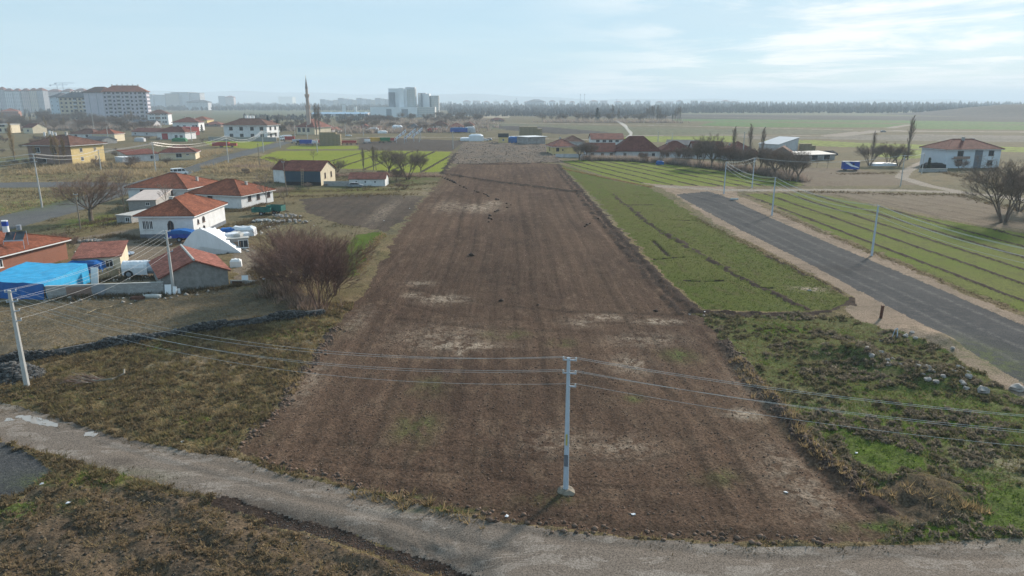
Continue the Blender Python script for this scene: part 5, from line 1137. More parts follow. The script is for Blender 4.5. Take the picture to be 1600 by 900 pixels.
house('depot', 'long blue-grey depot roof before the white hospital', (486, 181.5), (573, 181.5), dep=40, eave_px=178, roof='gable_x', rh=3, wall=M_PALEGREY, tile=plain('sheet_blue', (0.22, 0.34, 0.46), 0.5, .05, .1), ov=.5, cat='depot', wins=row('f', (.1, .3, .5, .7, .9), 1, 12, 3, bars=False))
far_block(534.5, 540, 176, 163, 0, 'plain white cube building behind the depot', None, .05, name='office_block', wall=M_WHITE)
far_block(554, 557.5, 176, 166, 0, 'narrow white tower behind the depot', None, .05, name='office_block', wall=M_WHITE)
for i in range(34):
    px = 505 + (i * 37 % 100) * .9; py = 178.2 + (i * 11 % 5) * .5; x, y = P(px, py); b = MB(); r_ = 1.8 + (i * 7 % 5) * .5; b.prism([(-r_ * 1.6, 0), (r_ * 1.6, 0), (r_ * 1.6, r_), (r_ * .8, r_ * 1.5), (-r_ * 1.4, r_ * 1.4)], -1.6, 1.6); tag(b.build('parked_truck', M_WHITEP if i % 3 else M_PALEGREY, loc=(x, y, 0), rot=(0, 0, i * .8)), 'pale parked truck in the far yard before the hospital', 'truck', 'pale trucks in the far yard')
for i in range(30):
    px = 688 + (i * 29 % 60); py = 179 + (i * 7 % 6) * .6; x, y = P(px, py); b = MB(); b.prism([(-2.4, 0), (2.4, 0), (2.4, .9), (1.2, 1.0), (.5, 1.8), (-1.6, 1.8), (-2.4, 1.0)], -1, 1); tag(b.build('parked_car', (M_WHITEP, M_PALEGREY, M_GREYP)[i % 3], loc=(x, y, 0), rot=(0, 0, i * .7)), 'tiny parked car in the hospital car park', 'car', 'cars in the hospital car park')
# ------------------------------------------------------------------ mosque and minaret
def minaret():
    px, py = 484, 210; x, y = P(px, py); e = empty('minaret', (x, y, -.1)); tag(e, 'slender pink stone minaret with two balconies and pointed cap', 'minaret'); M = plain('minaret_stone', (0.42, 0.33, 0.29), .9, .08, .3)
    def Z(t): return top_z(px, py, t)
    k = depth(px, py) / FPX; b = MB(); b.box(-4.2 * k, -4.2 * k, 0, 4.2 * k, 4.2 * k, Z(203)); b.build('base', M, e)
    b = MB(); b.tube([(0, 0, Z(203) + .01), (0, 0, Z(170)), ], [3.4 * k, 3.0 * k], 12); b.build('shaft', M, e)
    b = MB(); b.tube([(0, 0, Z(169.9)), (0, 0, Z(166)), (0, 0, Z(164))], [3.1 * k, 3.9 * k, 3.9 * k], 12); b.build('balcony', M, e)
    b = MB(); b.tube([(0, 0, Z(163.9)), (0, 0, Z(153))], [2.5 * k, 2.4 * k], 12); b.build('shaft', M, e)
    b = MB(); b.tube([(0, 0, Z(152.9)), (0, 0, Z(149)), (0, 0, Z(147))], [2.5 * k, 3.6 * k, 3.6 * k], 12); b.build('balcony', M, e)
    b = MB(); b.tube([(0, 0, Z(146.9)), (0, 0, Z(138.5))], [2.0 * k, 1.9 * k], 12); b.build('shaft', M, e)
    b = MB(); b.tube([(0, 0, Z(138.4)), (0, 0, Z(121))], [2.2 * k, .35 * k], 12); b.build('cap', plain('lead_cap', (0.25, 0.22, 0.22), .6, .1, 1), e)
    b = MB(); b.tube([(0, 0, Z(121.01)), (0, 0, Z(117.5))], .18 * k, 6); b.build('finial', M_YELP, e)
minaret()
house('mosque', 'low pale mosque with reddish hip roof at the foot of the minaret', (464, 210), (492, 210.5), dep=22, eave_px=199, rh=6, wall=M_CREAM, tile=M_TILER, ov=.8, cat='mosque', wins=row('f', (.15, .4, .65), 2, 2.4, 3))
VIL = ((503, 519, 208, 196, M_PALEGREY, M_TILED, 'grey gabled house with white verge right of the minaret'), (516, 528, 207, 199, M_WHITE, M_TILER, 'narrow white house right of the gabled house'), (545, 562, 206, 198, M_CREAM, M_TILEB, 'brown-roofed cream cottage near the white tents'), (560, 577, 204, 194, M_WHITE, M_TILER, 'white-gabled house behind the brown-roofed cottage'), (580, 604, 205, 197, M_BRICKP, M_TILER, 'rose-roofed long cottage behind the white tents'), (636, 655, 204, 193, M_GREYWALL, M_SLATE, 'grey ruin with slate roof in the far hamlet'), (652, 672, 203, 195, M_PALEGREY, M_TILED, 'pale cottage with maroon roof in the far hamlet'), (673, 700, 202, 189, M_PALEGREY, M_TILEB, 'large hamlet house with brown roof'), (700, 724, 203, 192, M_BRICKP, M_TILER, 'pink hamlet house with rose roof'), (726, 740, 201, 190, M_WHITE, M_TILER, 'white hamlet house beside the sandy slope'), (412, 428, 196, 188, M_BRICKP, M_TILER, 'low pink house behind the large white house'), (442, 460, 202, 194, M_WHITE, M_TILEB, 'white cottage between cypress and minaret'), (318, 345, 198, 190, M_BRICKP, M_TILER, 'rose-roofed row house behind the ochre house'), (765, 788, 190, 184, M_BROWNW, M_TILED, 'long dark barn on the far field edge'))
for a, c, b_, t, wm_, tm, lab in VIL: house('cottage', lab, (a, b_), (c, b_), dep=14, eave_px=(t + b_) / 2 + .5, roof='hip', rh=top_z(a, b_, t) - top_z(a, b_, (t + b_) / 2 + .5), wall=wm_, tile=tm, ov=.5, trim=False, wins=row('f', (.25, .7), 1.2, 2.2, 1.6, bars=False))
for px, py, w, h, lab in ((621, 206, 9, 5.5, 'white pointed tent beside the hamlet road'), (584, 207, 8, 4, 'round white plastic tunnel beside the hamlet road'), (744, 220, 9, 4.2, 'white plastic hoop tunnel at the edge of the rubble field'), (598, 208, 7, 2, 'flat white plastic heap beside the tunnel'), (728, 219.5, 7, 2, 'flat white plastic heap at the edge of the rubble field')): boxthing('plastic_tent', lab, px, py, w, 7, h, M_PLASTIC, .1, 'tent')
trailer('blue tarpaulin-covered trailer in the hamlet', 717, 207.5, .1, 14, 5, 3, M_BLUEP, M_TARP); boxthing('container', 'pale cabin beside the blue trailer in the hamlet', 735, 207, 8, 5, 4.6, M_PALEGREY, .1); boxthing('tank_heap', 'red tarpaulin heap in the hamlet yard', 676, 206.5, 9, 4, 3.2, M_REDW, 0, 'heap')

# ------------------------------------------------------------------ the farm row on the right
house('house', 'yellow cottage with rose hip roof at the end of the rubble field', (864, 241.5), (900, 241), dep=13, eave_px=228.5, rh=3.2, wall=M_YELLOW, tile=M_TILER, ov=.6, wins=[('f', .2, 1.6, 1.3, 1.5, BR), ('f', .42, 1.9, .5, .5, BR), ('l', .5, 1.4, 1.0, 1.6, BR)], chims=[(-.05, .2, 1.4, .35)])
block_wall('garden_wall', 'low bluish wall in front of the yellow cottage', (868, 246), (918, 246), 1.6, .25, M_PALEGREY)
house('house', 'rose-roofed house just behind the yellow cottage', (880, 229), (912, 229), dep=14, eave_px=221, rh=3, wall=M_PALEGREY, tile=M_TILEB, ov=.6)
HR = ((916, 962, 246.5, 236, 3.4, 'gable_x', M_TILED, 'low farmhouse wing with long maroon roof next to the yellow cottage'), (962.5, 1031, 247, 236, 6.2, 'hip', M_TILED, 'big farmhouse with tall maroon hip roof behind bare bushes'), (1032, 1084, 247, 236.5, 4.2, 'hip', M_TILED, 'farmhouse with lower maroon hip roof beside the big farmhouse'), (1085, 1132, 248, 237.5, 4.4, 'gable_x', M_TILED, 'farmhouse with maroon gable roof behind the tall bare trees'), (1133, 1182, 250, 238, 4.2, 'hip', M_TILER, 'farmhouse with rose roof and pale front at the pole line'))
for a, c, b_, ep, rh_, rf, tm, lab in HR: house('farmhouse', lab, (a, b_), (c, b_), dep=13, eave_px=ep, roof=rf, rh=rh_, wall=M_PALEGREY, tile=tm, ov=.5, wins=row('f', (.2, .55, .85), .9, 1.2, 1.2, frame=M_FRAME), chims=[(-.45, .15, 1.0, .3)], trim=False)
house('house', 'long white building with weathered rose roof behind the farm row', (924, 226), (974, 226), dep=14, eave_px=217, roof='gable_x', rh=3.0, wall=M_WHITE, tile=M_TILER, ov=.5, wins=row('f', (.2, .4, .6, .8), 1.4, 2, 1.4), cat='building')
house('barn', 'grey slate-roofed barn behind the lower farmhouse', (1040, 231), (1088, 232), dep=14, eave_px=226, roof='gable_x', rh=2.2, wall=M_GREYWALL, tile=M_SLATE, ov=.5, cat='barn')
house('barn', 'pale sheet-roofed barn between farm row and haystack', (1185, 238), (1215, 240), dep=16, eave_px=226, roof='shed', rh=3.0, wall=M_PALEGREY, tile=plain('sheet_grey', (0.42, 0.44, 0.47), .5, .08, .4), ov=.4, cat='barn')
house('barn', 'grey gabled barn behind the willow row', (1204, 250), (1238, 251), dep=12, eave_px=240, roof='gable_y', rh=2.8, wall=M_GREYWALL, tile=M_TILEB, ov=.4, cat='barn')
house('barn', 'dark open-fronted barn with pale roof by the black heap', (1240, 252), (1304, 250), dep=10, eave_px=241, roof='shed', rh=.8, wall=M_GREYWALL, tile=plain('sheet_old', (0.38, 0.36, 0.34), .7, .15, .4), ov=.4, cat='barn', wins=row('f', (.15, .5, .8), .3, 3.2, 2.0, pane=M_TYRE, bars=False))  # black panes stand in for the shade inside the open bays
vehicle('parked_car', 'white car standing beside the hay block', 1239, 237.5, .1, 'car', M_WHITEP)
def haystack(label, px, py, nx, ny, nz, s=1.0, rz=0.0, mat=None):
    x, y = P(px, py); e = empty('haystack', (x, y, 0), rz); tag(e, label, 'haystack'); r2 = random.Random(int(px)); L, W, Hh_ = 1.9 * s, .95 * s, .85 * s; m = MB(); m.box(-L * .49, -W * .49, .02, L * .49, W * .49, Hh_ * .97); me = m.mesh('bale', mat or M_HAY)
    for k in range(nz):
        for i in range(nx - (1 if k == nz - 1 else 0)):
            for j in range(ny): link('bale', me, e, ((i - (nx - 1) / 2) * L + r2.uniform(-.06, .06), (j - (ny - 1) / 2) * W + r2.uniform(-.05, .05), k * Hh_), (0, 0, r2.uniform(-.04, .04)))
haystack('block of stacked straw bales beside the pale barn', 1260, 238, 4, 3, 5, 1.0); haystack('dark straw bale block among the red farm machines', 517, 227, 5, 4, 7, 1.25, .1); haystack('tan straw bale block by the hamlet road behind the yellow trailer', 829, 217, 5, 4, 6, 1.6, .05)
# dark heap, plastic, container
b = MB(); b.blob((0, 0, 0), 4.0, 5, 12, 8, .12, .5); tag(b.build('silage_heap', M_TYRE, loc=(*P(1295, 242), 0)), 'black sheeted silage heap behind the dark barn', 'heap')
def container():
    x, y = P(1328, 266); e = empty('field_cabin', (x, y, 0), -.1); tag(e, 'blue field cabin with pale diagonal band standing in the tan field', 'cabin'); b = MB(); b.box(-2.8, -1.2, .45, 2.8, 1.2, 3.1); b.build('body', M_BLUEP, e); b = MB(); b.box(-2.95, -1.3, 3.11, 2.95, 1.3, 3.25); b.build('roof', M_GREYP, e)
    b = MB(); b.prism([(-2.5, 2.9), (-.2, 1.5), (2.6, .9), (2.6, 1.2), (.1, 2.1), (-1.0, 2.9)], -1.23, -1.204); b.build('painted_band', M_WHITEP, e); b = MB(); b.box(.35, -1.24, 1.9, .95, -1.235, 2.6); b.build('window', M_GLASS, e)
    for s in (-1, 1):
        for u in (-1.8, 1.8): wheel(e, u, s * 1.0, .35, .35)
container()
boxthing('plastic_cover', 'flat pale sheeting over a pit under the bare trees', 1380, 259, 9, 4, 1.2, M_PLASTIC, .05, 'sheeting'); boxthing('blue_tarp', 'small blue tarpaulin lump at the bush line', 1031, 257, 2.8, 1.6, 1.5, M_TARP, 0, 'tarpaulin')
hr = house('house', 'two-storey pale blue-white house with red hip roof on the farm track', (1476, 263), (1560, 262), dep=14, eave_px=232.5, rh=3.4, wall=plain('plaster_ice', (0.58, 0.62, 0.67), .8, .05, .4), tile=M_TILED, ov=.8, wins=[('f', .25, 4.6, 2.2, 1.8, BR), ('f', .25, 1.0, 2.2, 2.2, BR), ('f', .82, 4.6, 2.0, 1.8, BR), ('f', .82, 1.0, 2.0, 1.8, BR)], chims=[(-.05, -.15, 1.2, .4), (.45, .1, 1.6, .35)])
b = MB(); b.box(hr['w'] * .02, -hr['d'] / 2 - .08, 0, hr['w'] * .16, -hr['d'] / 2 - .005, hr['eave'] - .32); b.build('recess_shade_panel', M_PLINTH, hr); b = MB(); b.box(-hr['w'] * .4, -hr['d'] / 2 - 1.1, 3.6, -hr['w'] * .1, -hr['d'] / 2 - .006, 3.75); b.box(-hr['w'] * .4, -hr['d'] / 2 - 1.1, 3.751, -hr['w'] * .1, -hr['d'] / 2 - 1.0, 4.5); b.build('balcony', M_BRICKP, hr)  # dark panel on the wall face stands for the porch recess's shade
block_wall('garden_wall', 'low grey wall with junk before the pale blue house', (1436, 269), (1480, 269), 1.3, .25)
boxthing('junk_heap', 'dark junk heap behind the low grey wall', 1458, 264, 7, 4, 2.2, M_TYRE, .2, 'heap')
# rubble-field yard things
house('cabin', 'yellow cabin with black roof at the far end of the rubble field', (779, 224), (794, 224), dep=6, eave=4.0, roof='gable_x', rh=1.8, wall=M_YELLOW, tile=M_TYRE, ov=.3, cat='cabin', wins=row('f', (.5,), 1.6, 1, 1))
house('shelter', 'long white-roofed open shelter next to the yellow cabin', (825, 226), (852, 225), dep=12, eave=4.2, roof='flat', rh=.35, wall=M_GREYWALL, tile=M_TRIM, ov=.8, cat='shelter')
boxthing('tarp_heap', 'blue and white tarpaulin heap right of the yellow cabin', 808, 223, 12, 5, 3.6, M_TARP, .05, 'heap'); boxthing('plastic_heap', 'white plastic heap beside the blue tarpaulin at the rubble field', 800, 222, 5, 5, 3.6, M_PLASTIC, .05, 'heap')
vehicle('parked_car', 'white car parked by the hoop tunnel', 758, 220, .2, 'car', M_WHITEP); vehicle('parked_car', 'pale car parked by the yellow cabin', 764, 219.5, 2.9, 'car', M_GREYP)
# farm machinery row
def implement(label, px, py, col, L=5.0, group=None, rz=0.0, H=2.0):
    """tined farm implement: frame, hopper, tines, wheels"""
    x, y = P(px, py); e = empty('farm_implement', (x, y, 0), rz); tag(e, label, 'farm machine', group); b = MB(); b.box(-L / 2, -.5, .8, L / 2, -.35, 1.0); b.box(-L / 2, .35, .8, L / 2, .5, 1.0); b.box(-.15, -.349, .8, .15, .349, 1.0); b.build('frame', col, e)
    h_ = MB(); h_.prism([(-L * .4, 1.2), (L * .4, 1.2), (L * .46, H), (-L * .46, H)], -.6, .6); h_.build('hopper', col, e)
    for i in range(7): t = MB(); u = -L / 2 + .3 + i * (L - .6) / 6; t.tube([(u, .4, .82), (u, .8, .45), (u, .6, 0)], .05, 4); t.build('tine', M_RUST, e)
    for s in (-1, 1): wheel(e, s * L * .48, 0, .5, .5)
    d = MB(); d.tube([(-.6, -.5, .9), (0, -2.0, .7), (.6, -.5, .9)], .07, 4); d.build('hitch', col, e)
for px, py, c, L, lab in ((453, 221, M_REDW, 7, 'red seed drill at the roadside end of the machinery row'), (463, 224, M_METAL, 5, 'grey harrow beside the red seed drill'), (471, 226, M_TYRE, 6, 'black cultivator in the machinery row'), (478, 227, M_BLUEP, 8, 'blue drill in the machinery row'), (490, 226, M_WHITEP, 6, 'white sprayer in the machinery row'), (500, 225, M_REDW, 6, 'dark red plough before the bale block'), (530, 225, M_YELP, 4, 'orange loader frame beside the bale block'), (541, 226, M_REDW, 6, 'red harrow right of the bale block'), (550, 226, M_REDW, 6, 'long red disc harrow near the tall saplings'), (574, 224, M_WHITEP, 4, 'white spreader in the far machinery row'), (588, 223, M_YELP, 9, 'yellow baler in the far machinery row'), (602, 223, M_GREENP, 7, 'green seed drill in the far machinery row'), (612, 222, M_REDW, 4, 'small red mower in the far machinery row')): implement(lab, px, py, c, L, 'row of farm machines', .1, 3.2 if L > 6 else 2.4)
for i, px in enumerate((626, 641, 652)):   # folded booms standing up
    x, y = P(px, 224 - i * 2.2); e = empty('sprayer_boom', (x, y, 0), .35); tag(e, 'raised striped sprayer boom in the ploughed yard', 'sprayer boom', 'raised sprayer booms'); b = MB(); b.add([(-3.6, 0, 1.5), (3.6, 0, 6.5), (3.6, 0, 8.5), (-3.6, 0, 3.0), (-3.6, .25, 1.5), (3.6, .25, 6.5), (3.6, .25, 8.5), (-3.6, .25, 3.0)], [(0, 1, 2, 3), (7, 6, 5, 4), (0, 4, 5, 1), (1, 5, 6, 2), (2, 6, 7, 3), (3, 7, 4, 0)]); b.build('boom', M_PLASTIC, e)
    for u in (-2.4, 2.4): l = MB(); l.tube([(u, .12, 0), (u, .12, 4 + u * .7)], .12, 5); l.build('post', M_METAL, e)
    for j in range(4): q = MB(); u = -3.2 + j * 1.9; q.add([(u, -.02, 2.0 + (u + 3.6) * .7), (u + .5, -.02, 2.35 + (u + 3.6) * .7), (u + .5, -.02, 3.0 + (u + 3.6) * .7), (u, -.02, 2.9 + (u + 3.6) * .7)], [(0, 1, 2, 3)]); q.build('stripe', M_REDW, e)
trailer('red trailer heap in the green strip by the perimeter wall', 346, 230, .05, 9, 3, 2.0, M_REDW); trailer('smaller red machine beside the red trailer', 363, 230, .2, 5, 3, 1.4, M_REDW)
for px, py, rz, k, m, lab in ((281, 273, .85, 'van', M_WHITEP, 'white minibus driving on the asphalt road past the red roofs'), (447, 219, -2.2, 'truck', M_WHITEP, 'white truck at the far bend of the asphalt road'), (545, 213, .1, 'car', M_WHITEP, 'white car on the hamlet road behind the bale block'), (573, 207, .1, 'van', M_WHITEP, 'white van parked near the hamlet tents')): vehicle('truck' if k == 'truck' else ('minibus' if k == 'van' else 'car'), lab, px, py, rz, k, m, cat={'truck': 'truck', 'van': 'van', 'car': 'car'}[k])
vehicle('parked_car', 'dark car on the pale track across the far fields', 1380, 206.5, .05, 'car', M_GREYP)
# antennas, lattice masts, cranes on the skyline
def mast(label, px, base, top, group=None, crane=False):
    x, y = P(px, base); h = top_z(px, base, top); e = empty('tower_crane' if crane else 'lattice_mast', (x, y, 0)); tag(e, label, 'crane' if crane else 'mast', group); w = h * .012 + .5; b = MB()
    for sx_, sy_ in ((-1, -1), (1, -1), (1, 1), (-1, 1)): b.tube([(sx_ * w, sy_ * w, 0), (sx_ * w * .4, sy_ * w * .4, h)], .12 + h * .002, 4)
    n = 8
    for i in range(n): z0, z1 = h * i / n, h * (i + 1) / n; q0, q1 = w * (1 - .6 * i / n), w * (1 - .6 * (i + 1) / n); b.tube([(-q0, -q0, z0), (q1, -q1, z1)], .1 + h * .001, 3); b.tube([(q0, -q0, z0), (-q1, -q1, z1)], .1 + h * .001, 3)
    b.build('lattice', M_METAL, e)
    c = MB()
    if crane: c.box(-h * .3, -.8, h - 2, h * .45, .8, h - .5); c.box(-h * .3, -1.5, h - 5, -h * .22, 1.5, h - 2.01)
    else: c.box(-w * 1.6, -w, h * .93, w * 1.6, w, h)
    c.build('jib' if crane else 'platform', M_METAL, e)
mast('tall tower crane above the slate-roofed block', 104, 172, 129, None, True); mast('second smaller crane beside the tall crane', 95, 172, 132, None, True)
for px, t, lab in ((906.5, 147, 'thin far mast left of its twin'), (913, 147, 'thin far mast right of its twin'), (963, 155, 'water-tower-like mast on the far plain'), (860, 162, 'low lattice mast near the far hedges'), (775, 156, 'thin mast above the sandy slope'), (807, 153, 'thin mast beside the broad hazy block'), (1296, 159, 'small mast above the white far shed'), (1357, 160, 'chimney-like mast by the far factory'), (1477, 158, 'thin mast on the right skyline')): mast(lab, px, 176 if px == 860 else 170, t)

# ------------------------------------------------------------------ poles and wires
_, tC = utility_pole('blue-grey steel pole standing alone on a footing in the ploughed field', 884, 768, 558, rz=-.2, arms=3, r=.15, foot=True, plates=True)
_, tL = utility_pole('pale concrete pole at the roadside beside the dark stone heap', 43, 607, 455, rz=.5, arms=4, mat=M_POLEC, r=.19)
_, tS = utility_pole('tall pale pole rising in front of the gabled shed', 272, 461, 361, rz=.5, arms=4, mat=M_POLEC, r=.17)
_, tR1 = utility_pole('pole in the verge between gravel road and striped crop, with leaning shaft', 1362, 399, 320, rz=1.4, arms=3, r=.15)
_, tR2 = utility_pole('pole on the gravel road verge near the lying concrete pipe', 1206, 337, 277, rz=1.4, arms=3, r=.15)
_, tR3 = utility_pole('pole at the corner where gravel road meets the dirt track', 1131, 303, 253, rz=1.2, arms=3, r=.15)
_, tR4 = utility_pole('pole on the dirt track before the willow row', 1175, 294, 247, rz=.3, arms=2, r=.14)
_, tR5 = utility_pole('pole beside the bend of the curving farm track', 1407, 291, 242, rz=.3, arms=2, r=.14, mat=M_POLEC)
_, tR6 = utility_pole('pole before the low wall of the pale blue house', 1440, 272, 239, rz=.3, arms=2, r=.13, mat=M_POLEC)
_, tL1 = utility_pole('concrete pole on the grass triangle between the two asphalt roads', 66, 324, 240, rz=.9, arms=3, mat=M_POLEC, r=.16)
_, tL2 = utility_pole('slim pole among golden scrub below the pink brick house', 158, 266, 234, rz=.9, arms=2, mat=M_POLEC, r=.16)
_, tL3 = utility_pole('concrete pole between golden scrub and cream bungalow', 244, 271, 222, rz=.9, arms=3, mat=M_POLEC, r=.18)
_, tL4 = utility_pole('pole on the verge of the asphalt road past the minibus', 357, 255, 212, rz=.9, arms=3, mat=M_POLEC, r=.18)
_, tL5 = utility_pole('pole on the verge where the road meets the lime-green field', 412, 238, 204, rz=.9, arms=3, mat=M_POLEC, r=.2)
_, tL6 = utility_pole('pole near the road bend by the white truck', 438, 231, 201, rz=.9, arms=3, mat=M_POLEC, r=.2)
utility_pole('dark wooden pole on the bank below the big roadside tree', 126, 357, 302, arms=1, mat=M_WOOD, r=.11); utility_pole('thin dark pole in the scrub left of the navy barn', 406, 262, 224, arms=1, mat=M_WOOD, r=.12)
utility_pole('leaning wooden pole in front of the navy barn', 449, 306, 252, arms=1, mat=M_WOOD, r=.11, lean=(0, -.05))
for px, b_, t, lab in ((461, 213, 193, 'pole beside the mosque front'), (480.5, 218, 195, 'pole behind the machinery row'), (496, 238, 216, 'short pole in the lime-green field'), (540, 212, 192, 'pole by the hamlet road near the white car'), (568, 212, 194, 'pole by the hamlet road near the van'), (708, 233, 205, 'pole at the end of the dark ploughed strip'), (655, 222, 208, 'pole beside the raised booms'), (148, 210, 175, 'pole behind the orange-roofed bungalow'), (170, 224, 198, 'pole by the yellow end wall'), (252, 205, 185, 'pole before the three-storey white house'), (300, 221, 197, 'pole beside the conifers'), (1028, 222, 206, 'pole at the far lime-green strip'), (1160, 251, 206, 'tall thin pole behind the corner pole'), (1050, 219, 208, 'small pole on the far lime-green strip')): utility_pole(lab, px, b_, t, arms=1, mat=M_POLEC, r=.2)
def off_tips(T, x, y, dz=0.0):
    o = T[0]; return [Vector((x + (t.x - o.x), y + (t.y - o.y), t.z + dz)) for t in T]
wires('wires from the lone field pole out over the shrubland', tC, off_tips(tC, 48, 29), 1.1)
wires('wires sagging across the ploughed field between field pole and roadside pole', tL[:5], tC, 1.9)
wires('wires from roadside pole to the pole at the gabled shed', tL, tS, .9)
wires('wires leaving the roadside pole away from the shed', tL, off_tips(tL, -78, 40), .9)
wires('wires between corner pole and pipe pole along the gravel road', tR3, tR2, 1.2, .026); wires('wires between pipe pole and the leaning verge pole', tR2, tR1, 1.2, .024); wires('wires from the leaning verge pole over the striped crop', tR1, off_tips(tR1, 60.5, 71), .9, .022)
wires('wires crossing the dirt track from corner pole to track pole', tR3, tR4, .5, .026, n=3); wires('wires over the tan field from track pole to bend pole', tR4, tR5, 1.6, .022, n=2); wires('wires from bend pole to the pale blue house', tR5, tR6, .5, .022, n=2)
wires('wires from the grass-triangle pole to the golden scrub pole', tL1, tL2, 1.2, .03, n=3); wires('wires from the golden scrub pole to the bungalow pole', tL2, tL3, .9, .032, n=3); wires('wires from the bungalow pole along the asphalt road', tL3, tL4, 2.0, .034, n=4); wires('wires sagging before the large white house', tL4, tL5, 2.8, .04, n=4); wires('short wires at the road bend', tL5, tL6, 1.0, .04, n=4); wires('wires leaving the grass-triangle pole over the side road', tL1, off_tips(tL1, -150, 135), 1.5, .03)
# ------------------------------------------------------------------ trees
TREES['thick0'] = tree_meshes('thicket', 31, M_TWIGR, M_TWIGR, .013); TREES['thick1'] = tree_meshes('thicket', 37, M_TWIGR, M_TWIGR, .013)
tree('bare_tree', 'large spreading bare tree on the bank beside the asphalt road', 143, 345, 264, 'broad0', 1.35)
tree('bare_tree', 'slender bare tree beside the grey lean-to shed', 197, 337, 259, 'sap0', 1.0); tree('bare_tree', 'small bare tree growing before the lean-to roof', 262, 331, 284, 'sap0', 1.1)
tree('thicket_tree', 'biggest reddish thicket tree at the end of the stone wall', 497, 484, 352, 'thick0', 1.25); tree('thicket_tree', 'reddish thicket tree between manure heap and stone wall', 455, 462, 358, 'thick1', 1.1); tree('thicket_tree', 'low reddish thicket bush beside the fresh grass patch', 522, 462, 388, 'thick0', 1.2); tree('thicket_tree', 'reddish thicket behind the manure heap', 470, 440, 345, 'thick1', 1.3)
tree('bare_tree', 'big multi-stemmed bare tree on the edge of the tan field', 1568, 347, 240, 'fork2', 1.1)
tree('bare_tree', 'forked bare tree beyond the big multi-stemmed tree', 1592, 330, 262, 'fork1', 1.1)
W_ = 'bare willow in the dense row behind the striped field'
for px, py, t, k, w in ((1093, 262, 216, 'fork0', .9), (1112, 264, 205, 'broad1', .9), (1128, 266, 224, 'fork1', .9), (1147, 266, 226, 'fork0', .9), (1165, 268, 226, 'broad2', 1.1), (1182, 271, 226, 'fork0', 1), (1197, 272, 228, 'fork1', 1.1), (1211, 276, 226, 'broad1', 1.2), (1233, 281, 230, 'fork0', 1.0), (1246, 284, 234, 'broad2', 1.1), (1060, 256, 228, 'fork1', .9), (1075, 258, 226, 'fork0', .9), (1040, 254, 231, 'fork1', .8), (1222, 270, 234, 'fork1', 1.1)): tree('bare_willow', W_, px, py, t, k, w, 'willows behind the striped field')
for px, py, t, k, lab in ((1358, 259, 223, 'fork0', 'broad bare tree beside the blue field cabin'), (1388, 259, 221, 'fork1', 'bare tree over the flat pale sheeting'), (1404, 260, 228, 'fork0', 'bare tree beside the bend pole'), (1276, 262, 244, 'sap0', 'small bare sapling before the dark barn'), (1292, 264, 244, 'sap0', 'young bare sapling in the tan field next to the cabin'), (1260, 259, 240, 'sap0', 'bare sapling at the grey barn'), (905, 250, 217, 'broad2', 'bare tree beside the yellow cottage'), (918, 250, 220, 'fork0', 'bare tree at the first farm wing'), (1004, 254, 236, 'fork1', 'low bare bush before the big farmhouse'), (1525, 266, 240, 'sap0', 'slim bare tree before the pale blue house'), (1500, 267, 248, 'fork0', 'low bare shrub under the window of the pale blue house')): tree('bare_tree', lab, px, py, t, k, 1.1)
for px, py, t, k, lab in ((1418, 250, 179, 'pop0', 'tall lone poplar beside the farm track'), (1362, 250, 203, 'pop0', 'thin poplar behind the cabin trees'), (1145, 250, 196, 'pop0', 'poplar behind the corner pole'), (1170, 250, 192, 'pop0', 'tallest poplar behind the farm row'), (1190, 250, 197, 'pop0', 'poplar beside the pale barn'), (24, 254, 188, 'pop1', 'pale straw-coloured poplar at the village edge'), (58, 262, 226, 'pop1', 'short pale poplar before the brick house'), (86, 260, 207, 'pop1', 'pale poplar in the middle of the brick house front'), (93, 260, 208, 'pop1', 'pale poplar right of the middle one'), (103, 259, 211, 'pop1', 'pale poplar near the side wall tinted sunlit yellow'), (495, 212, 160, 'pop0', 'poplar beside the minaret'), (500, 212, 162, 'pop0', 'poplar right of the minaret poplar'), (487, 209, 172, 'pop0', 'shorter poplar close behind the minaret')): tree('poplar', lab, px, py, t, k, 1.0)
for px, py, t, k, lab in ((568, 267, 230, 'pop0', 'upright slim tree behind the low white shed'), (584, 266, 226, 'pop0', 'second slim tree behind the low white shed'), (588, 266, 229, 'sap0', 'forked sapling behind the low white shed'), (608, 272, 229, 'broad1', 'dark bare tree behind the end of the low white shed'), (637, 281, 232, 'fork0', 'spreading bare tree at the corner of the lime-green field'), (658, 270, 238, 'broad2', 'bare tree on the lime-green field edge'), (528, 274, 247, 'broad1', 'low bare tree beside the navy barn'), (490, 254, 232, 'sap0', 'thin sapling rising over the navy barn roof'), (445, 322, 290, 'sap0', 'dry sapling in the plot before the barn'), (418, 324, 268, 'sap0', 'dry sapling beside the three-window house'), (620, 284, 262, 'fork1', 'bushy bare shrub on the plot corner'), (210, 262, 240, 'broad0', 'bare shrub by the white cabin'), (95, 388, 362, 'fork1', 'low bare shrub behind the brick house'), (110, 388, 366, 'fork1', 'low bare shrub beside the brick house corner'), (150, 260, 246, 'fork1', 'bare shrub in the golden scrub')): tree('bare_tree', lab, px, py, t, k, 1.1)
r3 = random.Random(12)
HOUSES = [(o.location.x, o.location.y, max(o['w'], o['d']) * .62 + 1.5) for o in bpy.data.objects if 'w' in o]
def free(px, py):
    x, y = P(px, py); z = ZN[int(zone_at(np.array([x]), np.array([y]))[0][0])]
    return z not in ('asphalt_road', 'dirt_track', 'far_green_field', 'ploughed_field', 'yard') and all(math.hypot(x - a, y - b_) > c for a, b_, c in HOUSES)
k = 0
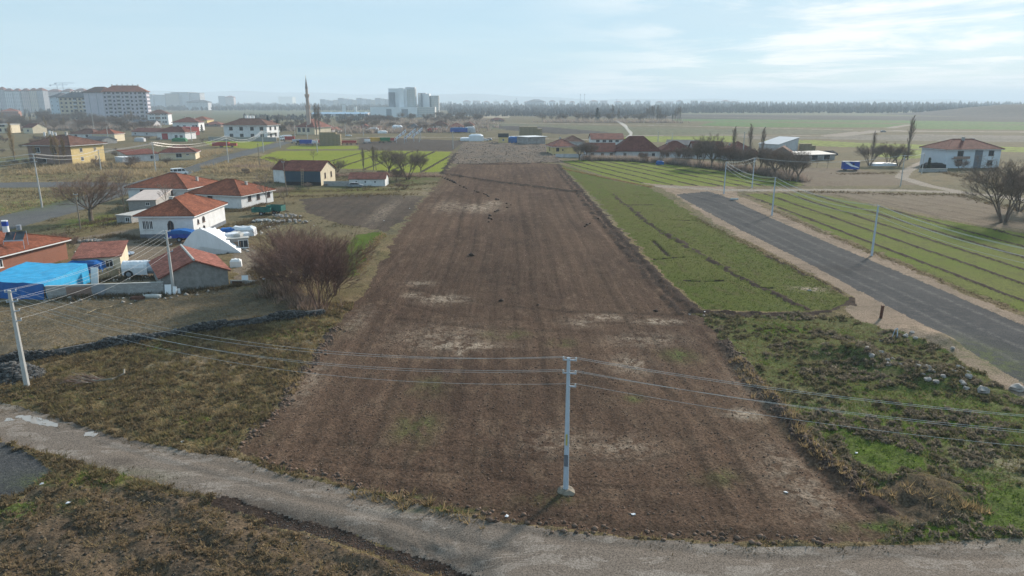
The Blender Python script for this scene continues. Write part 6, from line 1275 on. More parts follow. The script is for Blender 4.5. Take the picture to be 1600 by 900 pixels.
while k < 46:
    px, py = r3.uniform(-5, 330), r3.uniform(207, 264)
    if not free(px, py): continue
    k += 1; tree('yard_shrub', 'leafless shrub between the scattered village houses', px, py, py - r3.uniform(5, 15), r3.choice(['fork1', 'broad1', 'fork0', 'sap0', 'broad2']), 1.35, 'leafless village shrubs', cat='shrub')
k = 0
while k < 14:
    px, py = r3.uniform(330, 720), r3.uniform(262, 300)
    if not free(px, py) or px > 690 - (py - 262) * .8: continue
    k += 1; tree('plot_shrub', 'low leafless shrub on the rough plots around the navy barn', px, py, py - r3.uniform(5, 12), r3.choice(['fork1', 'fork0', 'thick1']), 1.5, 'shrubs around the navy barn', cat='shrub')
for i in range(80):   # trees between the village houses
    px = r3.uniform(-10, 235); py = r3.uniform(190, 205); tree('village_tree', 'bare tree in the orchard belt below the apartment blocks', px, py, py - r3.uniform(10, 20), r3.choice(['broad1', 'broad2', 'fork0', 'broad0', 'pop1']), 1.3, 'orchard belt trees')
for i in range(64):
    px = r3.uniform(380, 735); py = r3.uniform(191, 207); tree('village_tree', 'bare tree among the hamlet roofs beyond the machinery', px, py, py - r3.uniform(8, 15), r3.choice(['broad1', 'broad2', 'fork0']), 1.3, 'hamlet trees')
for i in range(34):
    px = r3.uniform(575, 760); py = r3.uniform(185, 192); tree('village_tree', 'bare tree in the belt before the hospital', px, py, py - r3.uniform(9, 14), r3.choice(['broad1', 'broad2', 'fork0']), 1.3, 'trees before the hospital')
for i in range(36):
    px = r3.uniform(845, 1060); py = r3.uniform(187, 191); tree('field_tree', 'bare tree in the dark hedge across the far fields', px, py, py - r3.uniform(7, 15), r3.choice(['broad1', 'broad2', 'fork0', 'pop0']), 1.4, 'far hedge trees')
for i, px in enumerate((957, 966, 1010, 1014, 1018, 1021, 1027, 1031, 1055, 1059, 1062)): tree('poplar', 'hazy poplar standing up from the far hedge', px, 190, 163 + (i * 5) % 6, 'pop0', 1.2, 'poplars in the far hedge')
def conifer(label, px, py, t, fat=.32, group=None):
    x, y = P(px, py); h = top_z(px, py, t); e = empty('conifer', (x, y, 0)); tag(e, label, 'tree', group); b = MB(); b.tube([(0, 0, 0), (0, 0, h * .9)], [h * .03, h * .01], 6); b.build('trunk', M_BARK, e); r2 = random.Random(int(px)); c = MB()
    for i in range(420):
        v = r2.random() ** .8; z = h * (.08 + .92 * v); R = h * fat * (1 - v) * (.75 + .35 * math.sin(v * 23)) + h * .02; a = r2.uniform(0, 6.28); q = R * r2.uniform(.35, 1.0); s = h * .05; cx_, cy_ = q * math.cos(a), q * math.sin(a)
        c.add([(cx_ - s * math.sin(a), cy_ + s * math.cos(a), z), (cx_ + s * math.sin(a), cy_ - s * math.cos(a), z), (cx_ + s * 1.6 * math.cos(a), cy_ + s * 1.6 * math.sin(a), z - s * .7)], [(0, 1, 2)])
    c.build('crown', M_CONIF, e)
conifer('dark conifer right beside the maroon-roofed white house', 308, 209, 195); conifer('second dark conifer left of its twin at the maroon-roofed house', 316, 208, 194.5); conifer('narrow dark cypress beside the large white house', 434.5, 207, 186.5, .16); conifer('dark pine rising over the far hedge', 933, 190, 168, .35); conifer('dark pine in the far village trees', 419, 196, 180, .25); conifer('small dark fir by the low wall of the pale blue house', 1450, 268, 246, .3)
# far woods: one hazy mass of spiky crowns along the plain
def far_wood(name, spans, n, seed):
    r2 = np.random.default_rng(seed); V, F = [], []
    for (a, c, b0, b1, h0, h1, cnt) in spans:
        for _ in range(cnt):
            px = r2.uniform(a, c); py = r2.uniform(b0, b1); x, y = P(px, py); k = y / FPX; h = r2.uniform(h0, h1) * k; w = r2.uniform(.7, 2.2) * k * (1.0 if r2.random() < .6 else 1.6); z0 = 0
            for q in range(3):
                an = q * math.pi / 3 + r2.uniform(0, 1); dx, dy = math.cos(an) * w, math.sin(an) * w; i = len(V)
                V.extend([(x - dx * .3, y - dy * .3, z0), (x + dx * .3, y + dy * .3, z0), (x + dx, y + dy, h * r2.uniform(.35, .6)), (x + dx * .15, y, h), (x - dx, y - dy, h * r2.uniform(.35, .6))]); F.append((i, i + 1, i + 2, i + 3, i + 4))
    me = bpy.data.meshes.new(name); me.from_pydata(V, [], F); me.materials.append(plain('far_wood', (0.14, 0.12, 0.108), .95, .2, .02, island=.3)); o = link(name, me); tag(o, 'hazy band of bare woodland on the far plain', 'woodland', kind='stuff')
far_wood('distant_woodland', [(1060, 1620, 167, 177, 4, 10, 3200), (700, 1060, 167, 182, 3, 8, 2200), (230, 700, 166, 173, 3, 7, 1600), (1620, 1900, 168, 177, 4, 10, 800), (-200, 230, 172, 185, 4, 9, 500), (380, 600, 182, 190, 3, 6, 300)], 0, 5)
# ------------------------------------------------------------------ stones
def stone_row(name, label, pts, h, wd, n, seed):
    pts = P2(pts); r2 = random.Random(seed); x0, y0 = pts[0]; e = empty(name, (x0, y0, -.05)); tag(e, label, 'stone wall'); b = MB(); seg = list(zip(pts[:-1], pts[1:])); Ls = [math.dist(a, c) for a, c in seg]; tot = sum(Ls)
    for i in range(n):
        s = r2.uniform(0, tot); k = 0
        while s > Ls[k]: s -= Ls[k]; k += 1
        (ax, ay), (bx, by) = seg[k]; t = s / Ls[k]; x, y = ax + (bx - ax) * t, ay + (by - ay) * t; v = r2.random(); z = h * v * (.85 + .3 * math.sin(x * .9)); o = wd * (1 - .45 * v) * r2.choice((-1, 1)) * r2.uniform(.6, 1.0)
        b.blob((x - x0 + o * .35, y - y0 + o, z + ground_z(x, y)), r2.uniform(.13, .26), i, 5, 4, .3, .8)
    tag(b.build('stones', M_STONE, e), kind='stuff'); c = MB()
    for (ax, ay), (bx, by) in seg: c.add([(ax - x0, ay - y0 - wd * .7, 0), (bx - x0, by - y0 - wd * .7, 0), (bx - x0, by - y0 + wd * .7, 0), (ax - x0, ay - y0 + wd * .7, 0), (ax - x0, ay - y0 - .2, h * .85), (bx - x0, by - y0 - .2, h * .85), (bx - x0, by - y0 + .2, h * .85), (ax - x0, ay - y0 + .2, h * .85)], [(4, 5, 6, 7), (0, 1, 5, 4), (2, 3, 7, 6), (1, 2, 6, 5), (3, 0, 4, 7)])
    c.build('core', M_STONE, e)
stone_row('dry_stone_wall', 'dark basalt dry stone wall along the bare paddock', [(-120, 582), (0, 568), (60, 562), (130, 548), (200, 537), (280, 524), (360, 511), (440, 500), (505, 492)], .85, .38, 3400, 6)
def stone_heap(name, label, px, py, R, H, n, seed, mat, rmin=.15, rmax=.32):
    x, y = P(px, py); e = empty(name, (x, y, ground_z(x, y) - .1)); tag(e, label, 'stone heap'); r2 = random.Random(seed); b = MB()
    for i in range(n): q = math.sqrt(r2.random()) * R; a = r2.uniform(0, 6.28); b.blob((q * math.cos(a), q * math.sin(a) * .8, H * (1 - (q / R) ** 1.5) * r2.uniform(.8, 1)), r2.uniform(rmin, rmax), i, 6, 4, .3, .8)
    tag(b.build('stones', mat, e), kind='stuff'); c = MB(); c.blob((0, 0, 0), R * .75, 1, 10, 6, .08, H / R * .95); c.build('core', mat, e)
stone_heap('stone_heap', 'dark heap of basalt stones behind the roadside pole', 20, 588, 2.6, 1.4, 420, 3, M_STONE)
r4 = random.Random(5); bl = [MB().blob((0, 0, .3), .5, s, 7, 5, .3, .7).mesh('boulder', M_ROCK) for s in (1, 2, 3)]
for i, (px, py, s) in enumerate(((1352, 562, .5), (1359, 568, .55), (1376, 557, .55), (1386, 570, .4), (1388, 577, .6), (1393, 566, .4), (1415, 528, .6), (1424, 525, .5), (1430, 533, .45), (1433, 573, .5), (1434, 585, .6), (1447, 588, .6), (1452, 594, .6), (1449, 602, .6), (1440, 596, .4), (1473, 594, .45), (1472, 600, .5), (1488, 592, .45), (1498, 586, .7), (1510, 587, .5), (1512, 597, .65), (1503, 606, .6), (1509, 611, .5), (1535, 613, .9), (1488, 547, .5), (1462, 605, .5), (1590, 610, 1.0), (1378, 532, .4), (1100, 493, .4), (1077, 491, .35), (1265, 455, .45), (1405, 578, .4))):
    x, y = P(px, py); o = link('boulder', bl[i % 3], None, (x, y, ground_z(x, y) - .12), (0, 0, r4.uniform(0, 6)), (s * 1.15, s * 1.05, s * 1.1))
    lab = 'pale boulder lying in the shrubland rubble' if i not in (26, 28, 29, 30) else ('big pale boulder at the gravel road edge', '', 'pale stone on the bank corner of the green field', 'flat pale stone on the bank corner of the field', 'round white stone in the bunded green field')[i - 26]
    tag(o, lab, 'boulder', 'pale boulders in the shrubland' if i not in (26, 28, 29, 30) else None)
x, y = P(1376, 497); e = empty('iron_post', (x, y, ground_z(x, y) - .1)); tag(e, 'short rusty iron post at the gravel road corner', 'post'); b = MB(); b.tube([(0, 0, 0), (.06, 0, 1.5)], .17, 8); b.build('shaft', M_RUST, e); b = MB(); b.tube([(.06, 0, 1.5), (.065, 0, 1.62)], .2, 8); b.build('cap', M_RUST, e)
b = MB(); b.tube([(-1.0, 0, .3), (1.0, 0, .3)], .3, 10); tag(b.build('concrete_pipe', M_CONC, loc=(*P(1147, 313), 0), rot=(0, 0, .1)), 'short concrete pipe lying at the gravel road verge', 'pipe')
x, y = P(1398, 529); e = empty('scrap_metal', (x, y, ground_z(x, y))); tag(e, 'bent metal scrap frame sticking up on the rubble mound', 'scrap')
for p, q in (((-.3, 0, 0), (-.1, 0, .9)), ((.3, 0, 0), (.2, .1, 1.0)), ((-.1, 0, .9), (.2, .1, 1.0)), ((.1, -.2, 0), (.25, .1, .7))): b = MB(); b.tube([p, q], .04, 5); b.build('rod', M_METAL, e)
# fallen branches
x, y = P(150, 596); e = empty('branch_pile', (x, y, ground_z(x, y))); tag(e, 'pile of cut branches with one pale curved limb on the rough grass', 'branches'); r2 = random.Random(4)
b = MB(); b.tube([(-2.6, .8, .15), (-1.2, .0, .2), (.3, -.5, .25), (1.6, -.2, .3), (2.2, .7, .45), (1.9, 1.3, .6)], [.02, .05, .07, .09, .10, .10], 6); b.build('limb', M_BARKP, e)
for i in range(46):
    a = r2.uniform(2.2, 4.1); l = r2.uniform(1.0, 2.6); sx_, sy_ = r2.uniform(-1.2, .8), r2.uniform(-.8, .5); b = MB(); b.tube([(sx_, sy_, .12), (sx_ + l * .5 * math.cos(a), sy_ + l * .5 * math.sin(a) * .6, .2 + r2.uniform(0, .35)), (sx_ + l * math.cos(a), sy_ + l * math.sin(a) * .6, .1 + r2.uniform(0, .5))], [.03, .022, .01], 3); b.build('branch', M_TWIGR if i % 3 else M_BARKP, e)
# litter
for i, (px, py) in enumerate(((158, 622), (207, 626), (360, 571), (107, 788), (66, 755), (285, 690), (490, 352), (1338, 707), (792, 805), (1228, 771), (990, 803), (640, 326), (600, 345), (1101, 489))):
    x, y = P(px, py); b = MB(); b.blob((0, 0, .04), .12, i, 6, 4, .6, .3); tag(b.build('litter', M_PLASTIC, loc=(x, y, ground_z(x, y)), rot=(0, 0, i)), 'white scrap of plastic litter lying on the ground', 'litter', 'scattered white litter')
# manure heap
x, y = P(432, 446); b = MB()
for i in range(40): a = r4.uniform(0, 6.28); q = math.sqrt(r4.random()) * 3.2; b.blob((q * math.cos(a), q * math.sin(a) * .8, .9 * (1 - q / 3.4)), r4.uniform(.4, .8), i, 6, 5, .35, .6)
e = empty('manure_heap', (x, y, ground_z(x, y) - .2)); tag(e, 'dark brown manure heap beside the reddish thicket', 'heap'); tag(b.build('lumps', M_DUNG, e), kind='stuff')
for px, py, w, h, m, lab in ((447, 340, 5, 1.2, M_ROCK, 'pale rubble heap beside the green spreader'), (415, 347, 4, .8, M_CONC, 'low rubbish heap below the green trailer'), (455, 348, 5, .9, M_ROCK, 'pale stone rubble behind the thicket'), (140, 378, 3, .6, M_ROCK, 'small stone pile by the yard fence'), (192, 400, 3, 1.0, M_METAL, 'overturned metal tub in the dusty yard')):
    x, y = P(px, py); b = MB(); 
    for i in range(22): a = r4.uniform(0, 6.28); q = math.sqrt(r4.random()) * w * .5; b.blob((q * math.cos(a) * 1.3, q * math.sin(a) * .7, h * .6 * (1 - q / w)), r4.uniform(.2, .45), i, 6, 4, .35, .7)
    e = empty('rubbish_heap', (x, y, 0)); tag(e, lab, 'heap'); tag(b.build('pieces', m, e), kind='stuff')
# ------------------------------------------------------------------ ground cover
def scatter(n, x0, x1, y0, y1, zones, seed, weed=None, pale=None):
    r2 = np.random.default_rng(seed); X = r2.uniform(x0, x1, n); Y = r2.uniform(y0, y1, n); z, h, w, p = zone_at(X, Y); ok = np.isin(z, [ZI[q] for q in zones]) & (np.abs(X) < .93 * Y + 6)
    if weed is not None: ok &= w > weed
    return X[ok], Y[ok], h[ok]
def tris_object(name, V, mat, label, cat, smooth=False):
    n = len(V); me = bpy.data.meshes.new(name); me.vertices.add(n * 3); me.vertices.foreach_set('co', V.reshape(-1).astype(np.float32)); me.loops.add(n * 3); me.loops.foreach_set('vertex_index', np.arange(n * 3, dtype=np.int32)); me.polygons.add(n); me.polygons.foreach_set('loop_start', np.arange(0, n * 3, 3, dtype=np.int32)); me.materials.append(mat); me.update(calc_edges=True)
    return tag(link(name, me), label, cat, kind='stuff')
def tufts(name, pts, mat, label, h0, h1, blades, spread, width, seed, flop=1.0):
    X, Y, Z = pts; n = len(X); r2 = np.random.default_rng(seed); B = blades; X, Y, Z = (np.repeat(a, B) for a in (X, Y, Z)); S = np.repeat(r2.uniform(.6, 1.3, n), B); m = n * B
    a = r2.uniform(0, 2 * np.pi, m); q = spread * np.sqrt(r2.random(m)) * S; bx, by = X + q * np.cos(a) * .6, Y + q * np.sin(a) * .6; H = r2.uniform(h0, h1, m) * S; L = q * flop + H * r2.uniform(.1, .5, m); w = width * S; pa = a + r2.uniform(-.8, .8, m)
    V = np.zeros((m, 3, 3)); V[:, 0] = np.stack([bx - w * np.sin(pa), by + w * np.cos(pa), Z - .03], 1); V[:, 1] = np.stack([bx + w * np.sin(pa), by - w * np.cos(pa), Z - .03], 1); V[:, 2] = np.stack([bx + L * np.cos(pa), by + L * np.sin(pa), Z + H], 1)
    return tris_object(name, V, mat, label, 'grass')
def cushions(name, pts, mat, label, r0, r1, leaves, seed, size=.055):
    """low rounded shrubs: small leaf faces through a dome"""
    X, Y, Z = pts; n = len(X); r2 = np.random.default_rng(seed); B = leaves; R = np.repeat(r2.uniform(r0, r1, n), B); X, Y, Z = (np.repeat(a, B) for a in (X, Y, Z)); m = n * B
    d = r2.normal(size=(m, 3)); d[:, 2] = np.abs(d[:, 2]); d /= np.linalg.norm(d, axis=1)[:, None]; d *= (r2.uniform(.55, 1.05, m) * R)[:, None]; c = np.stack([X, Y, Z], 1) + d * np.array([1, 1, .8]); t = r2.normal(size=(m, 3, 3)) * (size * (.5 + R / r1))[:, None, None]; t[:, 2] += d * .35
    return tris_object(name, c[:, None, :] + t, mat, label, 'shrubs')
G_DRY = leafy('grass_dry', (0.26, 0.190, 0.100)); G_OLV = leafy('grass_olive', (0.175, 0.142, 0.066)); G_GRN = leafy('grass_green', (0.105, 0.150, 0.026)); G_DRK = leafy('grass_dark', (0.125, 0.095, 0.056)); G_SHR = leafy('shrub_grey', (0.165, 0.140, 0.104)); G_SHD = leafy('shrub_olive', (0.120, 0.106, 0.064))
LZ = ['rough_grass', 'dirt_paddock', 'bare_ground']
tufts('dry_grass', scatter(26000, -75, -14, 28, 84, ['rough_grass'], 1), G_DRY, 'short dry grass on the rough ground by the road', .10, .26, 6, .20, .035, 2)
def clumped(p, seed, sc, th):
    X, Y, Z = p; k = fbm(X, Y, sc, 3, seed) > th; return X[k], Y[k], Z[k]
tufts('olive_tussocks', clumped(scatter(22000, -75, -14, 28, 84, ['rough_grass'], 3), 5, 1.1, .55), G_OLV, 'olive grass tussocks on the rough ground', .18, .40, 9, .26, .045, 4)
tufts('dark_tussocks', clumped(scatter(16000, -75, -14, 28, 84, ['rough_grass'], 13), 15, 1.3, .58), G_DRK, 'dark weathered tussocks on the rough ground', .15, .34, 9, .25, .05, 14)
tufts('bare_ground_weeds', clumped(scatter(30000, -50, 40, 22, 46, ['bare_ground', 'rough_grass'], 5), 7, 1.6, .5), G_DRY, 'dry weeds on the churned corner ground', .06, .20, 6, .18, .03, 6)
tufts('paddock_stubble', scatter(22000, -80, -25, 68, 98, ['dirt_paddock'], 7), G_DRY, 'short stubble on the bare paddock', .04, .12, 4, .16, .03, 8)
tufts('fresh_grass', scatter(60000, -75, 60, 26, 100, ['rough_grass', 'shrubland', 'grass_patch', 'bare_ground'], 9, weed=.5), G_GRN, 'fresh green grass in damp spots', .06, .18, 6, .18, .035, 10)
cushions('grey_shrubs', clumped(scatter(11000, 14, 75, 28, 82, ['shrubland'], 11), 25, 5.0, .49), G_SHR, 'grey-green cushion shrubs covering the waste ground', .14, .34, 46, 12)
cushions('olive_shrubs', clumped(scatter(6000, 14, 75, 28, 84, ['shrubland'], 17), 27, 4.0, .5), G_SHD, 'dark olive shrubs covering the waste ground', .14, .36, 46, 18)
tufts('shrubland_grass', scatter(34000, 14, 75, 26, 84, ['shrubland'], 19), G_OLV, 'short olive grass between the shrubs', .05, .16, 5, .18, .035, 20)
cushions('heath_tussocks', clumped(scatter(16000, -75, -14, 26, 84, ['rough_grass'], 51), 45, 2.2, .44), leafy('tussock_olive', (0.155, 0.116, 0.066)), 'olive-brown heath tussocks on the rough ground by the road', .10, .27, 34, 52, .05)
cushions('corner_tussocks', clumped(scatter(6500, -50, 0, 22, 46, ['bare_ground', 'rough_grass'], 53), 47, 1.8, .53), leafy('tussock_brown', (0.200, 0.145, 0.086)), 'brown tussocks on the churned corner ground', .08, .22, 30, 54, .045)
def along(lines, step, wd, seed):
    r2 = np.random.default_rng(seed); X, Y = [], []
    for l in lines:
        l = P2(l)
        for (ax, ay), (bx, by) in zip(l[:-1], l[1:]):
            n = max(1, int(math.dist((ax, ay), (bx, by)) / step)); t = r2.random(n); X += list(ax + (bx - ax) * t + r2.normal(0, wd, n)); Y += list(ay + (by - ay) * t + r2.normal(0, wd, n))
    X, Y = np.array(X), np.array(Y); return X, Y, zone_at(X, Y)[1]
tufts('straw_tussocks', along([[(1150, 565), (1240, 662), (1300, 730), (1345, 768)], [(600, 364), (572, 396), (560, 430)], [(500, 530), (440, 625)], [(560, 770), (760, 808)], [(1345, 768), (1430, 780), (1540, 800)], [(880, 264), (956, 280), (1020, 293)]], .22, .45, 21), G_DRY, 'straw-coloured tussocks on the field banks', .15, .5, 14, .3, .04, 22)
tufts('verge_weeds', along([[(1205, 328), (1300, 369), (1400, 409), (1500, 451), (1600, 490)]] * 3 + [[(1085, 340), (1160, 378), (1230, 414), (1310, 458)]] * 3 + [[(0, 632), (200, 688), (370, 712), (560, 766), (870, 826), (1150, 850), (1400, 846), (1600, 836)]] + [[(0, 690), (120, 723), (340, 782)]], .16, .6, 23), G_DRK, 'dark verge weeds along the roads', .04, .14, 6, .2, .03, 24)
tufts('golden_scrub', along([[(60, 272), (120, 262), (175, 258), (240, 262)]] * 3 + [[(170, 270), (240, 276)]] * 2 + [[(300, 246), (345, 236)], [(330, 262), (420, 256)], [(330, 270), (420, 266)]] + [[(0, 258), (60, 262)]], .12, 3.0, 25), M_TWIGY, 'golden dry scrub along the village roads', .5, 1.9, 10, .8, .07, 26)
tufts('brown_scrub', along([[(0, 300), (110, 302)], [(110, 360), (190, 350)], [(60, 372), (130, 362)], [(430, 300), (660, 296)], [(440, 308), (640, 304)], [(600, 276), (690, 276)], [(610, 292), (680, 286)], [(420, 246), (480, 262)], [(915, 250), (1050, 254)], [(1255, 300), (1500, 305), (1600, 330)], [(1310, 272), (1400, 270)], [(1470, 268), (1600, 300)]] * 2, .22, 1.6, 27), G_DRK, 'brown weeds on the plot edges', .12, .5, 7, .4, .05, 28)
tufts('bush_line', along([[(915, 250), (1000, 251), (1050, 255), (1130, 262)], [(370, 262), (430, 262)], [(505, 276), (690, 276)], [(425, 300), (450, 296)], [(430, 458), (475, 482), (500, 488)]] * 2, .16, 1.2, 29), M_TWIG, 'twiggy hedge brush along the field edges', .4, 1.5, 10, .6, .035, 30)
def thin(p, y0, y1, seed):
    X, Y, Z = p; k = np.random.default_rng(seed).random(len(X)) < np.clip((y1 - Y) / (y1 - y0), 0, 1) ** 1.5; return X[k], Y[k], Z[k]
tufts('meadow_grass', scatter(46000, -190, -50, 140, 330, ['dry_meadow'], 61), leafy('meadow_straw', (0.30, 0.235, 0.135)), 'dry straw-coloured meadow grass by the village roads', .12, .45, 6, .4, .06, 62)
tufts('meadow_weeds', clumped(scatter(30000, -190, -30, 130, 330, ['dry_meadow', 'rough_grass', 'ground'], 63), 65, 9, .55), leafy('meadow_weed', (0.15, 0.125, 0.075)), 'brown weeds in the village meadows', .15, .6, 8, .45, .06, 64)
lumps_asphalt = scatter(9000, -60, -5, 22, 50, ['asphalt_patch'], 67)
tufts('yard_weeds', along([[(84, 442), (250, 434)], [(84, 470), (250, 463), (360, 450), (425, 449)], [(110, 380), (180, 368), (222, 374)], [(300, 384), (345, 392)], [(375, 352), (410, 340)], [(222, 378), (275, 384)], [(120, 352), (215, 336)], [(370, 372), (420, 352), (470, 340)], [(400, 420), (430, 470)], [(205, 334), (260, 326)], [(300, 330), (380, 330), (414, 318)]] * 2, .09, .7, 91), G_DRK, 'brown weeds and rubbish growth around the yards', .1, .6, 7, .35, .04, 92)
tufts('orchard_brush', along([[(-40, 204), (230, 203)], [(-40, 200), (240, 199)], [(60, 195), (235, 196)], [(-40, 192), (130, 193)]] * 2, .45, 5, 71), M_TWIGG, 'grey-brown brush filling the orchard belt', 1.5, 5.0, 12, 2.2, .22, 72)
tufts('hamlet_brush', along([[(500, 208), (740, 206)], [(520, 202), (760, 200)], [(580, 195), (770, 194)], [(575, 190), (760, 189)], [(380, 203), (500, 204)], [(850, 191), (1060, 192)]], .5, 8, 73), M_TWIGG, 'grey-brown brush between the hamlet houses', 1.5, 5.5, 12, 2.6, .28, 74)
tufts('farm_row_brush', along([[(912, 250), (1000, 252), (1060, 257), (1130, 265), (1190, 271), (1250, 283)]] * 4, .10, 1.3, 75), M_TWIGG, 'dense twiggy brush in front of the farm row', .8, 2.6, 10, .8, .05, 76)
# clods and straw flecks on the ploughed soil
def lumps(name, pts, mat, label, r0, r1, seed):
    X, Y, Z = pts; n = len(X); r2 = np.random.default_rng(seed); R = r0 + (r1 - r0) * r2.random(n) ** 3; a = r2.uniform(0, 6.28, n); o = np.array([(1, 0, 0), (0, 1, 0), (-1, 0, 0), (0, -1, 0), (0, 0, .7), (0, 0, -.5)]); V = np.zeros((n, 6, 3)); c_, s_ = np.cos(a), np.sin(a)
    for i in range(6): j = r2.uniform(.6, 1.3, n) * R; V[:, i, 0] = X + (o[i, 0] * c_ - o[i, 1] * s_) * j; V[:, i, 1] = Y + (o[i, 0] * s_ + o[i, 1] * c_) * j; V[:, i, 2] = Z + o[i, 2] * j + R * .15
    T = np.array([(0, 1, 4), (1, 2, 4), (2, 3, 4), (3, 0, 4), (1, 0, 5), (2, 1, 5), (3, 2, 5), (0, 3, 5)]); F = (np.arange(n)[:, None, None] * 6 + T[None]).reshape(-1, 3); me = bpy.data.meshes.new(name); me.vertices.add(n * 6); me.vertices.foreach_set('co', V.reshape(-1).astype(np.float32)); k = len(F); me.loops.add(k * 3); me.loops.foreach_set('vertex_index', F.reshape(-1).astype(np.int32)); me.polygons.add(k); me.polygons.foreach_set('loop_start', np.arange(0, k * 3, 3, dtype=np.int32)); me.materials.append(mat); me.update(calc_edges=True); tag(link(name, me), label, 'soil', kind='stuff')
lumps('soil_clods', scatter(40000, -26, 27, 33, 120, ['ploughed_field', 'soil_bank'], 31), M_CLOD, 'clods of turned soil on the ploughed field', .02, .10, 32)
lumps('edge_clods', along([[(1130, 535), (1192, 610), (1262, 690), (1345, 768)]] * 4 + [[(524, 512), (438, 632), (372, 702)]] * 3 + [[(400, 712), (560, 758), (760, 803), (1000, 836), (1300, 846)]], .12, .4, 33), M_CLOD, 'heaped clods along the field edge', .05, .26, 34)
lumps('dug_clods', along([[(692, 277), (722, 291), (748, 301), (775, 311), (800, 320), (765, 334), (768, 352)], [(905, 356), (938, 342)], [(740, 388), (734, 402)], [(770, 466), (800, 476), (850, 478)], [(1010, 482), (1030, 490)]], 2.2, .25, 81), plain('clod_dark', (0.055, 0.038, 0.030), .97, .2, 3), 'dark clods in lines on the ploughed field', .35, .7, 82)  # clods in lines, coloured darker than the other soil clods
lumps('yard_debris', along([[(90, 472), (250, 466), (360, 454)], [(130, 440), (250, 432)], [(350, 394), (400, 392)], [(370, 372), (400, 366), (440, 345)], [(110, 395), (200, 398)], [(400, 350), (470, 345)], [(200, 335), (262, 332)]], .16, .9, 93), plain('debris', (0.30, 0.27, 0.24), .9, .4, 2, island=.8), 'small debris strewn around the yards', .08, .38, 94)
lumps('corner_clods', scatter(9000, -50, 0, 22, 44, ['bare_ground'], 35), plain('corner_clod', (0.085, 0.066, 0.048), .97, .25, 4, island=.5), 'clods on the churned corner ground', .04, .16, 36)
lumps('rubble_stones', scatter(9000, -40, 40, 230, 480, ['rubble_field'], 37), plain('rubble_stone', (0.17, 0.138, 0.112), .97, .25, 1, island=.5), 'stones and clods over the rubble field', .1, .5, 38)
lumps('loose_chippings', lumps_asphalt, plain('chipping', (0.085, 0.086, 0.088), .95, .3, 2, island=.6), 'loose grey chippings on the asphalt patch', .015, .05, 68)
lumps('road_gravel', along([[(420, 808), (560, 838), (690, 875), (740, 900)]] * 6, .06, .5, 39), plain('gravel_dark', (0.075, 0.070, 0.066), .95, .3, 2, island=.5), 'dark gravel spilled along the road edge', .02, .07, 40)
tufts('straw_flecks', scatter(14000, -26, 27, 33, 170, ['ploughed_field'], 41), leafy('straw_pale', (0.26, 0.21, 0.16)), 'pale straw flecks on the ploughed field', .01, .05, 1, .2, .03, 42)
tufts('crop_seedlings', thin(scatter(70000, 12, 60, 78, 230, ['green_field'], 43), 78, 230, 45), leafy('seedling', (0.110, 0.140, 0.035)), 'short green crop seedlings', .05, .12, 3, .25, .05, 44)
# puddles on the road
def puddle(label, outline):
    pts = P2(outline)
    for _ in range(2): pts = [q for a, c in zip(pts, pts[1:] + pts[:1]) for q in ((a[0] * .75 + c[0] * .25, a[1] * .75 + c[1] * .25), (a[0] * .25 + c[0] * .75, a[1] * .25 + c[1] * .75))]
    pts = [(x + .12 * math.sin(x * 9 + y * 5), y + .10 * math.sin(x * 7 - y * 6)) for x, y in pts]
    z = max(ground_z(*p) for p in pts) + .008; b = MB(); b.v = [(x, y, z) for x, y in pts]; b.f = [tuple(range(len(pts)))]
    if 'puddle' not in MATS:
        m, nt, bs = new_mat('puddle'); bs.inputs['Base Color'].default_value = (.30, .28, .26, 1); bs.inputs['Roughness'].default_value = .04; bs.inputs['IOR'].default_value = 1.33; MATS['puddle'] = m  # pale base colour stands in for sky reflected in the water
    o = b.build('puddle', MATS['puddle']); tag(o, kind='structure')
puddle('', [(98, 667), (70, 665), (50, 661), (36, 655), (24, 651), (34, 648), (52, 650), (72, 655), (88, 661)]); puddle('', [(22, 657), (10, 658), (4, 656), (12, 653), (20, 654)]); puddle('', [(130, 678), (136, 675), (148, 674), (154, 677), (150, 682), (138, 682)])
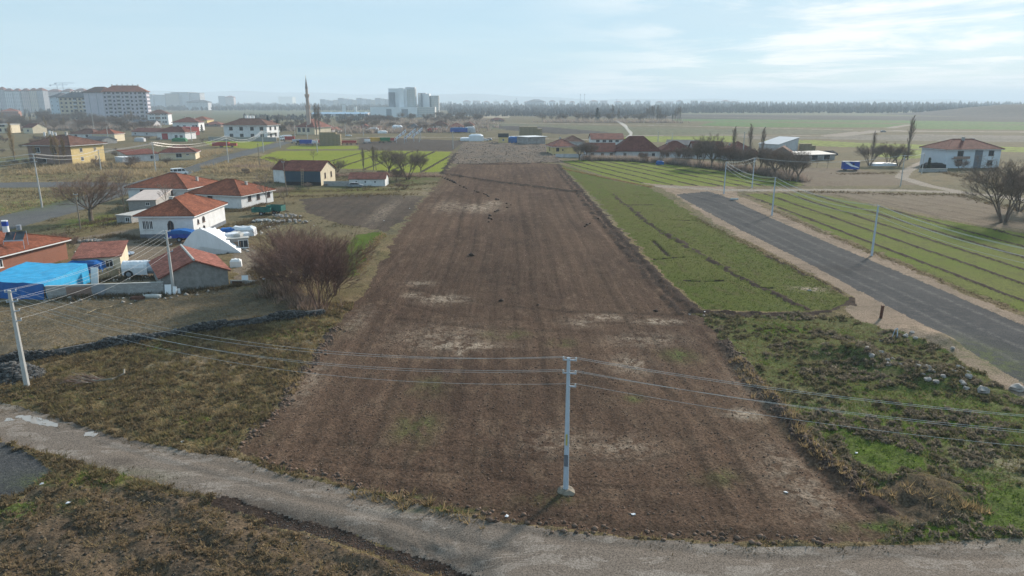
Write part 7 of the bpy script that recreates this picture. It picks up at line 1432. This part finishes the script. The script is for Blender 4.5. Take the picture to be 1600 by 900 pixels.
# ------------------------------------------------------------------ hills, smoke, haze
def ridge(name, x0, x1, dist, hfun, mat, dep=2500, n=120):
    b = MB()
    for i in range(n + 1):
        x = x0 + (x1 - x0) * i / n; h = hfun(i / n); b.v += [(x, dist - dep * .5, -2), (x, dist, h), (x, dist + dep, -2)]
    for i in range(n): k = i * 3; b.f += [(k, k + 3, k + 4, k + 1), (k + 1, k + 4, k + 5, k + 2)]
    tag(b.build(name, mat, smooth=True), kind='structure')
M_HILL = plain('far_hill', (0.13, 0.125, 0.09), .95, .15, .002)
def hf(t):
    px = -600 + 2800 * t; base = 8 + 26 * math.exp(-((px - 300) / 420) ** 2) + 22 * math.exp(-((px - 60) / 200) ** 2) + 10 * math.exp(-((px - 700) / 220) ** 2) + 3 * math.sin(px / 53) + 2 * math.sin(px / 19)
    return CAM_H + max(1, base * .42) / FPX * 12000
ridge('hills', (-1400) / FPX * 12000, 1400 / FPX * 12000, 12000, hf, GM['far_olive'])
x, y = P(1760, 182); b = MB(); n = 26
for i in range(n + 1):
    for j in range(9):
        u, v = i / n, j / 8; xx = x + (u - .5) * 620; hh = 24 * (1 / (1 + math.exp(-(u - .22) * 16))) * math.sin(math.pi * min(1, v)) ** .6 * (1 + .05 * math.sin(9 * u)); b.v.append((xx, y + (v - .2) * 420, hh - .3))
for i in range(n):
    for j in range(8): k = i * 9 + j; b.f.append((k, k + 9, k + 10, k + 1))
tag(b.build('hill', GM['far_dark'], smooth=True), kind='structure')
# chimney smoke drifting off the farm row
def volume_mat(name, density, col, aniso=0.0):
    m = bpy.data.materials.new(name); m.use_nodes = True; nt = m.node_tree; nt.nodes.clear(); o = nt.nodes.new('ShaderNodeOutputMaterial'); v = nt.nodes.new('ShaderNodeVolumePrincipled'); v.inputs['Color'].default_value = (*col, 1); v.inputs['Density'].default_value = density; v.inputs['Anisotropy'].default_value = aniso; nt.links.new(v.outputs[0], o.inputs['Volume']); return m
x, y = P(981, 246); k = depth(981, 246) / FPX; b = MB(); y += 4
b.tube([(x, y, top_z(981, 246, 221)), (x - .3, y, top_z(981, 246, 216)), (x + 1.6, y + 1, top_z(981, 246, 213)), (x + 1.9, y + 1, top_z(981, 246, 209)), (x + .2, y + 1, top_z(981, 246, 203)), (x - .6, y + 2, top_z(981, 246, 198)), (x - 2.4, y + 2, top_z(981, 246, 194)), (x - 5, y + 2, top_z(981, 246, 189))], [.3, .55, .9, .8, .65, .8, .6, .2], 10)
tag(b.build('chimney_smoke', volume_mat('smoke', .5, (.99, .99, .99)), smooth=True), 'white chimney smoke rising from the farm row', 'smoke', kind='stuff')
b = MB(); b.box(-16500, -3500, -2.6, 16500, 15600, 175); tag(b.build('haze', volume_mat('haze', HAZE_DENSITY, (.74, .87, 1.0), .0)), 'thin pale winter haze over the plain', 'haze', kind='stuff')
